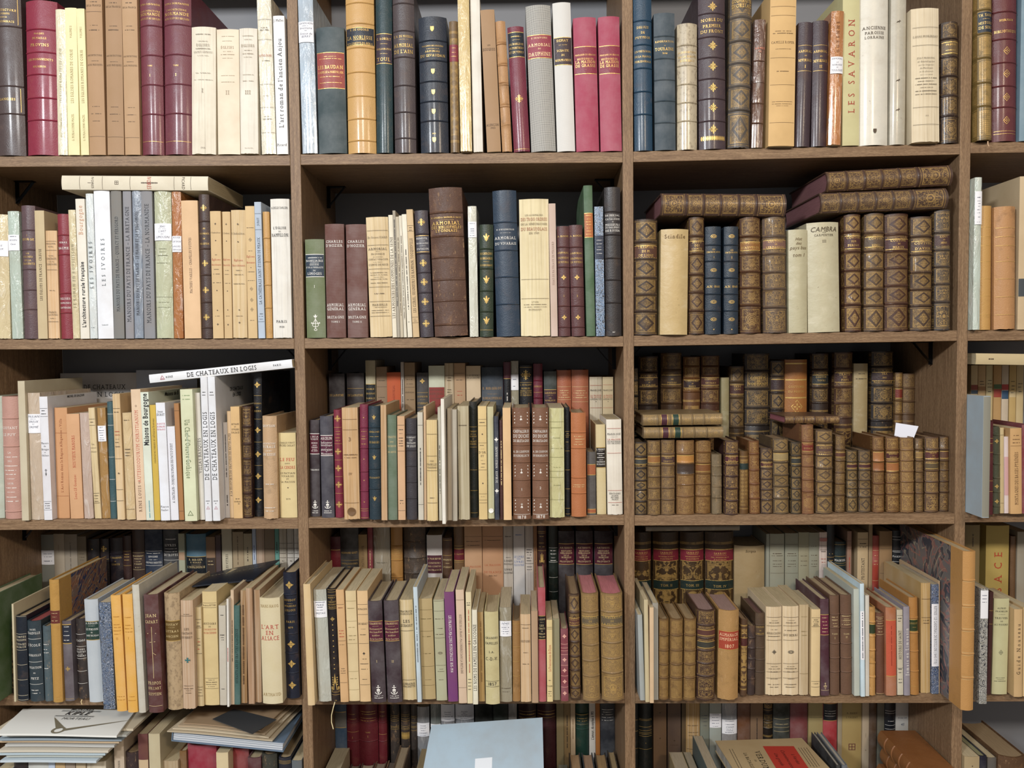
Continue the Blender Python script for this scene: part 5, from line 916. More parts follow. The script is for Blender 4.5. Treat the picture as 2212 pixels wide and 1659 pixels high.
BLOCKS.append((4,1,'B',660,1500,K,'''
290 450 60 - - | cl:22405c | P150,350,6a6660 | navy and grey patterned book by left divider
460 612 60 - - | le:641a22 | b280,515;l400;t 470 22 I;m 180 10 2;m 240 10 2 | dark red book numbered I
624 852 60 - - | le:641a22 | b280,515;m 150 14 3;m 180 14 4;m 230 12 3;m 262 14 5;t 405 14 TOME;t 455 22 I | widest dark red book
864 962 60 - - | le:641a22 | b280,515;m 150 10 2;m 200 10 2;l430 | narrow dark red book
1005 1112 60 - - | lo:3e342e | l195,215,240,262,330,345,365 | dark brown leather book, left of three
1132 1240 60 - - | lo:3e342e | l185,205,235,262,330,350,365;G 390 500 | brown leather book with gilt lower panel
1252 1326 60 - - | lo:3e342e | l205,225,285,330,345,380 | narrow brown leather book left of grey labelled one
1330 1474 155 - - | gl:8c9094 | N342,502;cK;m 375 14 1;t 402 17 DROIT;m 430 14 1;t 460 17 CANNES;m 490 10 1 | grey wrapped book, white label CANNES
1490 1608 60 - - | gl:767e7a | N302,350;cK;m 322 12 2 | grey-green wrapped book above blue folder
1614 1776 60 - - | gl:8c9096 | N60,268;cK;t 152 16 Journées;t 180 16 histoire;m 210 14 4;m 240 12 1 | grey wrapped book with slanted label
1784 2006 60 - - | gl:8e96a0 | N60,245;cK;t 145 16 Journées;t 165 13 Hist.;t 185 15 Ecriture;t 205 15 Livres du Nivernais;m 232 12 1 | wide blue-grey wrapped book with label
'''))
BLOCKS.append((4,1,'B',1000,1500,K,'''
140 354 60 - - | cl:22261f | | wide black-green book right of wide blue-grey one
360 534 60 - - | cl:353d35 | | dark green-grey book
540 642 60 - - | gl:aea9a5 | | pale grey book left of dark maroon pair
660 872 60 - - | le:321a1f | l150,190,225;m 185 12 4;m 240 12 3 | dark maroon book, left of pair
884 1110 60 - - | le:3e1a1f | l150,190,225;m 185 12 4 | dark maroon book, right of pair
1116 1202 60 - - | pa:8a7a56 | | khaki book with two-tone spine
1206 1280 60 - - | pa:8a7048 | ck;w 600 200 22 | olive book with vertical black type
1284 1340 60 - - | pa:bca484 | c6a4c28;w 490 230 18 | thin peach book left of dark green leather
1346 1500 60 - - | le:1c3a30 | b180,318,370;P190,312,14302a;m 240 14 3;m 270 14 3;m 298 14 3 | dark green leather book with tan bands
1508 1580 60 - - | pa:ccc4b8 | ck;U 500 150 32 L'amour, du sophas à 193 | narrow white book with bold vertical title
1584 1640 60 - - | pa:a86428 | | thin orange-brown book
1646 1840 60 - - | cl:26292f | cw;m 130 12 4;m 160 12 2;m 190 12 4;m 225 12 4;m 262 12 3 | charcoal book with grey lines of type
'''))
BLOCKS.append((4,2,'B',1350,1500,K,'''
95 158 60 - - | le:161a18 | l258,395,610 | narrow black book by left divider
165 328 60 - - | le:161b19 | l250,265,345,390,418,435,460,620;t 545 18 1 | black leather book numbered 1
342 496 60 - - | pa:6a5038 | c3c2c1c;o leaf 30 170,485,860 | brown paperback, left of shadowed pair
512 668 60 - - | pa:5a473c | c3c2c1c;o leaf 30 515;m 570 10 2 | brown paperback, right of shadowed pair
680 726 60 - - | pa:54442f | | very dark thin book in shadow
732 896 60 - - | pc:a8844f | cn;l615;m 325 14 3;m 410 12 3;m 450 12 2;m 690 14 1;m 780 12 3 | ochre crinkled paper book
900 1006 60 - - | pa:747c70 | cK;m 205 12 2;m 240 12 2;m 280 12 2;m 330 10 1 | grey-green book with faded inked lines
1014 1152 60 - - | pa:9aa29a | N182,355;cK;m 195 12 2;m 228 14 2;m 265 12 2;m 300 12 2;m 338 10 1 | grey-green book with slanted white label
1164 1342 60 - - | gl:909498 | N258,432;cK;m 272 14 2;m 315 14 2;t 345 16 D'IMPRIM;m 370 10 1;m 390 12 1;m 412 14 2 | grey wrapped book with large white label
1350 1500 60 - - | cl:6a3c1a | | plain russet-brown book
1504 1652 60 - - | pa:7a6048 | ck;w 520 240 22 | brown paperback with vertical black writing
1660 1774 60 - - | gf:201c1a | b190,270,300,365 | black book with floral gilt panel
1780 1976 60 - - | cl:282c22 | cE;l250,355,405;m 315 12 3 | dark olive book with pale rules
1982 2190 60 - - | cl:7a3232 | | wide dusty red book
'''))
BLOCKS.append((4,2,'B',1700,1500,K,'''
262 436 60 - - | pa:a0905e | ck;l232;m 500 14 2 | khaki book right of dusty red one
440 606 60 - - | cl:ac222a | P60,275,141a22;cw;m 155 12 3;m 185 12 3;m 215 12 3 | bright red book with black top label
610 660 60 - - | pa:9c9078 | | thin grey-beige book right of bright red one
664 900 60 - - | pa:a68e56 | c4c3c24;t 180 20 A. PARIS;t 232 20 L'ORIENT;c5c2c2c;o window 80 595 | wide khaki book with four-square emblem
905 986 60 - - | pa:ae9e86 | o dot 12 635;c8a7a64;w 480 430 12 | narrow beige book
992 1076 60 - - | cl:503822 | | dark brown book in shadow
1082 1180 60 - - | pa:66665a | | grey-olive book above the brown leather pile
1186 1330 60 - - | le:171b21 | cw;l155,185,330,378;m 280 12 2 | black book left of numbered grey one
1340 1506 60 - - | pa:bab6ae | cK;m 240 12 4;t 318 30 45 | grey-white book numbered 45
'''))
BLOCKS.append((4,1,'F',0,0,1,'''
684 718 1700 - y0 | pa:b4a484:b4a484 | | pale page-topped book at bottom left of bay
722 744 1738 - y0 | lo:4c3c38:8c7c68 | | dark book with narrow top, second of bottom row
748 778 1736 - y0 | lo:4c3c34:a09078 | | brown book showing grey top edge
781 807 1732 - y0 | lo:5c4030:8a7864 | | brown book with light joints
810 835 1730 - y0 | lo:7c5c40:6c5c50 | | tan-jointed book with dark top edge
838 862 1694 - y0 | lo:5c4838:a08c70 | | taller dark book with beige page top
866 886 1742 - y0 | lo:4a3a34:84684e | | low brown book between two taller ones
889 930 1702 - y0 | pc:8c7c5c:a08a62 | | thick book with ridged tan page top
1186 1210 1760 - y0 | pa:94845c:94845c | | low khaki book right of blue folder
1213 1234 1740 - y0 | pa:8c8c7c:8c8c7c | | grey-topped book left of four page blocks
1238 1264 1712 - y0 | lo:3a3430:b08c64 | | dark covered book with pinkish tan pages, leftmost of four
1268 1294 1712 - y0 | lo:2c343c:a48468 | | blue-dark covered book, second of four page blocks
1298 1325 1712 - y0 | lo:34302c:b08c5c | | dark covered book, third of four page blocks
1329 1346 1706 - y0 | lo:3c342c:b09468 | | dark covered book at divider, last of four
'''))
BLOCKS.append((4,3,'F',2012,1459,8.295,'''
540 835 1465 - y-5 | pa:ae9a74 | o leaf 40 1630 | light brown boxy book by divider
850 1000 1450 - y0 | cl:1c1a2c:98946c | | navy book with yellow-green page top
1008 1195 1480 - y10 | pa:5a5856 | | grey cardboard book
1210 1700 1475 - y-5 | lo:5a3c22 | | brown leather book at photo's bottom right corner
'''))
# ------------------------------------------------------------------ the book builder
STY = dict(pa=(.0012, .07, 0), pc=(.0010, .10, 0), gl=(.0014, .14, 0), gx=(.0028, .24, 1), cl=(.0028, .13, 1), ve=(.0022, .16, 1), le=(.0028, .20, 1), lo=(.0028, .24, 1),
           gf=(.0028, .26, 1), gd=(.0028, .26, 1), go=(.0028, .28, 1), gm=(.0026, .26, 1), mt=(.0028, .22, 1), ht=(.0028, .14, 1), mb=(.0012, .06, 0), ma=(.0028, .18, 1))
KIND = dict(pa='paperback_book', pc='paperback_book', gl='wrapped_book', gx='wrapped_book', cl='clothbound_book', ve='vellum_bound_book', le='leather_bound_book', lo='leather_bound_book',
            gf='gilt_leather_book', gd='gilt_leather_book', go='gilt_leather_book', gm='gilt_leather_book', mt='leather_bound_book', ht='clothbound_book', mb='marbled_paper_book', ma='leather_bound_book')
PAGE = dict(pa='c8b896', pc='bfae8b', gl='bfb092', cl='b9a98a', le='b09c7c', lo='9a8466', gf='9a8062', gd='927a5e', go='8a745c', gm='a08866', ve='b8a684', mt='b0a080', ht='c0b498', mb='bcae92', ma='b8a684', gx='927a5e')
def soften(h, k=.86):
    v = [int(h[i:i+2], 16) for i in (0, 2, 4)]; g = .3*v[0]+.59*v[1]+.11*v[2]
    return '%02x%02x%02x' % tuple(int(min(255, max(0, g+(c-g)*k))) for c in v)
def build_book(root, w, h, d, style, col, pages, items, fmap, sm):
    col = soften(col); pages = soften(pages) if pages else None
    t, rnd, sq = STY[style]; t = min(t, w*.12)
    b = min(w*rnd, .011); N = 10 if b > .0015 else 4
    if style in ('gf','gd','gm','go','gx'): b = min(w*rnd, .013)
    bands = []; lab = []
    for it in items:
        if it[0] == 'b': bands += [fmap(float(v)) for v in it[1:].split(',')]
    bands.sort()
    bandh = .0042 if style in ('gf','gd','go','lo','gx') else .0030
    bulge = lambda z: sum(max(0.0, 1-((z-q)/(bandh*.62))**2)*.0022 for q in bands if abs(z-q) < bandh*.62)
    ysurf = lambda x, z: b*(2*min(max(x/w, 0), 1)-1)**2 - bulge(z)
    # z levels
    zs = [0, h]
    for q in bands:
        for o in (-.62, -.4, 0, .4, .62): zs.append(q+o*bandh)
    nseg = 2 if style in ('pa','mb','cl') else 6
    for i in range(1, nseg): zs.append(h*i/nseg)
    zs = sorted(set(round(min(max(z, 0), h), 5) for z in zs))
    rr = random.Random(int(w*1e5)*7+int(h*1e5))
    warp = .0012 if style in ('pc','lo','go','gl') else (.0005 if style in ('gf','gd','ve') else 0)
    # outer section: back-left, joint-left, spine arc, joint-right, back-right
    xs = [w*i/N for i in range(N+1)]
    prof_u = [2.6, 2.3]+[i/N for i in range(N+1)]+[2.3, 2.6]
    m = MB(); hl = min(.045, d*.28)
    secs = []
    nv = None
    rag = {'pc': .0016, 'lo': .0018, 'go': .0025, 'gl': .0008, 'gf': .0008, 'gd': .0008}.get(style, 0); rag = min(rag, w*.06)
    for z in zs:
        dx = (rr.random()-.5)*2*warp*.5; dy = (rr.random()-.2)*warp
        cap = 0
        outer = [(0, d), (0, b+hl)]+[(x if 0 < i < N else x, ysurf(x, z)+(dy if 0 < i < N else dy*.5)) for i, x in enumerate(xs)]+[(w, b+hl), (w, d)]
        inner = [(t, d), (t, b+hl)]+[(t+(w-2*t)*i/N, b*(2*i/N-1)**2+t*1.1+.0004) for i in range(N+1)]+[(w-t, b+hl), (w-t, d)]
        secs.append(outer+inner); nv = len(outer)
        jz = [0.0]*(2*nv)
        if rag and (z == h or z == 0):
            for i in range(2, nv-2): jz[i] = jz[nv+i] = (rr.random()*rag)*(-1 if z == h else 1)
        m.v += [(x+dx*(1 if 2 < i % nv < nv-3 else 0), y, z+jz[i]) for i, (x, y) in enumerate(outer+inner)]
    S = 2*nv
    for k in range(len(zs)-1):
        a = k*S; c = a+S
        for i in range(nv-1):
            m.f.append((a+i, a+i+1, c+i+1, c+i)); m.mi.append(1 if (style == 'ma' and i in (0, nv-2)) else 0)
            j = nv+i
            m.f.append((a+j+1, a+j, c+j, c+j+1)); m.mi.append(0)
        m.f.append((a, c, c+nv, a+nv)); m.mi.append(0)
        m.f.append((a+nv-1, a+2*nv-1, c+2*nv-1, c+nv-1)); m.mi.append(0)
    top = (len(zs)-1)*S
    for i in range(nv-1):
        m.f.append((top+i, top+i+1, top+nv+i+1, top+nv+i)); m.mi.append(0)
        m.f.append((i+1, i, nv+i, nv+i+1)); m.mi.append(0)
    # uvs: sp (u across spine, v along), comp (x / panel height, panel index + fraction)
    edges = [0]+[q for q in bands if .01 < q < h-.005]+[h]
    def comp(z):
        for k in range(len(edges)-1):
            if z <= edges[k+1]+1e-6: return k, (z-edges[k])/max(edges[k+1]-edges[k], 1e-4), max(edges[k+1]-edges[k], .01)
        return len(edges)-2, 1.0, max(edges[-1]-edges[-2], .01)
    def pidx(p):
        zc = p.center.z; return comp(zc)
    def uv_sp(p, vi):
        i = vi % S
        return (prof_u[i] if i < nv else 3.0, m.v[vi][2]/h)
    def uv_comp(p, vi):
        k, _, ch = pidx(p); x, y, z = m.v[vi]
        return ((x-w/2)/ch, k+min(max((z-edges[k])/ch, .0001), .9999))
    m.uv = {'sp': uv_sp}
    if style in ('gf','gd','gm','go','gx'): m.uv['comp'] = uv_comp
    mats = [MATS['le' if style == 'ma' else style]]
    if style == 'ma': mats.append(MATS['boards'])
    cov = m.obj('cover', mats, root, col)
    if b > .0015:
        me = cov.data; sm_ = []
        for p in me.polygons: sm_.append(abs(p.normal.z) < .7)
        me.polygons.foreach_set('use_smooth', sm_); me.update()
        try: me.set_sharp_from_angle(angle=math.radians(40))
        except Exception: pass
    # page block
    gap = .003 if sq else .0003
    pb = MB(); nx = 6; y1 = d-(.004 if sq else .0008)
    zb, zt_ = (.003 if sq else .0004), h-gap
    P = []
    for z in (zb, zt_):
        for i in range(nx+1):
            x = t*1.02+(w-2.04*t)*i/nx; P.append((x, b*(2*i/nx-1)**2+t*1.1+.0012, z))
        for i in range(nx, -1, -1):
            x = t*1.02+(w-2.04*t)*i/nx; P.append((x, y1-(b*.5*(1-(2*i/nx-1)**2) if sq else 0), z))
    n2 = 2*(nx+1)
    pb.v = P
    for i in range(n2): j = (i+1) % n2; pb.f.append((i, j, n2+j, n2+i))
    for i in range(nx):
        a, c = i, n2-1-i
        pb.f.append((n2+a, n2+a+1, n2+c-1, n2+c)); pb.f.append((a+1, a, c, c-1))
    pb.mi = [0]*len(pb.f)
    pb.obj('pages', MATS['pages'], root, pages or PAGE[style])
    # ---- things on the spine
    gold_default = style in ('cl','le','lo','gf','gd','go','gm','mt','ht','ma','gx')
    cur = 'g' if gold_default else ('n' if style in ('ve','pc','pa','gl','mb') else 'k')
    INK = {}; PRN = {}; eps = .0005; labels = []; bw = w*.98
    def onspine(V, T, x0, z0, dst, e=eps):
        P_, T_ = dst; o = len(P_)
        for a, c in V:
            x = min(max(x0+a, 0), w); z = min(max(z0+c, 0.0005), h-.0005)
            P_.append((x, ysurf(x, z)-e-warp, z))
        T_ += [(a+o, q+o, r+o) for a, q, r in T]
    LB = []
    def D(kind, z=None):
        li = -1
        if z is not None:
            for j, (q0, q1, ob) in enumerate(LB):
                if q0 <= z <= q1: li = j
        return (INK if kind == 'i' else PRN).setdefault((cur, li), ([], []))
    for it in items:
        c0 = it[0]
        if c0 == 'b': continue
        if c0 == 'c': cur = it[1:].strip(); continue
        if c0 in 'lL':
            for v in it[1:].split(','):
                z = fmap(float(v)); th = .0006 if c0 == 'l' else .0030
                if h > .0: 
                    V = [(w*i/8-w/2, s) for s in (-th/2, th/2) for i in range(9)]; V = [(a*.94, q) for a, q in V]
                    onspine(V, [t_ for i in range(8) for t_ in ((i, i+1, i+10), (i, i+10, i+9))], w/2, z, D('o'))
            continue
        if c0 == 'P' or c0 == 'N':
            a = it[1:].split(',' if ',' in it else None); z1, z0 = fmap(float(a[0])), fmap(float(a[1])); colr = a[2] if c0 == 'P' else 'e9e9ee'
            if z1 < z0: z0, z1 = z1, z0
            z0 = max(z0, .001); z1 = min(z1, h-.001)
            lm = MB(); kx = 10; ww = w*.5*(.97 if c0 == 'P' else 1.0)
            nzl = 6
            V = [(w/2-ww+2*ww*i/kx, z0+(z1-z0)*j/nzl) for j in range(nzl+1) for i in range(kx+1)]
            lm.v = [(x, ysurf(x, z)-.00035-warp, z) for x, z in V]
            for j in range(nzl):
                for i in range(kx): q = j*(kx+1)+i; lm.f.append((q, q+1, q+kx+2, q+kx+1)); lm.mi.append(0)
            lo_ = lm.obj('title_label', MATS['label'] if c0 == 'P' and style != 'pa' else MATS['white'], root, soften(colr), True); LB.append((z0, z1, lo_))
            if style == 'le' or style == 'cl' or style == 'ht':
                pass
            if c0 == 'P' and style in ('cl','le','ht','gf','gd','lo','ma','mt'):
                sv = cur; cur = 'w' if (sv == 'w') else 'g'
                for z in (z0+.0006, z1-.0006):
                    V = [((w*i/8-w/2)*.96, s) for s in (-.0006, .0006) for i in range(9)]
                    onspine(V, [t_ for i in range(8) for t_ in ((i, i+1, i+10), (i, i+10, i+9))], w/2, z, D('o'))
                cur = sv
            if c0 == 'P' and style in ('le','cl','ma') and it.startswith('P') and 'cE' not in items: pass
            continue
        if c0 == 'F' or c0 == 'G':
            a = it[1:].split(); z1, z0 = fmap(float(a[0])), min(h, fmap(float(a[1])))
            z0, z1 = sorted((max(0, min(h, z0)), max(0, min(h, z1))))
            if c0 == 'F':
                for V, T in (bar(-w*.42, z0, w*.42, z0, .0008), bar(-w*.42, z1, w*.42, z1, .0008), bar(-w*.42, z0, -w*.42, z1, .0008), bar(w*.42, z0, w*.42, z1, .0008)): onspine(V, T, w/2, 0, D('o'))
            else:
                for i in range(14):
                    V, T = ell(0, 0, w*.03, (z1-z0)*.45, 0, 6); onspine(V, T, w*(.08+.84*i/13), (z0+z1)/2, D('o'))
            continue
        if c0 == 'm':
            a = it.split(); z = fmap(float(a[1])); s = float(a[2])*sm*.62; n = int(a[3])
            tot = min(w*.78, w*(.30+.16*n)); x = w/2-tot/2; end = w/2+tot/2
            while x < end:
                L = s*rr.uniform(.5, 1.1); L = min(L, end-x)
                if rr.random() < .86:
                    V, T = bar(0, 0, L*.8, 0, s*rr.uniform(.55, .85)); onspine(V, T, x, z, D('i', z))
                x += L
            continue
        if c0 == 'w':
            a = it.split(); z0, z1 = fmap(float(a[1])), fmap(float(a[2])); s = min(float(a[3])*sm*.55, w*.5); z = z0
            while z < z1:
                L = s*rr.uniform(.5, 1.2)
                if rr.random() < .85:
                    V, T = bar(0, 0, 0, L*.8, s*rr.uniform(.6, .9)); onspine(V, T, w/2, z, D('i'))
                z += L
            continue
        if c0 in 'tT':
            a = it.split(None, 3)
            if len(a) < 4: continue
            V, T, _ = text2d(a[3], float(a[2])*sm, w*.90, 'N' if (c0 == 'T' or cur == 'K' or float(a[2]) < 11) else 'S', .25 if (c0 == 'T' or cur == 'K') else 0)
            onspine(V, T, w/2, fmap(float(a[1])), D('i', fmap(float(a[1])))); continue
        if c0 in 'uUd':
            a = it.split(None, 4); z0, z1 = fmap(float(a[1])), fmap(float(a[2])); L = abs(z1-z0)
            cap = min(float(a[3])*sm, w*.62)
            V, T, wd = text2d(a[4], cap, L, 'B' if c0 == 'U' else ('S' if cap > .0025 else 'N'), want=L)
            k = L/wd if wd < L else 1.0; k = min(k, 1.25)
            if c0 == 'd': V = [(q, -x*k) for x, q in V]
            else: V = [(-q, x*k) for x, q in V]
            onspine(V, T, w/2, (z0+z1)/2, D('i', (z0+z1)/2)); continue
        if c0 == 'S':
            a = it.split(None, 3); V, T, wd = text2d(a[3], float(a[2])*sm, d*.95, 'B', .2); z = fmap(float(a[1]))
            P_, T_ = D('i'); o = len(P_)
            P_ += [(w+.0006, d*.55+x, z+q) for x, q in V]; T_ += [(p+o, q+o, r+o) for p, q, r in T]; continue
        if c0 == 'o':
            a = it.split(); s = float(a[2])*sm
            V0, T0 = shape(a[1]); mx = max(abs(x) for x, _ in V0)
            s2 = min(s, w*.46/mx) if a[1] != 'longcross' else s
            sx = s2 if a[1] not in ('longcross',) else s
            if a[1] == 'ermine': sx = s = min(s, w*.44/mx); s2 = s
            V = [(x*sx, y*(s2 if a[1] not in ('monogram','spire') else s)) for x, y in V0]
            for v in a[3].split(','): onspine(V, T0, w/2, fmap(float(v)), D('o'))
            continue
    for nm, dd in (('lettering', INK), ('ornament', PRN)):
        for (k, li), (P_, T_) in dd.items():
            if T_:
                q = MB(); q.v = P_; q.f = T_; q.mi = [0]*len(T_); q.obj(nm, ink(k), root if li < 0 else LB[li][2])
    return cov
def parse(line):
    geo, st, items, desc = [s.strip() for s in line.split('|')]
    g = geo.split(); s = st.split(':')
    its = []
    for it in items.split(';'):
        it = it.strip()
        if not it: continue
        its.append(it)
    return g, s, its, desc
BAYN = ['left bay', 'second bay', 'third bay', 'far right bay']; SHN = ['top shelf', 'second shelf', 'third shelf', 'fourth shelf', 'bottom shelf']
THK = .02267; DIVX = [-.4926, .2274, .9474]; PITCHX = .72
BAYX = [(-1.2126+THK/2, DIVX[0]-THK/2), (DIVX[0]+THK/2, DIVX[1]-THK/2), (DIVX[1]+THK/2, DIVX[2]-THK/2), (DIVX[2]+THK/2, 1.6674-THK/2)]
EDGE = [[((50,337.5),(600,335)), ((700,333),(1300,328.4)), ((1400,326.5),(2050,311)), ((2120,307.5),(2170,304.5))],
        [((50,732.5),(600,731.3)), ((750,730),(1300,726.5)), ((1400,724.7),(2050,714)), ((2110,713.4),(2170,712.7))],
        [((50,1122.9),(600,1120.5)), ((750,1118.1),(1300,1112.6)), ((1450,1113),(1900,1110.5)), ((2120,1106),(2170,1105.2))],
        [((100,1502.6),(600,1501.5)), ((750,1500.3),(1300,1498)), ((1400,1498),(1900,1497)), ((2100,1494),(2170,1493.2))]]
def shelf_z(k, b, x):
    if k == 4: return EYE-1.172
    if k < 0: return EYE+.42+.50
    (a, c) = EDGE[k][b]; A = unproj(a[0], a[1], 0); B = unproj(c[0], c[1], 0)
    f = (x-A.x)/(B.x-A.x)
    x0, x1 = BAYX[b]; f0 = (x0-A.x)/(B.x-A.x); f1 = (x1-A.x)/(B.x-A.x)
    if b == 3: return A.z
    return A.z+(B.z-A.z)*min(max(f, f0), f1)
YBACK = .300
YB = {0: .2, 1: .2, 2: .165, 3: .180, 4: .185}
def place_all():
    rows = {}
    for (k, b, lay, ox, oy, sc, txt) in BLOCKS:
        for line in txt.strip().split('\n'):
            if not line.strip(): continue
            g, s, its, desc = parse(line)
            X = lambda v: ox+float(v)/sc; Yp = lambda v: oy+float(v)/sc
            e = dict(k=k, b=b, lay=lay, st=s, its=its, desc=desc, oy=oy, sc=sc)
            dy = 0.0; yb = None
            if g[4].startswith('y'): dy = float(g[4][1:])/1000
            elif g[4] != '-': yb = Yp(g[4])
            px0, px1, pyt = X(g[0]), X(g[1]), Yp(g[2])
            pxt = None if g[3] == '-' else X(g[3])
            if lay == 'B': Yf = YB[k]+(len(desc) % 5)*.0012
            elif k in (2, 3) and yb is not None:
                zz = shelf_z(k, b, unproj(px0, yb, 0).x); Yf = min(max(unproj_z(px0, yb, zz).y, -.085), .03)
            else: Yf = -.006+dy
            x_guess = unproj(px0, pyt if lay == 'B' else 800, Yf).x
            zs_ = shelf_z(k, b, x_guess)
            if lay == 'B':
                A = unproj(px0, pyt, Yf); B_ = unproj(px1, pyt, Yf); x0, x1 = A.x, B_.x; lean = 0; ztop = A.z; pyb = proj((x0, Yf, zs_))[1]
                if pyt < proj((x0, 0, shelf_z(k-1, b, x0)-THK))[1]+4: ztop = 99
            else:
                pyb = proj((x_guess, Yf, zs_))[1]
                if k == 4: # bottoms out of frame: the given x were read near the photo's lower edge
                    pr = 1700
                    A = unproj(px0, max(1640, min(pyt, 1700)), Yf); x0 = A.x; x1 = unproj(px1, max(1640, min(pyt, 1700)), Yf).x
                else:
                    x0 = unproj(px0, pyb, Yf).x; x1 = unproj(px1, pyb, Yf).x
                T_ = unproj(pxt if pxt is not None else px0, pyt, Yf); ztop = T_.z
                lean = (T_.x-x0)/(T_.z-zs_) if (pxt is not None and k != 4) else 0
                if pyt < -20: lean = max(min(lean, .02), -.02)
                lean = max(min(lean, .16), -.16)
                if abs(lean) < .004: lean = 0
            zmax = min(shelf_z(k-1, b, BAYX[b][0]), shelf_z(k-1, b, BAYX[b][1]))-THK-.005 if k > 0 else EYE+.90
            h = min(ztop, zmax)-zs_
            e.update(Yf=Yf, x0=x0, w=x1-x0, lean=lean, h=h, zs=zs_, ypb=pyb, pyt=pyt, full=(ztop if ztop < 90 else None), px0=px0)
            rows.setdefault((k, b, lay), []).append(e)
    labels = {}
    for key, L in rows.items():
        L.sort(key=lambda e: e['x0'])
        k, b, lay = key; bx0, bx1 = BAYX[b]
        if b == 0: bx0 -= 0
        for i, e in enumerate(L):
            if i == 0:
                e['x0'] = max(e['x0'], bx0+.0008)
                if e['lean'] < 0: e['x0'] = max(e['x0'], bx0+.0008-e['lean']*e['h']*1.0)
            if i+1 < len(L):
                n = L[i+1]; hh = min(e['h'], n['h'])
                gap = min(n['x0']-e['x0'], n['x0']+n['lean']*hh-e['x0']-e['lean']*hh)-.0004
                if gap < e['w']:
                    e['w'] = max(gap, e['w']*.86, .0025)
                r0 = e['x0']+e['w']+.0004; rt = r0+e['lean']*hh
                if n['x0'] < r0: n['x0'] = r0
                if n['x0']+n['lean']*hh < rt: n['lean'] = (rt-n['x0'])/hh
        e = L[-1]; top = e['x0']+e['w']+max(0, e['lean'])*e['h']
        lim = bx1-.0008-(.0285 if key == (3, 2, 'F') else 0)
        if top > lim:                                # nudge the tail of the row back from the divider
            over = top-lim
            for e in reversed(L):
                if e['x0']+e['w']+max(0, e['lean'])*e['h'] > lim:
                    if e['lean'] > 0: e['lean'] = 0
                    e['w'] = min(e['w'], .9*e['w']+.0); e['x0'] = min(e['x0'], lim-e['w'])
                    lim = e['x0']-.0004
                else: break
        for i, e in enumerate(L):
            st = e['st']; style = st[0]; w, h = e['w'], e['h']
            lean = e['lean']; a = math.atan(lean)
            zoff = w*math.sin(a) if a > 0 else 0
            limit = (YB[k]-.006 if (lay == 'F' and (k, b, 'B') in rows) else YBACK-.004)-e['Yf']
            d = min(h*(.72 if style in ('pa','pc','gl','cl','ma') else .66), limit, .27)
            if lay == 'F' and k == 4: d = min(limit, .17)
            root = empty(KIND[style], (e['x0'], e['Yf'], e['zs']+zoff+.0004), (0, a, 0))
            oy, sc, ypb = e['oy'], e['sc'], e['ypb']
            # pixel height of the un-clipped spine in metres
            H0 = (e['full']-e['zs']) if e['full'] else None
            if H0: mpp = H0/(ypb-e['pyt'])
            else: mpp = (e['Yf']+DIST)/F_PX*1.002
            fmap = (lambda v, oy=oy, sc=sc, ypb=ypb, mpp=mpp: (ypb-(oy+v/sc))*mpp)
            its = [t for t in e['its']]
            build_book(root, w, h, d, style, st[1], st[2] if len(st) > 2 else None, its, fmap, mpp/sc)
            lab = e['desc']+', '+SHN[k]+', '+BAYN[b]
            if k >= 2 and (k, b, 'B') in rows: 
                lab += ', back row' if lay == 'B' else ', front row'
            tag(root, lab, 'book', 'books on the '+SHN[k]+', '+BAYN[b]+(' (back row)' if lay == 'B' else ''))
            if lab in labels: print('DUP', lab)
            nw = len(lab.split())
            if nw > 16: print('LONG', nw, lab)
            if root.name in ('leather_bound_book.114', 'paperback_book.133'): print('LONG NAME', root.name, lab)
            labels[lab] = root; e['root'] = root; e['d'] = d
    return rows, labels
# ------------------------------------------------------------------ bookcase
def grain_box(m, x0, x1, y0, y1, z0, z1, along):
    m.box(x0, x1, y0, y1, z0, z1)
def wood_uv(m, along):
    def fn(p, vi):
        x, y, z = m.v[vi]; n = p.normal
        if along == 'z': return (z, x+y)
        return (x, z if abs(n.z) < .5 else y)
    m.uv['grain'] = fn
def bevel(o, wd=.0008):
    b = o.modifiers.new('bevel', 'BEVEL'); b.width = wd; b.segments = 2; b.limit_method = 'ANGLE'
ZT = EYE+.42+.50; ZBOT = .02
case = empty('bookcase', (0, .15, 0)); tag(case, 'tall brown wood-veneer bookcase with four bays and dark back', 'bookcase')
case.location = (0, 0, 0)
for xc in [-1.2126]+DIVX+[1.6674]:
    m = MB(); m.box(xc-THK/2, xc+THK/2, 0, YBACK+.004, 0, ZT+THK); wood_uv(m, 'z'); bevel(m.obj('upright_panel', MATS['wood'], case))
for i, (a, b_) in enumerate(BAYX):
    m = MB(); m.box(a, b_, YBACK+.004, YBACK+.012, 0, ZT+THK); m.obj('back_panel', MATS['back'], case)
    m = MB(); m.box(a, b_, .0, YBACK+.004, ZT, ZT+THK); wood_uv(m, 'x'); bevel(m.obj('top_panel', MATS['wood'], case))
    m = MB(); m.box(a, b_, .02, .04, 0, .08); wood_uv(m, 'x'); m.obj('plinth', MATS['wood'], case)
for k in range(5):
    for i, (a, b_) in enumerate(BAYX):
        za, zb_ = shelf_z(k, i, a), shelf_z(k, i, b_); g = .0003
        m = MB(); V = []
        for x, z in ((a+g, za), (b_-g, zb_)):
            for y in (0.0, YBACK+.0035): V += [(x, y, z-THK), (x, y, z)]
        m.add(V, [(0, 1, 3, 2), (4, 6, 7, 5), (0, 4, 5, 1), (2, 3, 7, 6), (1, 5, 7, 3), (0, 2, 6, 4)]); wood_uv(m, 'x')
        o = m.obj('shelf_board', MATS['wood']); bevel(o)
        tag(o, 'brown wood shelf board of the %s, %s' % (SHN[k], BAYN[i]), 'shelf', 'bookcase shelf boards')
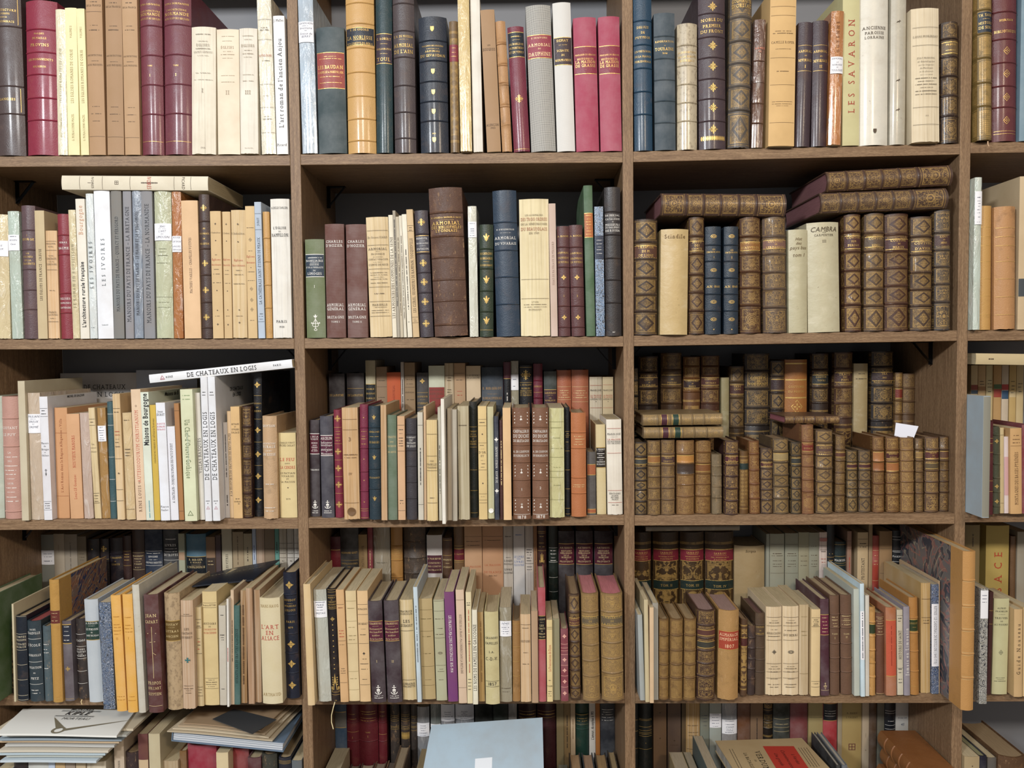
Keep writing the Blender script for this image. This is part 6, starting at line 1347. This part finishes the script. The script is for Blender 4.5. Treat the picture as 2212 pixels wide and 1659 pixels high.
def strip(P, Q, wd, th, m):
    """flat bar from P to Q in the xz/yz plane"""
    d = (Q-P); L = d.length; d.normalize(); s = Vector((1, 0, 0)) if abs(d.x) < .5 else Vector((0, 1, 0)); u = d.cross(s)
    V = []
    for c in (P, Q):
        for a, q in ((-1,-1),(1,-1),(1,1),(-1,1)): V.append(c+s*a*wd/2+u*q*th/2)
    m.add(V, [(0,1,2,3),(4,7,6,5),(0,4,5,1),(1,5,6,2),(2,6,7,3),(3,7,4,0)])
# little black steel brackets under the boards, screwed to the uprights
for (k, i, side, dep) in ((0, 1, 1, .16), (1, 1, 1, .14), (2, 1, 1, .12), (1, 2, 1, .10), (0, 0, -1, .14), (0, 0, 1, .20), (1, 1, -1, .20), (0, 1, -1, .22), (1, 0, 1, .10), (3, 0, -1, .12), (2, 0, -1, .12), (1, 2, -1, .2)):
    x = BAYX[i][1]-.001 if side > 0 else BAYX[i][0]+.001
    z = shelf_z(k, i, x)-THK-.001; s = -side
    m = MB(); y = dep
    strip(Vector((x+s*.001, y, z-.052)), Vector((x+s*.001, y, z)), .014, .0016, m)
    strip(Vector((x+s*.001, y, z-.0008)), Vector((x+s*.045, y, z-.0008)), .014, .0016, m)
    strip(Vector((x+s*.002, y, z-.050)), Vector((x+s*.042, y, z-.002)), .010, .0016, m)
    tag(m.obj('shelf_bracket', MATS['metal']), 'small black steel bracket under the %s, %s, %s side' % (SHN[k], BAYN[i], 'right' if side > 0 else 'left'), 'bracket', 'shelf brackets')
m = MB(); m.box(-3.5, 3.5, YBACK+.02, YBACK+.10, 0, 3.1); tag(m.obj('wall_back', MATS['paint']), None, None, kind='structure')
m = MB(); m.box(-3.5, 3.5, -4.5, YBACK+.10, -.05, 0)
fl = m.obj('floor', mat_plain('floor_tile', '8c8478', .5)); tag(fl, None, None, kind='structure')

rows, labels = place_all()
def find(sub):
    for l, o in labels.items():
        if sub in l: return o
    print('NOT FOUND', sub)

# ------------------------------------------------------------------ books lying flat on top of others
def lying(A, B, thick, Yf, d, style, col, pages, items, label, group, head_right=True, extra_z=0):
    """A, B: pixels of the spine's lower-left and lower-right corner"""
    P = unproj(A[0], A[1], Yf); Q = unproj(B[0], B[1], Yf); L = (Q-P).length; ang = math.atan2(Q.z-P.z, Q.x-P.x)
    ux = Vector((math.cos(ang), 0, math.sin(ang))); un = Vector((-math.sin(ang), 0, math.cos(ang)))
    if head_right: org = P+un*thick; rot = math.pi/2-ang          # local z -> right, local x -> down
    else: org = Q.copy(); rot = -math.pi/2-ang                   # local z -> left, local x -> up
    root = empty(KIND[style], org+Vector((0, 0, extra_z)), (0, rot, 0))
    span = B[0]-A[0]
    fm = (lambda v: (v-A[0])/span*L) if head_right else (lambda v: (B[0]-v)/span*L)
    build_book(root, thick, L, d, style, col, pages, items, fm, L/span)
    tag(root, label, 'book', group)
    return root
g1 = 'books lying on top of standing books'
# second shelf, left bay: wide cream folio across the tall grey volumes
lying((133, 409), (449, 411), .0300, -.012, .21, 'pa', 'ddd3bb', None, ['cn', 'l172,221,281,376,412', 'o window 8 252', 'w 305 340 6', 't 193 7 1', 't 200 5 IVOIRES', 'cr', 't 322 9 IVOIRES', 'cn', 't 396 6 PICARD'], 'large cream folio lying across the tall grey books, second shelf, left bay', g1)
# third shelf, left bay: tilted white book
r = lying((323.5, 827.5), (632, 794), .0182, -.014, .20, 'pa', 'e2e5e8', None, [], 'white book DE CHATEAUX EN LOGIS lying tilted on others, third shelf, left bay', g1)
# third bay
lying((1428, 463), (1699, 465), .0465, -.020, .235, 'gf', '5c4236', '8c5c60', ['b1484,1521,1558,1597,1634'], 'gilt leather folio lying alone atop the books, second shelf, third bay, left side', g1, False)
lying((1774, 459), (2050, 448), .0425, -.022, .235, 'gf', '5e4638', '8c5c60', ['b1818,1855,1894,1932,1972'], 'lower gilt leather folio of the lying pair, second shelf, third bay', g1, False)
lying((1788, 412.5), (2060, 398), .0425, -.016, .235, 'gf', '5c4030', '8c5c60', ['b1832,1870,1908,1946,1985'], 'upper gilt leather folio of the lying pair, second shelf, third bay', g1, False)
lying((1391, 947.5), (1563, 946), .0240, -.012, .14, 'gf', 'a08458', None, ['b1424,1450,1475,1500,1527', 'P1431,1446,4c2430', 'P1457,1472,203c30'], 'lower small tan gilt book of the lying pair, third shelf, third bay', g1, False)
lying((1389, 920.0), (1562, 917.5), .0240, -.016, .14, 'gf', 'a08458', None, ['b1421,1447,1471,1496,1521', 'P1428,1443,4c2430', 'P1453,1468,203c30'], 'upper small tan gilt book of the lying pair, third shelf, third bay', g1, False)
lying((1696, 915), (1815, 915), .0165, .030, .12, 'gf', '6c4a34', 'a8606a', ['b1716,1736,1760,1782'], 'thin brown gilt book lying on shorter books, third shelf, third bay', g1, False)
lying((2108, 787), (2330, 790), .0240, .010, .16, 'pa', 'c4b084', None, ['cn', 'w 2135 2145 8'], 'cream book lying across series paperbacks, third shelf, far right bay', g1)
lying((1395, 1148), (1598, 1146), .0110, .140, .14, 've', '8a7e6c', None, [], 'flat grey vellum book lying above gilt volumes, fourth shelf, third bay', g1)
# lettering for the tilted white book (reads along the spine)
def letters_on(parent, texts, w, plane='spine'):
    for (body, x, z, cap, maxw, col, st, flip) in texts:
        V, T, _ = text2d(body, cap, maxw, st); q = MB()
        q.v = [((w-(x+b_*1.0)) if not flip else x+b_, -.0008, z+a*1.0) for a, b_ in V]; q.f = [(a, c, b) for a, b, c in T]; q.mi = [0]*len(T)
        q.obj('lettering', ink(col), parent)
# local z runs to the right; local x runs downwards -> baseline up = -x
letters_on(r, [('DE CHATEAUX EN LOGIS', .0091, .161, .0096, .155, 'k', 'S', False), ('PARIS', .0091, .283, .004, .02, 'k', 'S', False), ('RENÉ', .0091, .045, .004, .02, 'k', 'S', False)], .0182)
V, T = shape('triangle'); q = MB(); q.v = [(.0091-b_*.011, -.0008, .029+a*.011) for a, b_ in V]; q.f = [(a, c, b) for a, b, c in T]; q.mi = [0]*len(T); q.obj('ornament', ink('b05060'), r)

# ------------------------------------------------------------------ face-out and special books
def facing(name, px0, px1, pyt, k, b_, Y, th, col, label, texts, mat='pa', py_text=None):
    A = unproj(px0, pyt, Y); B = unproj(px1, pyt, Y); z0 = shelf_z(k, b_, A.x)
    root = empty(name, (A.x, Y, z0+.0004)); wd = B.x-A.x; h = A.z-z0
    m = MB(); m.box(0, wd, 0, .0012, 0, h); m.box(0, wd, th-.0012, th, 0, h); m.box(0, .0015, .0012, th-.0012, 0, h); m.uv['sp'] = lambda p, vi: (2.5, .5)
    m.obj('cover', MATS[mat], root, col)
    m = MB(); m.box(.0016, wd-.002, .0013, th-.0013, .0005, h-.0008); pg = m.obj('pages', MATS['pages'], root, 'c4b698')
    q = MB()
    for (body, px, py, cap, maxw) in texts:
        V, T, _ = text2d(body, cap, maxw, 'S'); P = unproj(px, py, Y); o = len(q.v)
        q.v += [(P.x-A.x+a, -.0004, P.z-z0+c) for a, c in V]; q.f += [(a+o, c+o, d+o) for a, c, d in T]; q.mi += [0]*len(T)
    if texts: q.obj('lettering', ink('k'), root)
    tag(root, label, 'book', 'face-out books behind the third shelf row')
    return root
facing('paperback_book', 130, 300, 807, 2, 0, .262, .022, 'c4c2c0', 'grey-white book standing face-out titled DE CHATEAUX, third shelf, left bay, back', [('DE CHATEAUX', 227, 836, .0115, .11), ('EN LOGIS', 236, 852, .0115, .09)])
facing('paperback_book', 294, 425, 800, 2, 0, .250, .018, 'aab4c4', 'blue-grey book standing face-out behind Maisons de Bourgogne, third shelf, left bay', [])
# white note card sticking up between small leather books
P = unproj(1932, 941, .035); wd = .050
m = MB(); V = [(0, 0, -.028), (wd*.87, 0, -.034), (wd*.87, 0, -.004), (wd*1.1, .004, .020), (wd*.12, .006, .028), (0, 0, 0)]
n = len(V); m.v = V+[(x, y+.0004, z) for x, y, z in V]; m.f = [tuple(range(n)), tuple(range(2*n-1, n-1, -1))]+[(i, i+n, (i+1) % n+n, (i+1) % n) for i in range(n)]; m.mi = [0]*len(m.f)
o = m.obj('note_card', MATS['white'], None, 'dfe2ee'); o.location = P; tag(o, 'blank white card sticking up from small leather books, third shelf, third bay', 'card')
# tall marbled folio at the right of the fourth shelf, pulled out past the divider
Yf = -.085; A = unproj(2079, 1500, Yf); B = unproj(2106, 1500, Yf); z0 = shelf_z(3, 2, .93); ztop = unproj(2083, 1192, Yf).z
wf = min(B.x-A.x, .0270); x1 = BAYX[2][1]-.0012
root = empty('leather_bound_book', (x1-wf, Yf, z0+.0004))
mpp = (ztop-z0)/(unproj(2083, 1192, Yf) and (proj((A.x, Yf, z0))[1]-1192))
yb_ = proj((A.x, Yf, z0))[1]
build_book(root, wf, ztop-z0, .275, 'ma', 'b88a52', None, ['b1254,1309,1361,1413,1465', 'cE', 'l1257,1306,1312,1358,1364,1410,1416,1462,1468'], lambda v: (yb_-v)*mpp, mpp)
for ch in root.children:
    if ch.name.startswith('cover'):
        ch.data.materials[1] = MATS['folio']; ch.color = lin('b88a52')
tag(root, 'tall folio, tan leather spine and marbled boards, pulled out, fourth shelf, third bay, right end', 'book', 'books on the fourth shelf, third bay')
# dark booklet lying tilted over books, fourth shelf left bay
def sheet(name, pts, th, mat, col, label, cat, group=None, curl=0, n=10, lift=None):
    """pts: 4 world corners (front-left, front-right, back-right, back-left)"""
    a, b_, c, d = [Vector(p) for p in pts]; m = MB(); V = []
    nn = ((b_-a).cross(d-a)).normalized()
    for j in range(n+1):
        for i in range(n+1):
            u, v = i/n, j/n; p = (a*(1-u)+b_*u)*(1-v)+(d*(1-u)+c*u)*v
            p = p+nn*curl*(math.sin(u*math.pi*1.3+.4)*.5+math.sin(v*5)*.2); V.append(p)
    o = a.copy(); k = (n+1)**2
    m.v = [tuple(p-o) for p in V]+[tuple(p-o-nn*th) for p in V]
    for j in range(n):
        for i in range(n):
            q = j*(n+1)+i; m.f.append((q, q+1, q+n+2, q+n+1)); m.f.append((k+q, k+q+n+1, k+q+n+2, k+q+1))
    per = [i for i in range(n+1)]+[(j*(n+1)+n) for j in range(1, n+1)]+[n*(n+1)+i for i in range(n-1, -1, -1)]+[j*(n+1) for j in range(n-1, 0, -1)]
    for i in range(len(per)): x, y = per[i], per[(i+1) % len(per)]; m.f.append((y, x, k+x, k+y))
    m.mi = [0]*len(m.f); m.uv['sp'] = lambda p, vi: (2.5, .5)
    ob = m.obj(name, MATS[mat], None, col, False); ob.location = o
    tag(ob, label, cat, group); ob['_n'] = tuple(nn)
    return ob, (a, b_, c, d, nn)
def on_sheet(ob, fr, V, T, u, v, inkk, su, name='lettering', rot=0.0, eps=.0012, curl=0):
    a, b_, c, d, nn = fr; ex = (b_-a).normalized(); ey = (d-a); ey = (ey-ex*ey.dot(ex)).normalized(); P0 = (a*(1-u)+b_*u)*(1-v)+(d*(1-u)+c*u)*v
    cr, sr = math.cos(rot), math.sin(rot); q = MB()
    for x, y in V:
        x, y = x*cr-y*sr, x*sr+y*cr; p = P0+ex*x+ey*y
        uu = (p-a).dot(ex)/(b_-a).length; vv = (p-a).dot(ey)/(d-a).length
        q.v.append(tuple(p+nn*(eps+curl*(math.sin(uu*math.pi*1.3+.4)*.5+math.sin(vv*5)*.2))-a))
    q.f = T; q.mi = [0]*len(T); return q.obj(name, ink(inkk), ob)
zt = unproj(377, 1272, -.01).z
ob, fr = sheet('booklet', (unproj(377, 1273, -.012), unproj(546, 1250, .030), unproj(603, 1206, .16), unproj(452, 1240, .135)), .003, 'film', '1d222c', 'dark navy thin booklet lying tilted on book tops, fourth shelf, left bay', 'booklet', None, .004)
V, T, _ = text2d('ORFEVRERIE D\'ALSACE', .009, .14, 'S'); on_sheet(ob, fr, V, T, .6, .55, '8c8268', 1, eps=.0035, rot=.25)
# ------------------------------------------------------------------ bottom shelf clutter
g = 'papers and catalogues piled on books, bottom shelf, left bay'
zb = unproj(100, 1603, -.01).z
def pile(cx0, cx1, z, yf, yb, skew, th, col, label, name='magazine', curl=.003, mat='white', group=g, dz=0, tilt=0):
    return sheet(name, ((cx0, yf, z), (cx1, yf+skew, z+tilt), (cx1+.005, yb+skew, z+tilt+dz), (cx0+.02, yb, z+dz)), th, mat, col, label, 'papers' if name != 'book' else 'book', group, curl)
xl = unproj(4, 1600, -.02).x; xr = unproj(268, 1585, -.02).x
zz = unproj(140, 1640, -.03).z
cols = ['c4d0d8', 'b8bcb4', 'b4c4cc', 'ccc4b4', 'b8b8b4', 'c8b090', '8c9aa4', 'c8ccc8', 'c4b8a0']
names = ['pale blue folded sheet at the very bottom of the pile', 'light grey-green sheet, second from the bottom of pile', 'pale blue-edged paper, third from the bottom of pile', 'cream printed sheet low in the pile', 'grey magazine in the lower half of pile', 'brownish folded paper in the middle of pile', 'blue-grey magazine in the middle of pile', 'white magazine second from the top of pile', 'cream magazine third from the top of pile']
zc = EYE-.818-8*.0085
for i in range(9):
    ob, fr = pile(xl+.012+.012*math.sin(i*2.1), xr-.05+.010*i, zc, -.045+.006*math.sin(i*1.7), .15, .002*math.sin(i), .0050, cols[i], names[i]+', bottom shelf, left bay', curl=.002)
    zc += .0085
ob, fr = sheet('catalogue', tuple(unproj_z(*q_, EYE-.812) for q_ in ((-8, 1586), (252, 1588), (292, 1533), (50, 1531))), .004, 'white', 'e4e4de', 'pale watch catalogue with clock hands on top of pile, bottom shelf, left bay', 'catalogue', g, .003)
V, T, _ = text2d('KIPLÉ', .0150, .085, 'B', .2); on_sheet(ob, fr, V, T, .53, .80, '3a3a3c', 1, eps=.001, curl=.003)
V, T, _ = text2d('MORTEAU', .0095, .078, 'N', .15); on_sheet(ob, fr, V, T, .55, .58, '3a3a3c', 1, eps=.001, curl=.003)
V, T, _ = text2d('MONTRES', .008, .10, 'B', .15); on_sheet(ob, fr, V, T, .54, .965, '3a3a3c', 1, eps=.001, curl=.003)
hv = []; ht_ = []
for P_, t_ in (bar(-.045, .0, .045, .0, .0013), bar(-.045, -.0035, .045, -.0035, .0013)):
    kq = len(hv); hv += P_; ht_ += [(a+kq, b+kq, c+kq) for a, b, c in t_]
on_sheet(ob, fr, hv, ht_, .54, .915, '3a3a3c', 1, 'ornament', eps=.001, curl=.003); on_sheet(ob, fr, hv, ht_, .52, .70, '3a3a3c', 1, 'ornament', eps=.001, curl=.003)
hv = []; ht_ = []
for P_, t_ in (ring(0, 0, .014, .014, .005, 16), poly([(-.008, .004), (.006, .012), (-.046, .058)]), poly([(.008, -.005), (.010, .006), (.135, .055)])):
    kq = len(hv); hv += P_; ht_ += [(a+kq, b+kq, c+kq) for a, b, c in t_]
on_sheet(ob, fr, hv, ht_, .49, .13, '77705c', 1, 'clock_hands', eps=.0012, curl=.003)
# binder and papers right of it
root = empty('ring_binder', unproj(370, 1601, -.03)); pr = root.location
xr2 = unproj(612, 1625, -.03); Lx = (xr2-pr).length; tl = math.atan2(xr2.z-pr.z, xr2.x-pr.x); root.rotation_euler = (0, -tl, 0)
m = MB(); m.box(0, Lx, 0, .20, 0, .002); m.box(0, Lx, 0, .20, .020, .022); m.box(0, .002, 0, .20, .002, .020); m.obj('cover', MATS['film'], root, '66788c')
m = MB(); m.box(.0025, Lx-.003, .003, .197, .0025, .0195); pg = m.obj('pages', MATS['white'], root, 'c4c8ce')
for z in (.006, .011, .015):
    m = MB(); m.box(.0027, Lx-.0028, .0024, .003, z, z+.0008); m.obj('divider_sheet', MATS['film'], root, '7c8894')
tag(root, 'grey-blue binder full of white sheets lying flat, bottom shelf, left bay', 'binder', g)
zq = pr.z+.0245
cc = ['bdae94', 'c8baa0', 'b8a488', '9c8468']; nm = ['lowest cream paper on the binder', 'second cream paper on the binder', 'third tan paper on the binder', 'topmost brown curled document on the binder']
for i in range(4):
    z = zq+.0035*i
    sheet('document', ((pr.x-.004+.01*i, -.04+.005*i, z+.003), (pr.x+Lx-.022-.008*i, -.038, z-.018+.004*i), (pr.x+Lx+.0-.006*i, .12, z-.016+.004*i), (pr.x+.02, .12, z)), .0022, 'white', cc[i], nm[i]+', bottom shelf, left bay', 'papers', g, .003)
sheet('photograph_card', tuple(unproj_z(*q_, zq+.020) for q_ in ((459, 1553), (545, 1585), (597, 1554), (505, 1531))), .0012, 'film', '3a3c3e', 'dark grey card lying diagonally on brown papers, bottom shelf, left bay', 'card', g, .0)
# pale blue folder leaning in the second bay
BLc, BRc = unproj(903, 1720, -.06), unproj(1176, 1720, -.06)
TL, TR = unproj(933, 1572, .075), unproj(1180, 1544, .075)
root = empty('folder', BLc); ex = (BRc-BLc); Wd = ex.length; ex.normalize(); ez = ((TL+TR)/2-(BLc+BRc)/2); ez = (ez-ex*ez.dot(ex)); Hh = ez.length; ez.normalize(); ey = ez.cross(ex)
M4 = Matrix((ex, ey, ez)).transposed().to_4x4(); root.rotation_euler = M4.to_euler()
dr = (TR-TL).dot(ez)
m = MB(); V = [(0, 0), (Wd, 0), (Wd, Hh+dr/2), ((TL-BLc).dot(ex), Hh-dr/2)]
def slab(V, y0, y1):
    q = MB(); n = len(V); q.v = [(x, y0, z) for x, z in V]+[(x, y1, z) for x, z in V]
    q.f = [tuple(range(n)), tuple(range(2*n-1, n-1, -1))]+[(i, i+n, (i+1) % n+n, (i+1) % n) for i in range(n)]; q.mi = [0]*len(q.f); q.uv['sp'] = lambda p, vi: (2.5, .5); return q
slab(V, 0, .002).obj('cover', MATS['pa'], root, 'a6bac8'); slab([(x*.99+.001, z*.99) for x, z in V], .0022, .013).obj('pages', MATS['pages'], root, 'c4b490')
slab(V, .0132, .015).obj('back_cover', MATS['pa'], root, 'a6bac8')
slab([(Wd*.44, Hh*.30), (Wd*.58, Hh*.32), (Wd*.58, Hh*.50), (Wd*.44, Hh*.48)], -.0006, 0).obj('paper_label', MATS['white'], root, 'dfe4ea')
tag(root, 'large pale blue folder leaning in front of books, bottom shelf, second bay', 'folder')
# VERDUN book and neighbours, third bay
zv = unproj(1545, 1600, .12).z
FL, FR = unproj(1596, 1690, -.05), unproj(1826, 1690, -.05); BR, BLk = unproj(1731, 1594, .12), unproj(1545, 1600, .12)
th = .030
def block(name, quad, z, th, col, pages, label, mat='pa'):
    a, b_, c, d = [Vector((p.x, p.y, z)) for p in quad]; o = a.copy(); root = empty(name, o-Vector((0, 0, th)))
    def ring_(z0, z1, s):
        q = MB(); cen = (a+b_+c+d)/4; P = [(cen+(p-cen)*s)-o for p in (a, b_, c, d)]
        q.v = [(p.x, p.y, z0) for p in P]+[(p.x, p.y, z1) for p in P]; q.f = [(0,3,2,1),(4,5,6,7),(0,1,5,4),(1,2,6,5),(2,3,7,6),(3,0,4,7)]; q.mi = [0]*6; q.uv['sp'] = lambda p, vi: (2.5, .5); return q
    ring_(0, .002, 1).obj('cover', MATS[mat], root, col); ring_(th-.002, th, 1).obj('top_cover', MATS[mat], root, col); ring_(.002, th-.002, .985).obj('pages', MATS['pages'], root, pages)
    return root, (a-o+Vector((0, 0, th)), b_-o+Vector((0, 0, th)), c-o+Vector((0, 0, th)), d-o+Vector((0, 0, th)))
quad = (FL, FR, BR, BLk)
quad = [unproj_z(*q, zv) for q in ((1596, 1680), (1812, 1680), (1731.6, 1594), (1545, 1600))]
root, fr = block('paperback_book', quad, zv, .026, 'b39c76', 'b8b0a4', '')
tag(root, 'brown paper book LA BATAILLE DE VERDUN with red band, lying flat, bottom shelf, third bay', 'book', 'books lying flat, bottom shelf, third bay')
class O_: pass
frv = (fr[0], fr[1], fr[2], fr[3], Vector((0, 0, 1)))
def put(V, T, u, v, k, rot, name='lettering', eps=.0006):
    a, b_, c, d, nn = frv; P0 = (a*(1-u)+b_*u)*(1-v)+(d*(1-u)+c*u)*v; ex = (b_-a).normalized(); ey = nn.cross(ex); cr, sr = math.cos(rot), math.sin(rot); q = MB()
    q.v = [tuple(P0+ex*(x*cr-y*sr)+ey*(x*sr+y*cr)+nn*eps) for x, y in V]; q.f = T; q.mi = [0]*len(T); q.obj(name, ink(k), root)
V, T = poly([(-.036, -.055), (.036, -.055), (.036, .058), (-.036, .058)]); put(V, T, .63, .45, 'b23a2c', .0, 'paper_band', .0003)
for body, u, cap, L in (('VERDUN', .36, .0125, .085), ('LA BATAILLE', .22, .007, .07), ('DE', .29, .004, .02)):
    V, T, _ = text2d(body, cap, L, 'S'); put(V, T, u, .42, '2c2820', -math.pi/2)
for u, body in ((.55, 'Une grande'), (.64, 'Commémoration'), (.73, 'à Verdun')):
    V, T, _ = text2d(body, .008, .085, 'N', .3); put(V, T, u, .45, '3a1814', -math.pi/2)
for u, n in ((.08, 7), (.11, 8), (.84, 8), (.87, 7), (.90, 8), (.93, 6)):
    hv = []; ht_ = []; x = -.04
    while x < .04:
        L = R.uniform(.003, .007); P_, t_ = bar(x, 0, x+L*.8, 0, .0011); kq = len(hv); hv += P_; ht_ += [(a+kq, b+kq, c+kq) for a, b, c in t_]; x += L
    put(hv, ht_, u, .5, '3c342a', -math.pi/2)
# brown leather books lying in a pile with their spines to the left
zp = unproj(1899, 1578, .15).z; qd = [unproj_z(*q, zp) for q in ((1960, 1664), (2052, 1656), (1992, 1578), (1899, 1578))]
gpl = 'brown leather books lying in a pile, bottom shelf, third bay'
for i, lb in enumerate(('topmost of the brown leather books piled flat, bottom shelf, third bay', 'middle of the brown leather books piled flat, bottom shelf, third bay', 'lowest of the brown leather books piled flat, bottom shelf, third bay')):
    off = (0, .006, -.004)[i]; z = zp-.041*i; yb_ = qd[3].y; yf_ = min(qd[0].y, qd[1].y)
    Lh = yb_-yf_; wd = min((qd[2]-qd[3]).length, .128)
    # spine faces -x, head towards the back: rotate book so local -y -> -x, local z -> +y, local x -> thickness (up)
    x0 = qd[3].x-.004+off
    root = empty('leather_bound_book', (x0, yf_, z-.039))
    Mx = Matrix(((0, 1, 0), (0, 0, 1), (1, 0, 0))).to_4x4()     # columns: local x->z, y->x, z->y
    root.rotation_euler = Mx.to_euler()
    build_book(root, .039, Lh, min(wd, BAYX[2][1]-.004-x0), 'le', '8a5428', 'b8a078', ['b.035,.07,.105,.14'], lambda v: v, .001)
    tag(root, lb, 'book', gpl)
# slim grey and dark volumes between VERDUN and the pile
for i, (px0, px1, col, lb) in enumerate(((1752, 1762, '2c2c2a', 'thin black board-bound book right of VERDUN book'), (1763, 1778, '6c7074', 'thin grey book right of the thin black one'), (1812, 1836, '8c8c80', 'low grey-paged book left of the wide khaki one'), (1838, 1872, 'b0a894', 'low cream-paged book in front of the khaki book'))):
    Y = .0 if i < 2 else .02
    a, b_ = unproj(px0+45 if i < 2 else px0, 1690, Y).x, unproj(px1+45 if i < 2 else px1, 1690, Y).x
    top = unproj(px0, 1590 if i < 2 else 1650, .13).z; z0 = shelf_z(4, 2, a)
    if i < 2: a = hb_end+.004 if i else a+.010; b_ = a+(.009 if i == 0 else .012); hb_end = b_
    if i == 2: a = max(a, hb_end+.003); b_ = max(b_, a+.012)
    root = empty('hardback_book', (a, Y, z0)); build_book(root, max(b_-a-.001, .006), top-z0, .15, 'cl', col, 'b8b0a0', [], lambda v: v, .001)
    tag(root, lb+', bottom shelf, third bay', 'book', 'books on the bottom shelf, third bay')
# front row of the third bay left end
for i, (px0, px1, col, lb) in enumerate(((1472, 1504, 'a08c64', 'low tan paper book left of the VERDUN book'), (1506, 1524, '8c8468', 'low olive paper book beside the tan one'), (1528, 1552, '4c5c5c', 'dark teal edged book just left of the VERDUN book'))):
    a, b_ = unproj(px0, 1680, .0).x, unproj(px1, 1680, .0).x; top = unproj(px0, 1648 if i < 2 else 1612, .10).z; z0 = shelf_z(4, 2, a)
    root = empty('paperback_book', (a, .0, z0)); build_book(root, b_-a-.001, top-z0, .15, 'pa', col, 'b0a084', [], lambda v: v, .001)
    tag(root, lb+', bottom shelf, third bay', 'book', 'books on the bottom shelf, third bay')
# low books that carry the folder and the VERDUN book
def carriers(px0, px1, bay, ztop, Y, lab, grp):
    xa, xb = unproj(px0, 1690, Y).x, unproj(px1, 1690, Y).x; n = max(3, int((xb-xa)/.034)); z0 = shelf_z(4, bay, xa)
    for i in range(n):
        w_ = (xb-xa)/n; root = empty('clothbound_book', (xa+w_*i, Y, z0))
        build_book(root, w_-.001, ztop-z0-.001*(i % 2), .155, 'cl', ('5c4a3c', '6c3430', '3c4844', '8c7a5c')[i % 4], 'b0a084', [], lambda v: v, .001)
        tag(root, lab, 'book', grp)
carriers(938, 1176, 1, EYE-.935, .0, 'low cloth book hidden under the pale blue folder, bottom shelf, second bay', 'low books under the blue folder')
carriers(1606, 1768, 2, zv-.0275, .0, 'low cloth book carrying the VERDUN book, bottom shelf, third bay', 'low books under the VERDUN book')
# ribbon bookmarks
def ribbon(parent_label, pts, Y, wd, col):
    o = find(parent_label); m = MB(); inv = Matrix.Identity(4)
    bpy.context.view_layer.update(); inv = o.matrix_world.inverted()
    P = [unproj(x, y, Y+dy) for x, y, dy in pts]; V = []
    for p in P: V += [inv @ (p+Vector((-wd/2, 0, 0))), inv @ (p+Vector((wd/2, 0, 0))), inv @ (p+Vector((wd/2, .0004, 0))), inv @ (p+Vector((-wd/2, .0004, 0)))]
    m.v = [tuple(v) for v in V]
    for i in range(len(P)-1):
        a = 4*i
        for j in range(4): m.f.append((a+j, a+(j+1) % 4, a+4+(j+1) % 4, a+4+j))
    m.f += [(0, 3, 2, 1), (4*len(P)-4, 4*len(P)-3, 4*len(P)-2, 4*len(P)-1)]; m.mi = [0]*len(m.f)
    m.obj('ribbon_bookmark', MATS['white'], o, col)
ribbon('gold spire ornament', [(724, 1514, .004), (720, 1528, 0), (716, 1545, .002), (716, 1560, .004), (720, 1575, .002)], -.032, .0018, 'd8c89c')
ribbon('HISTOIRE DE SENS', [(2134, 305, .004), (2134, 311, 0), (2136, 316, .001)], -.024, .0022, 'c8a888')
ribbon('S. LAZARE' if False else 'dark scuffed leather', [(177, 1511, .004), (175, 1516, 0), (177, 1522, .002)], -.02, .002, 'd8c090')
# dusty red lettering strip printed on tops is left out; finish
bpy.context.view_layer.update()
print('BOOKS', len(labels))
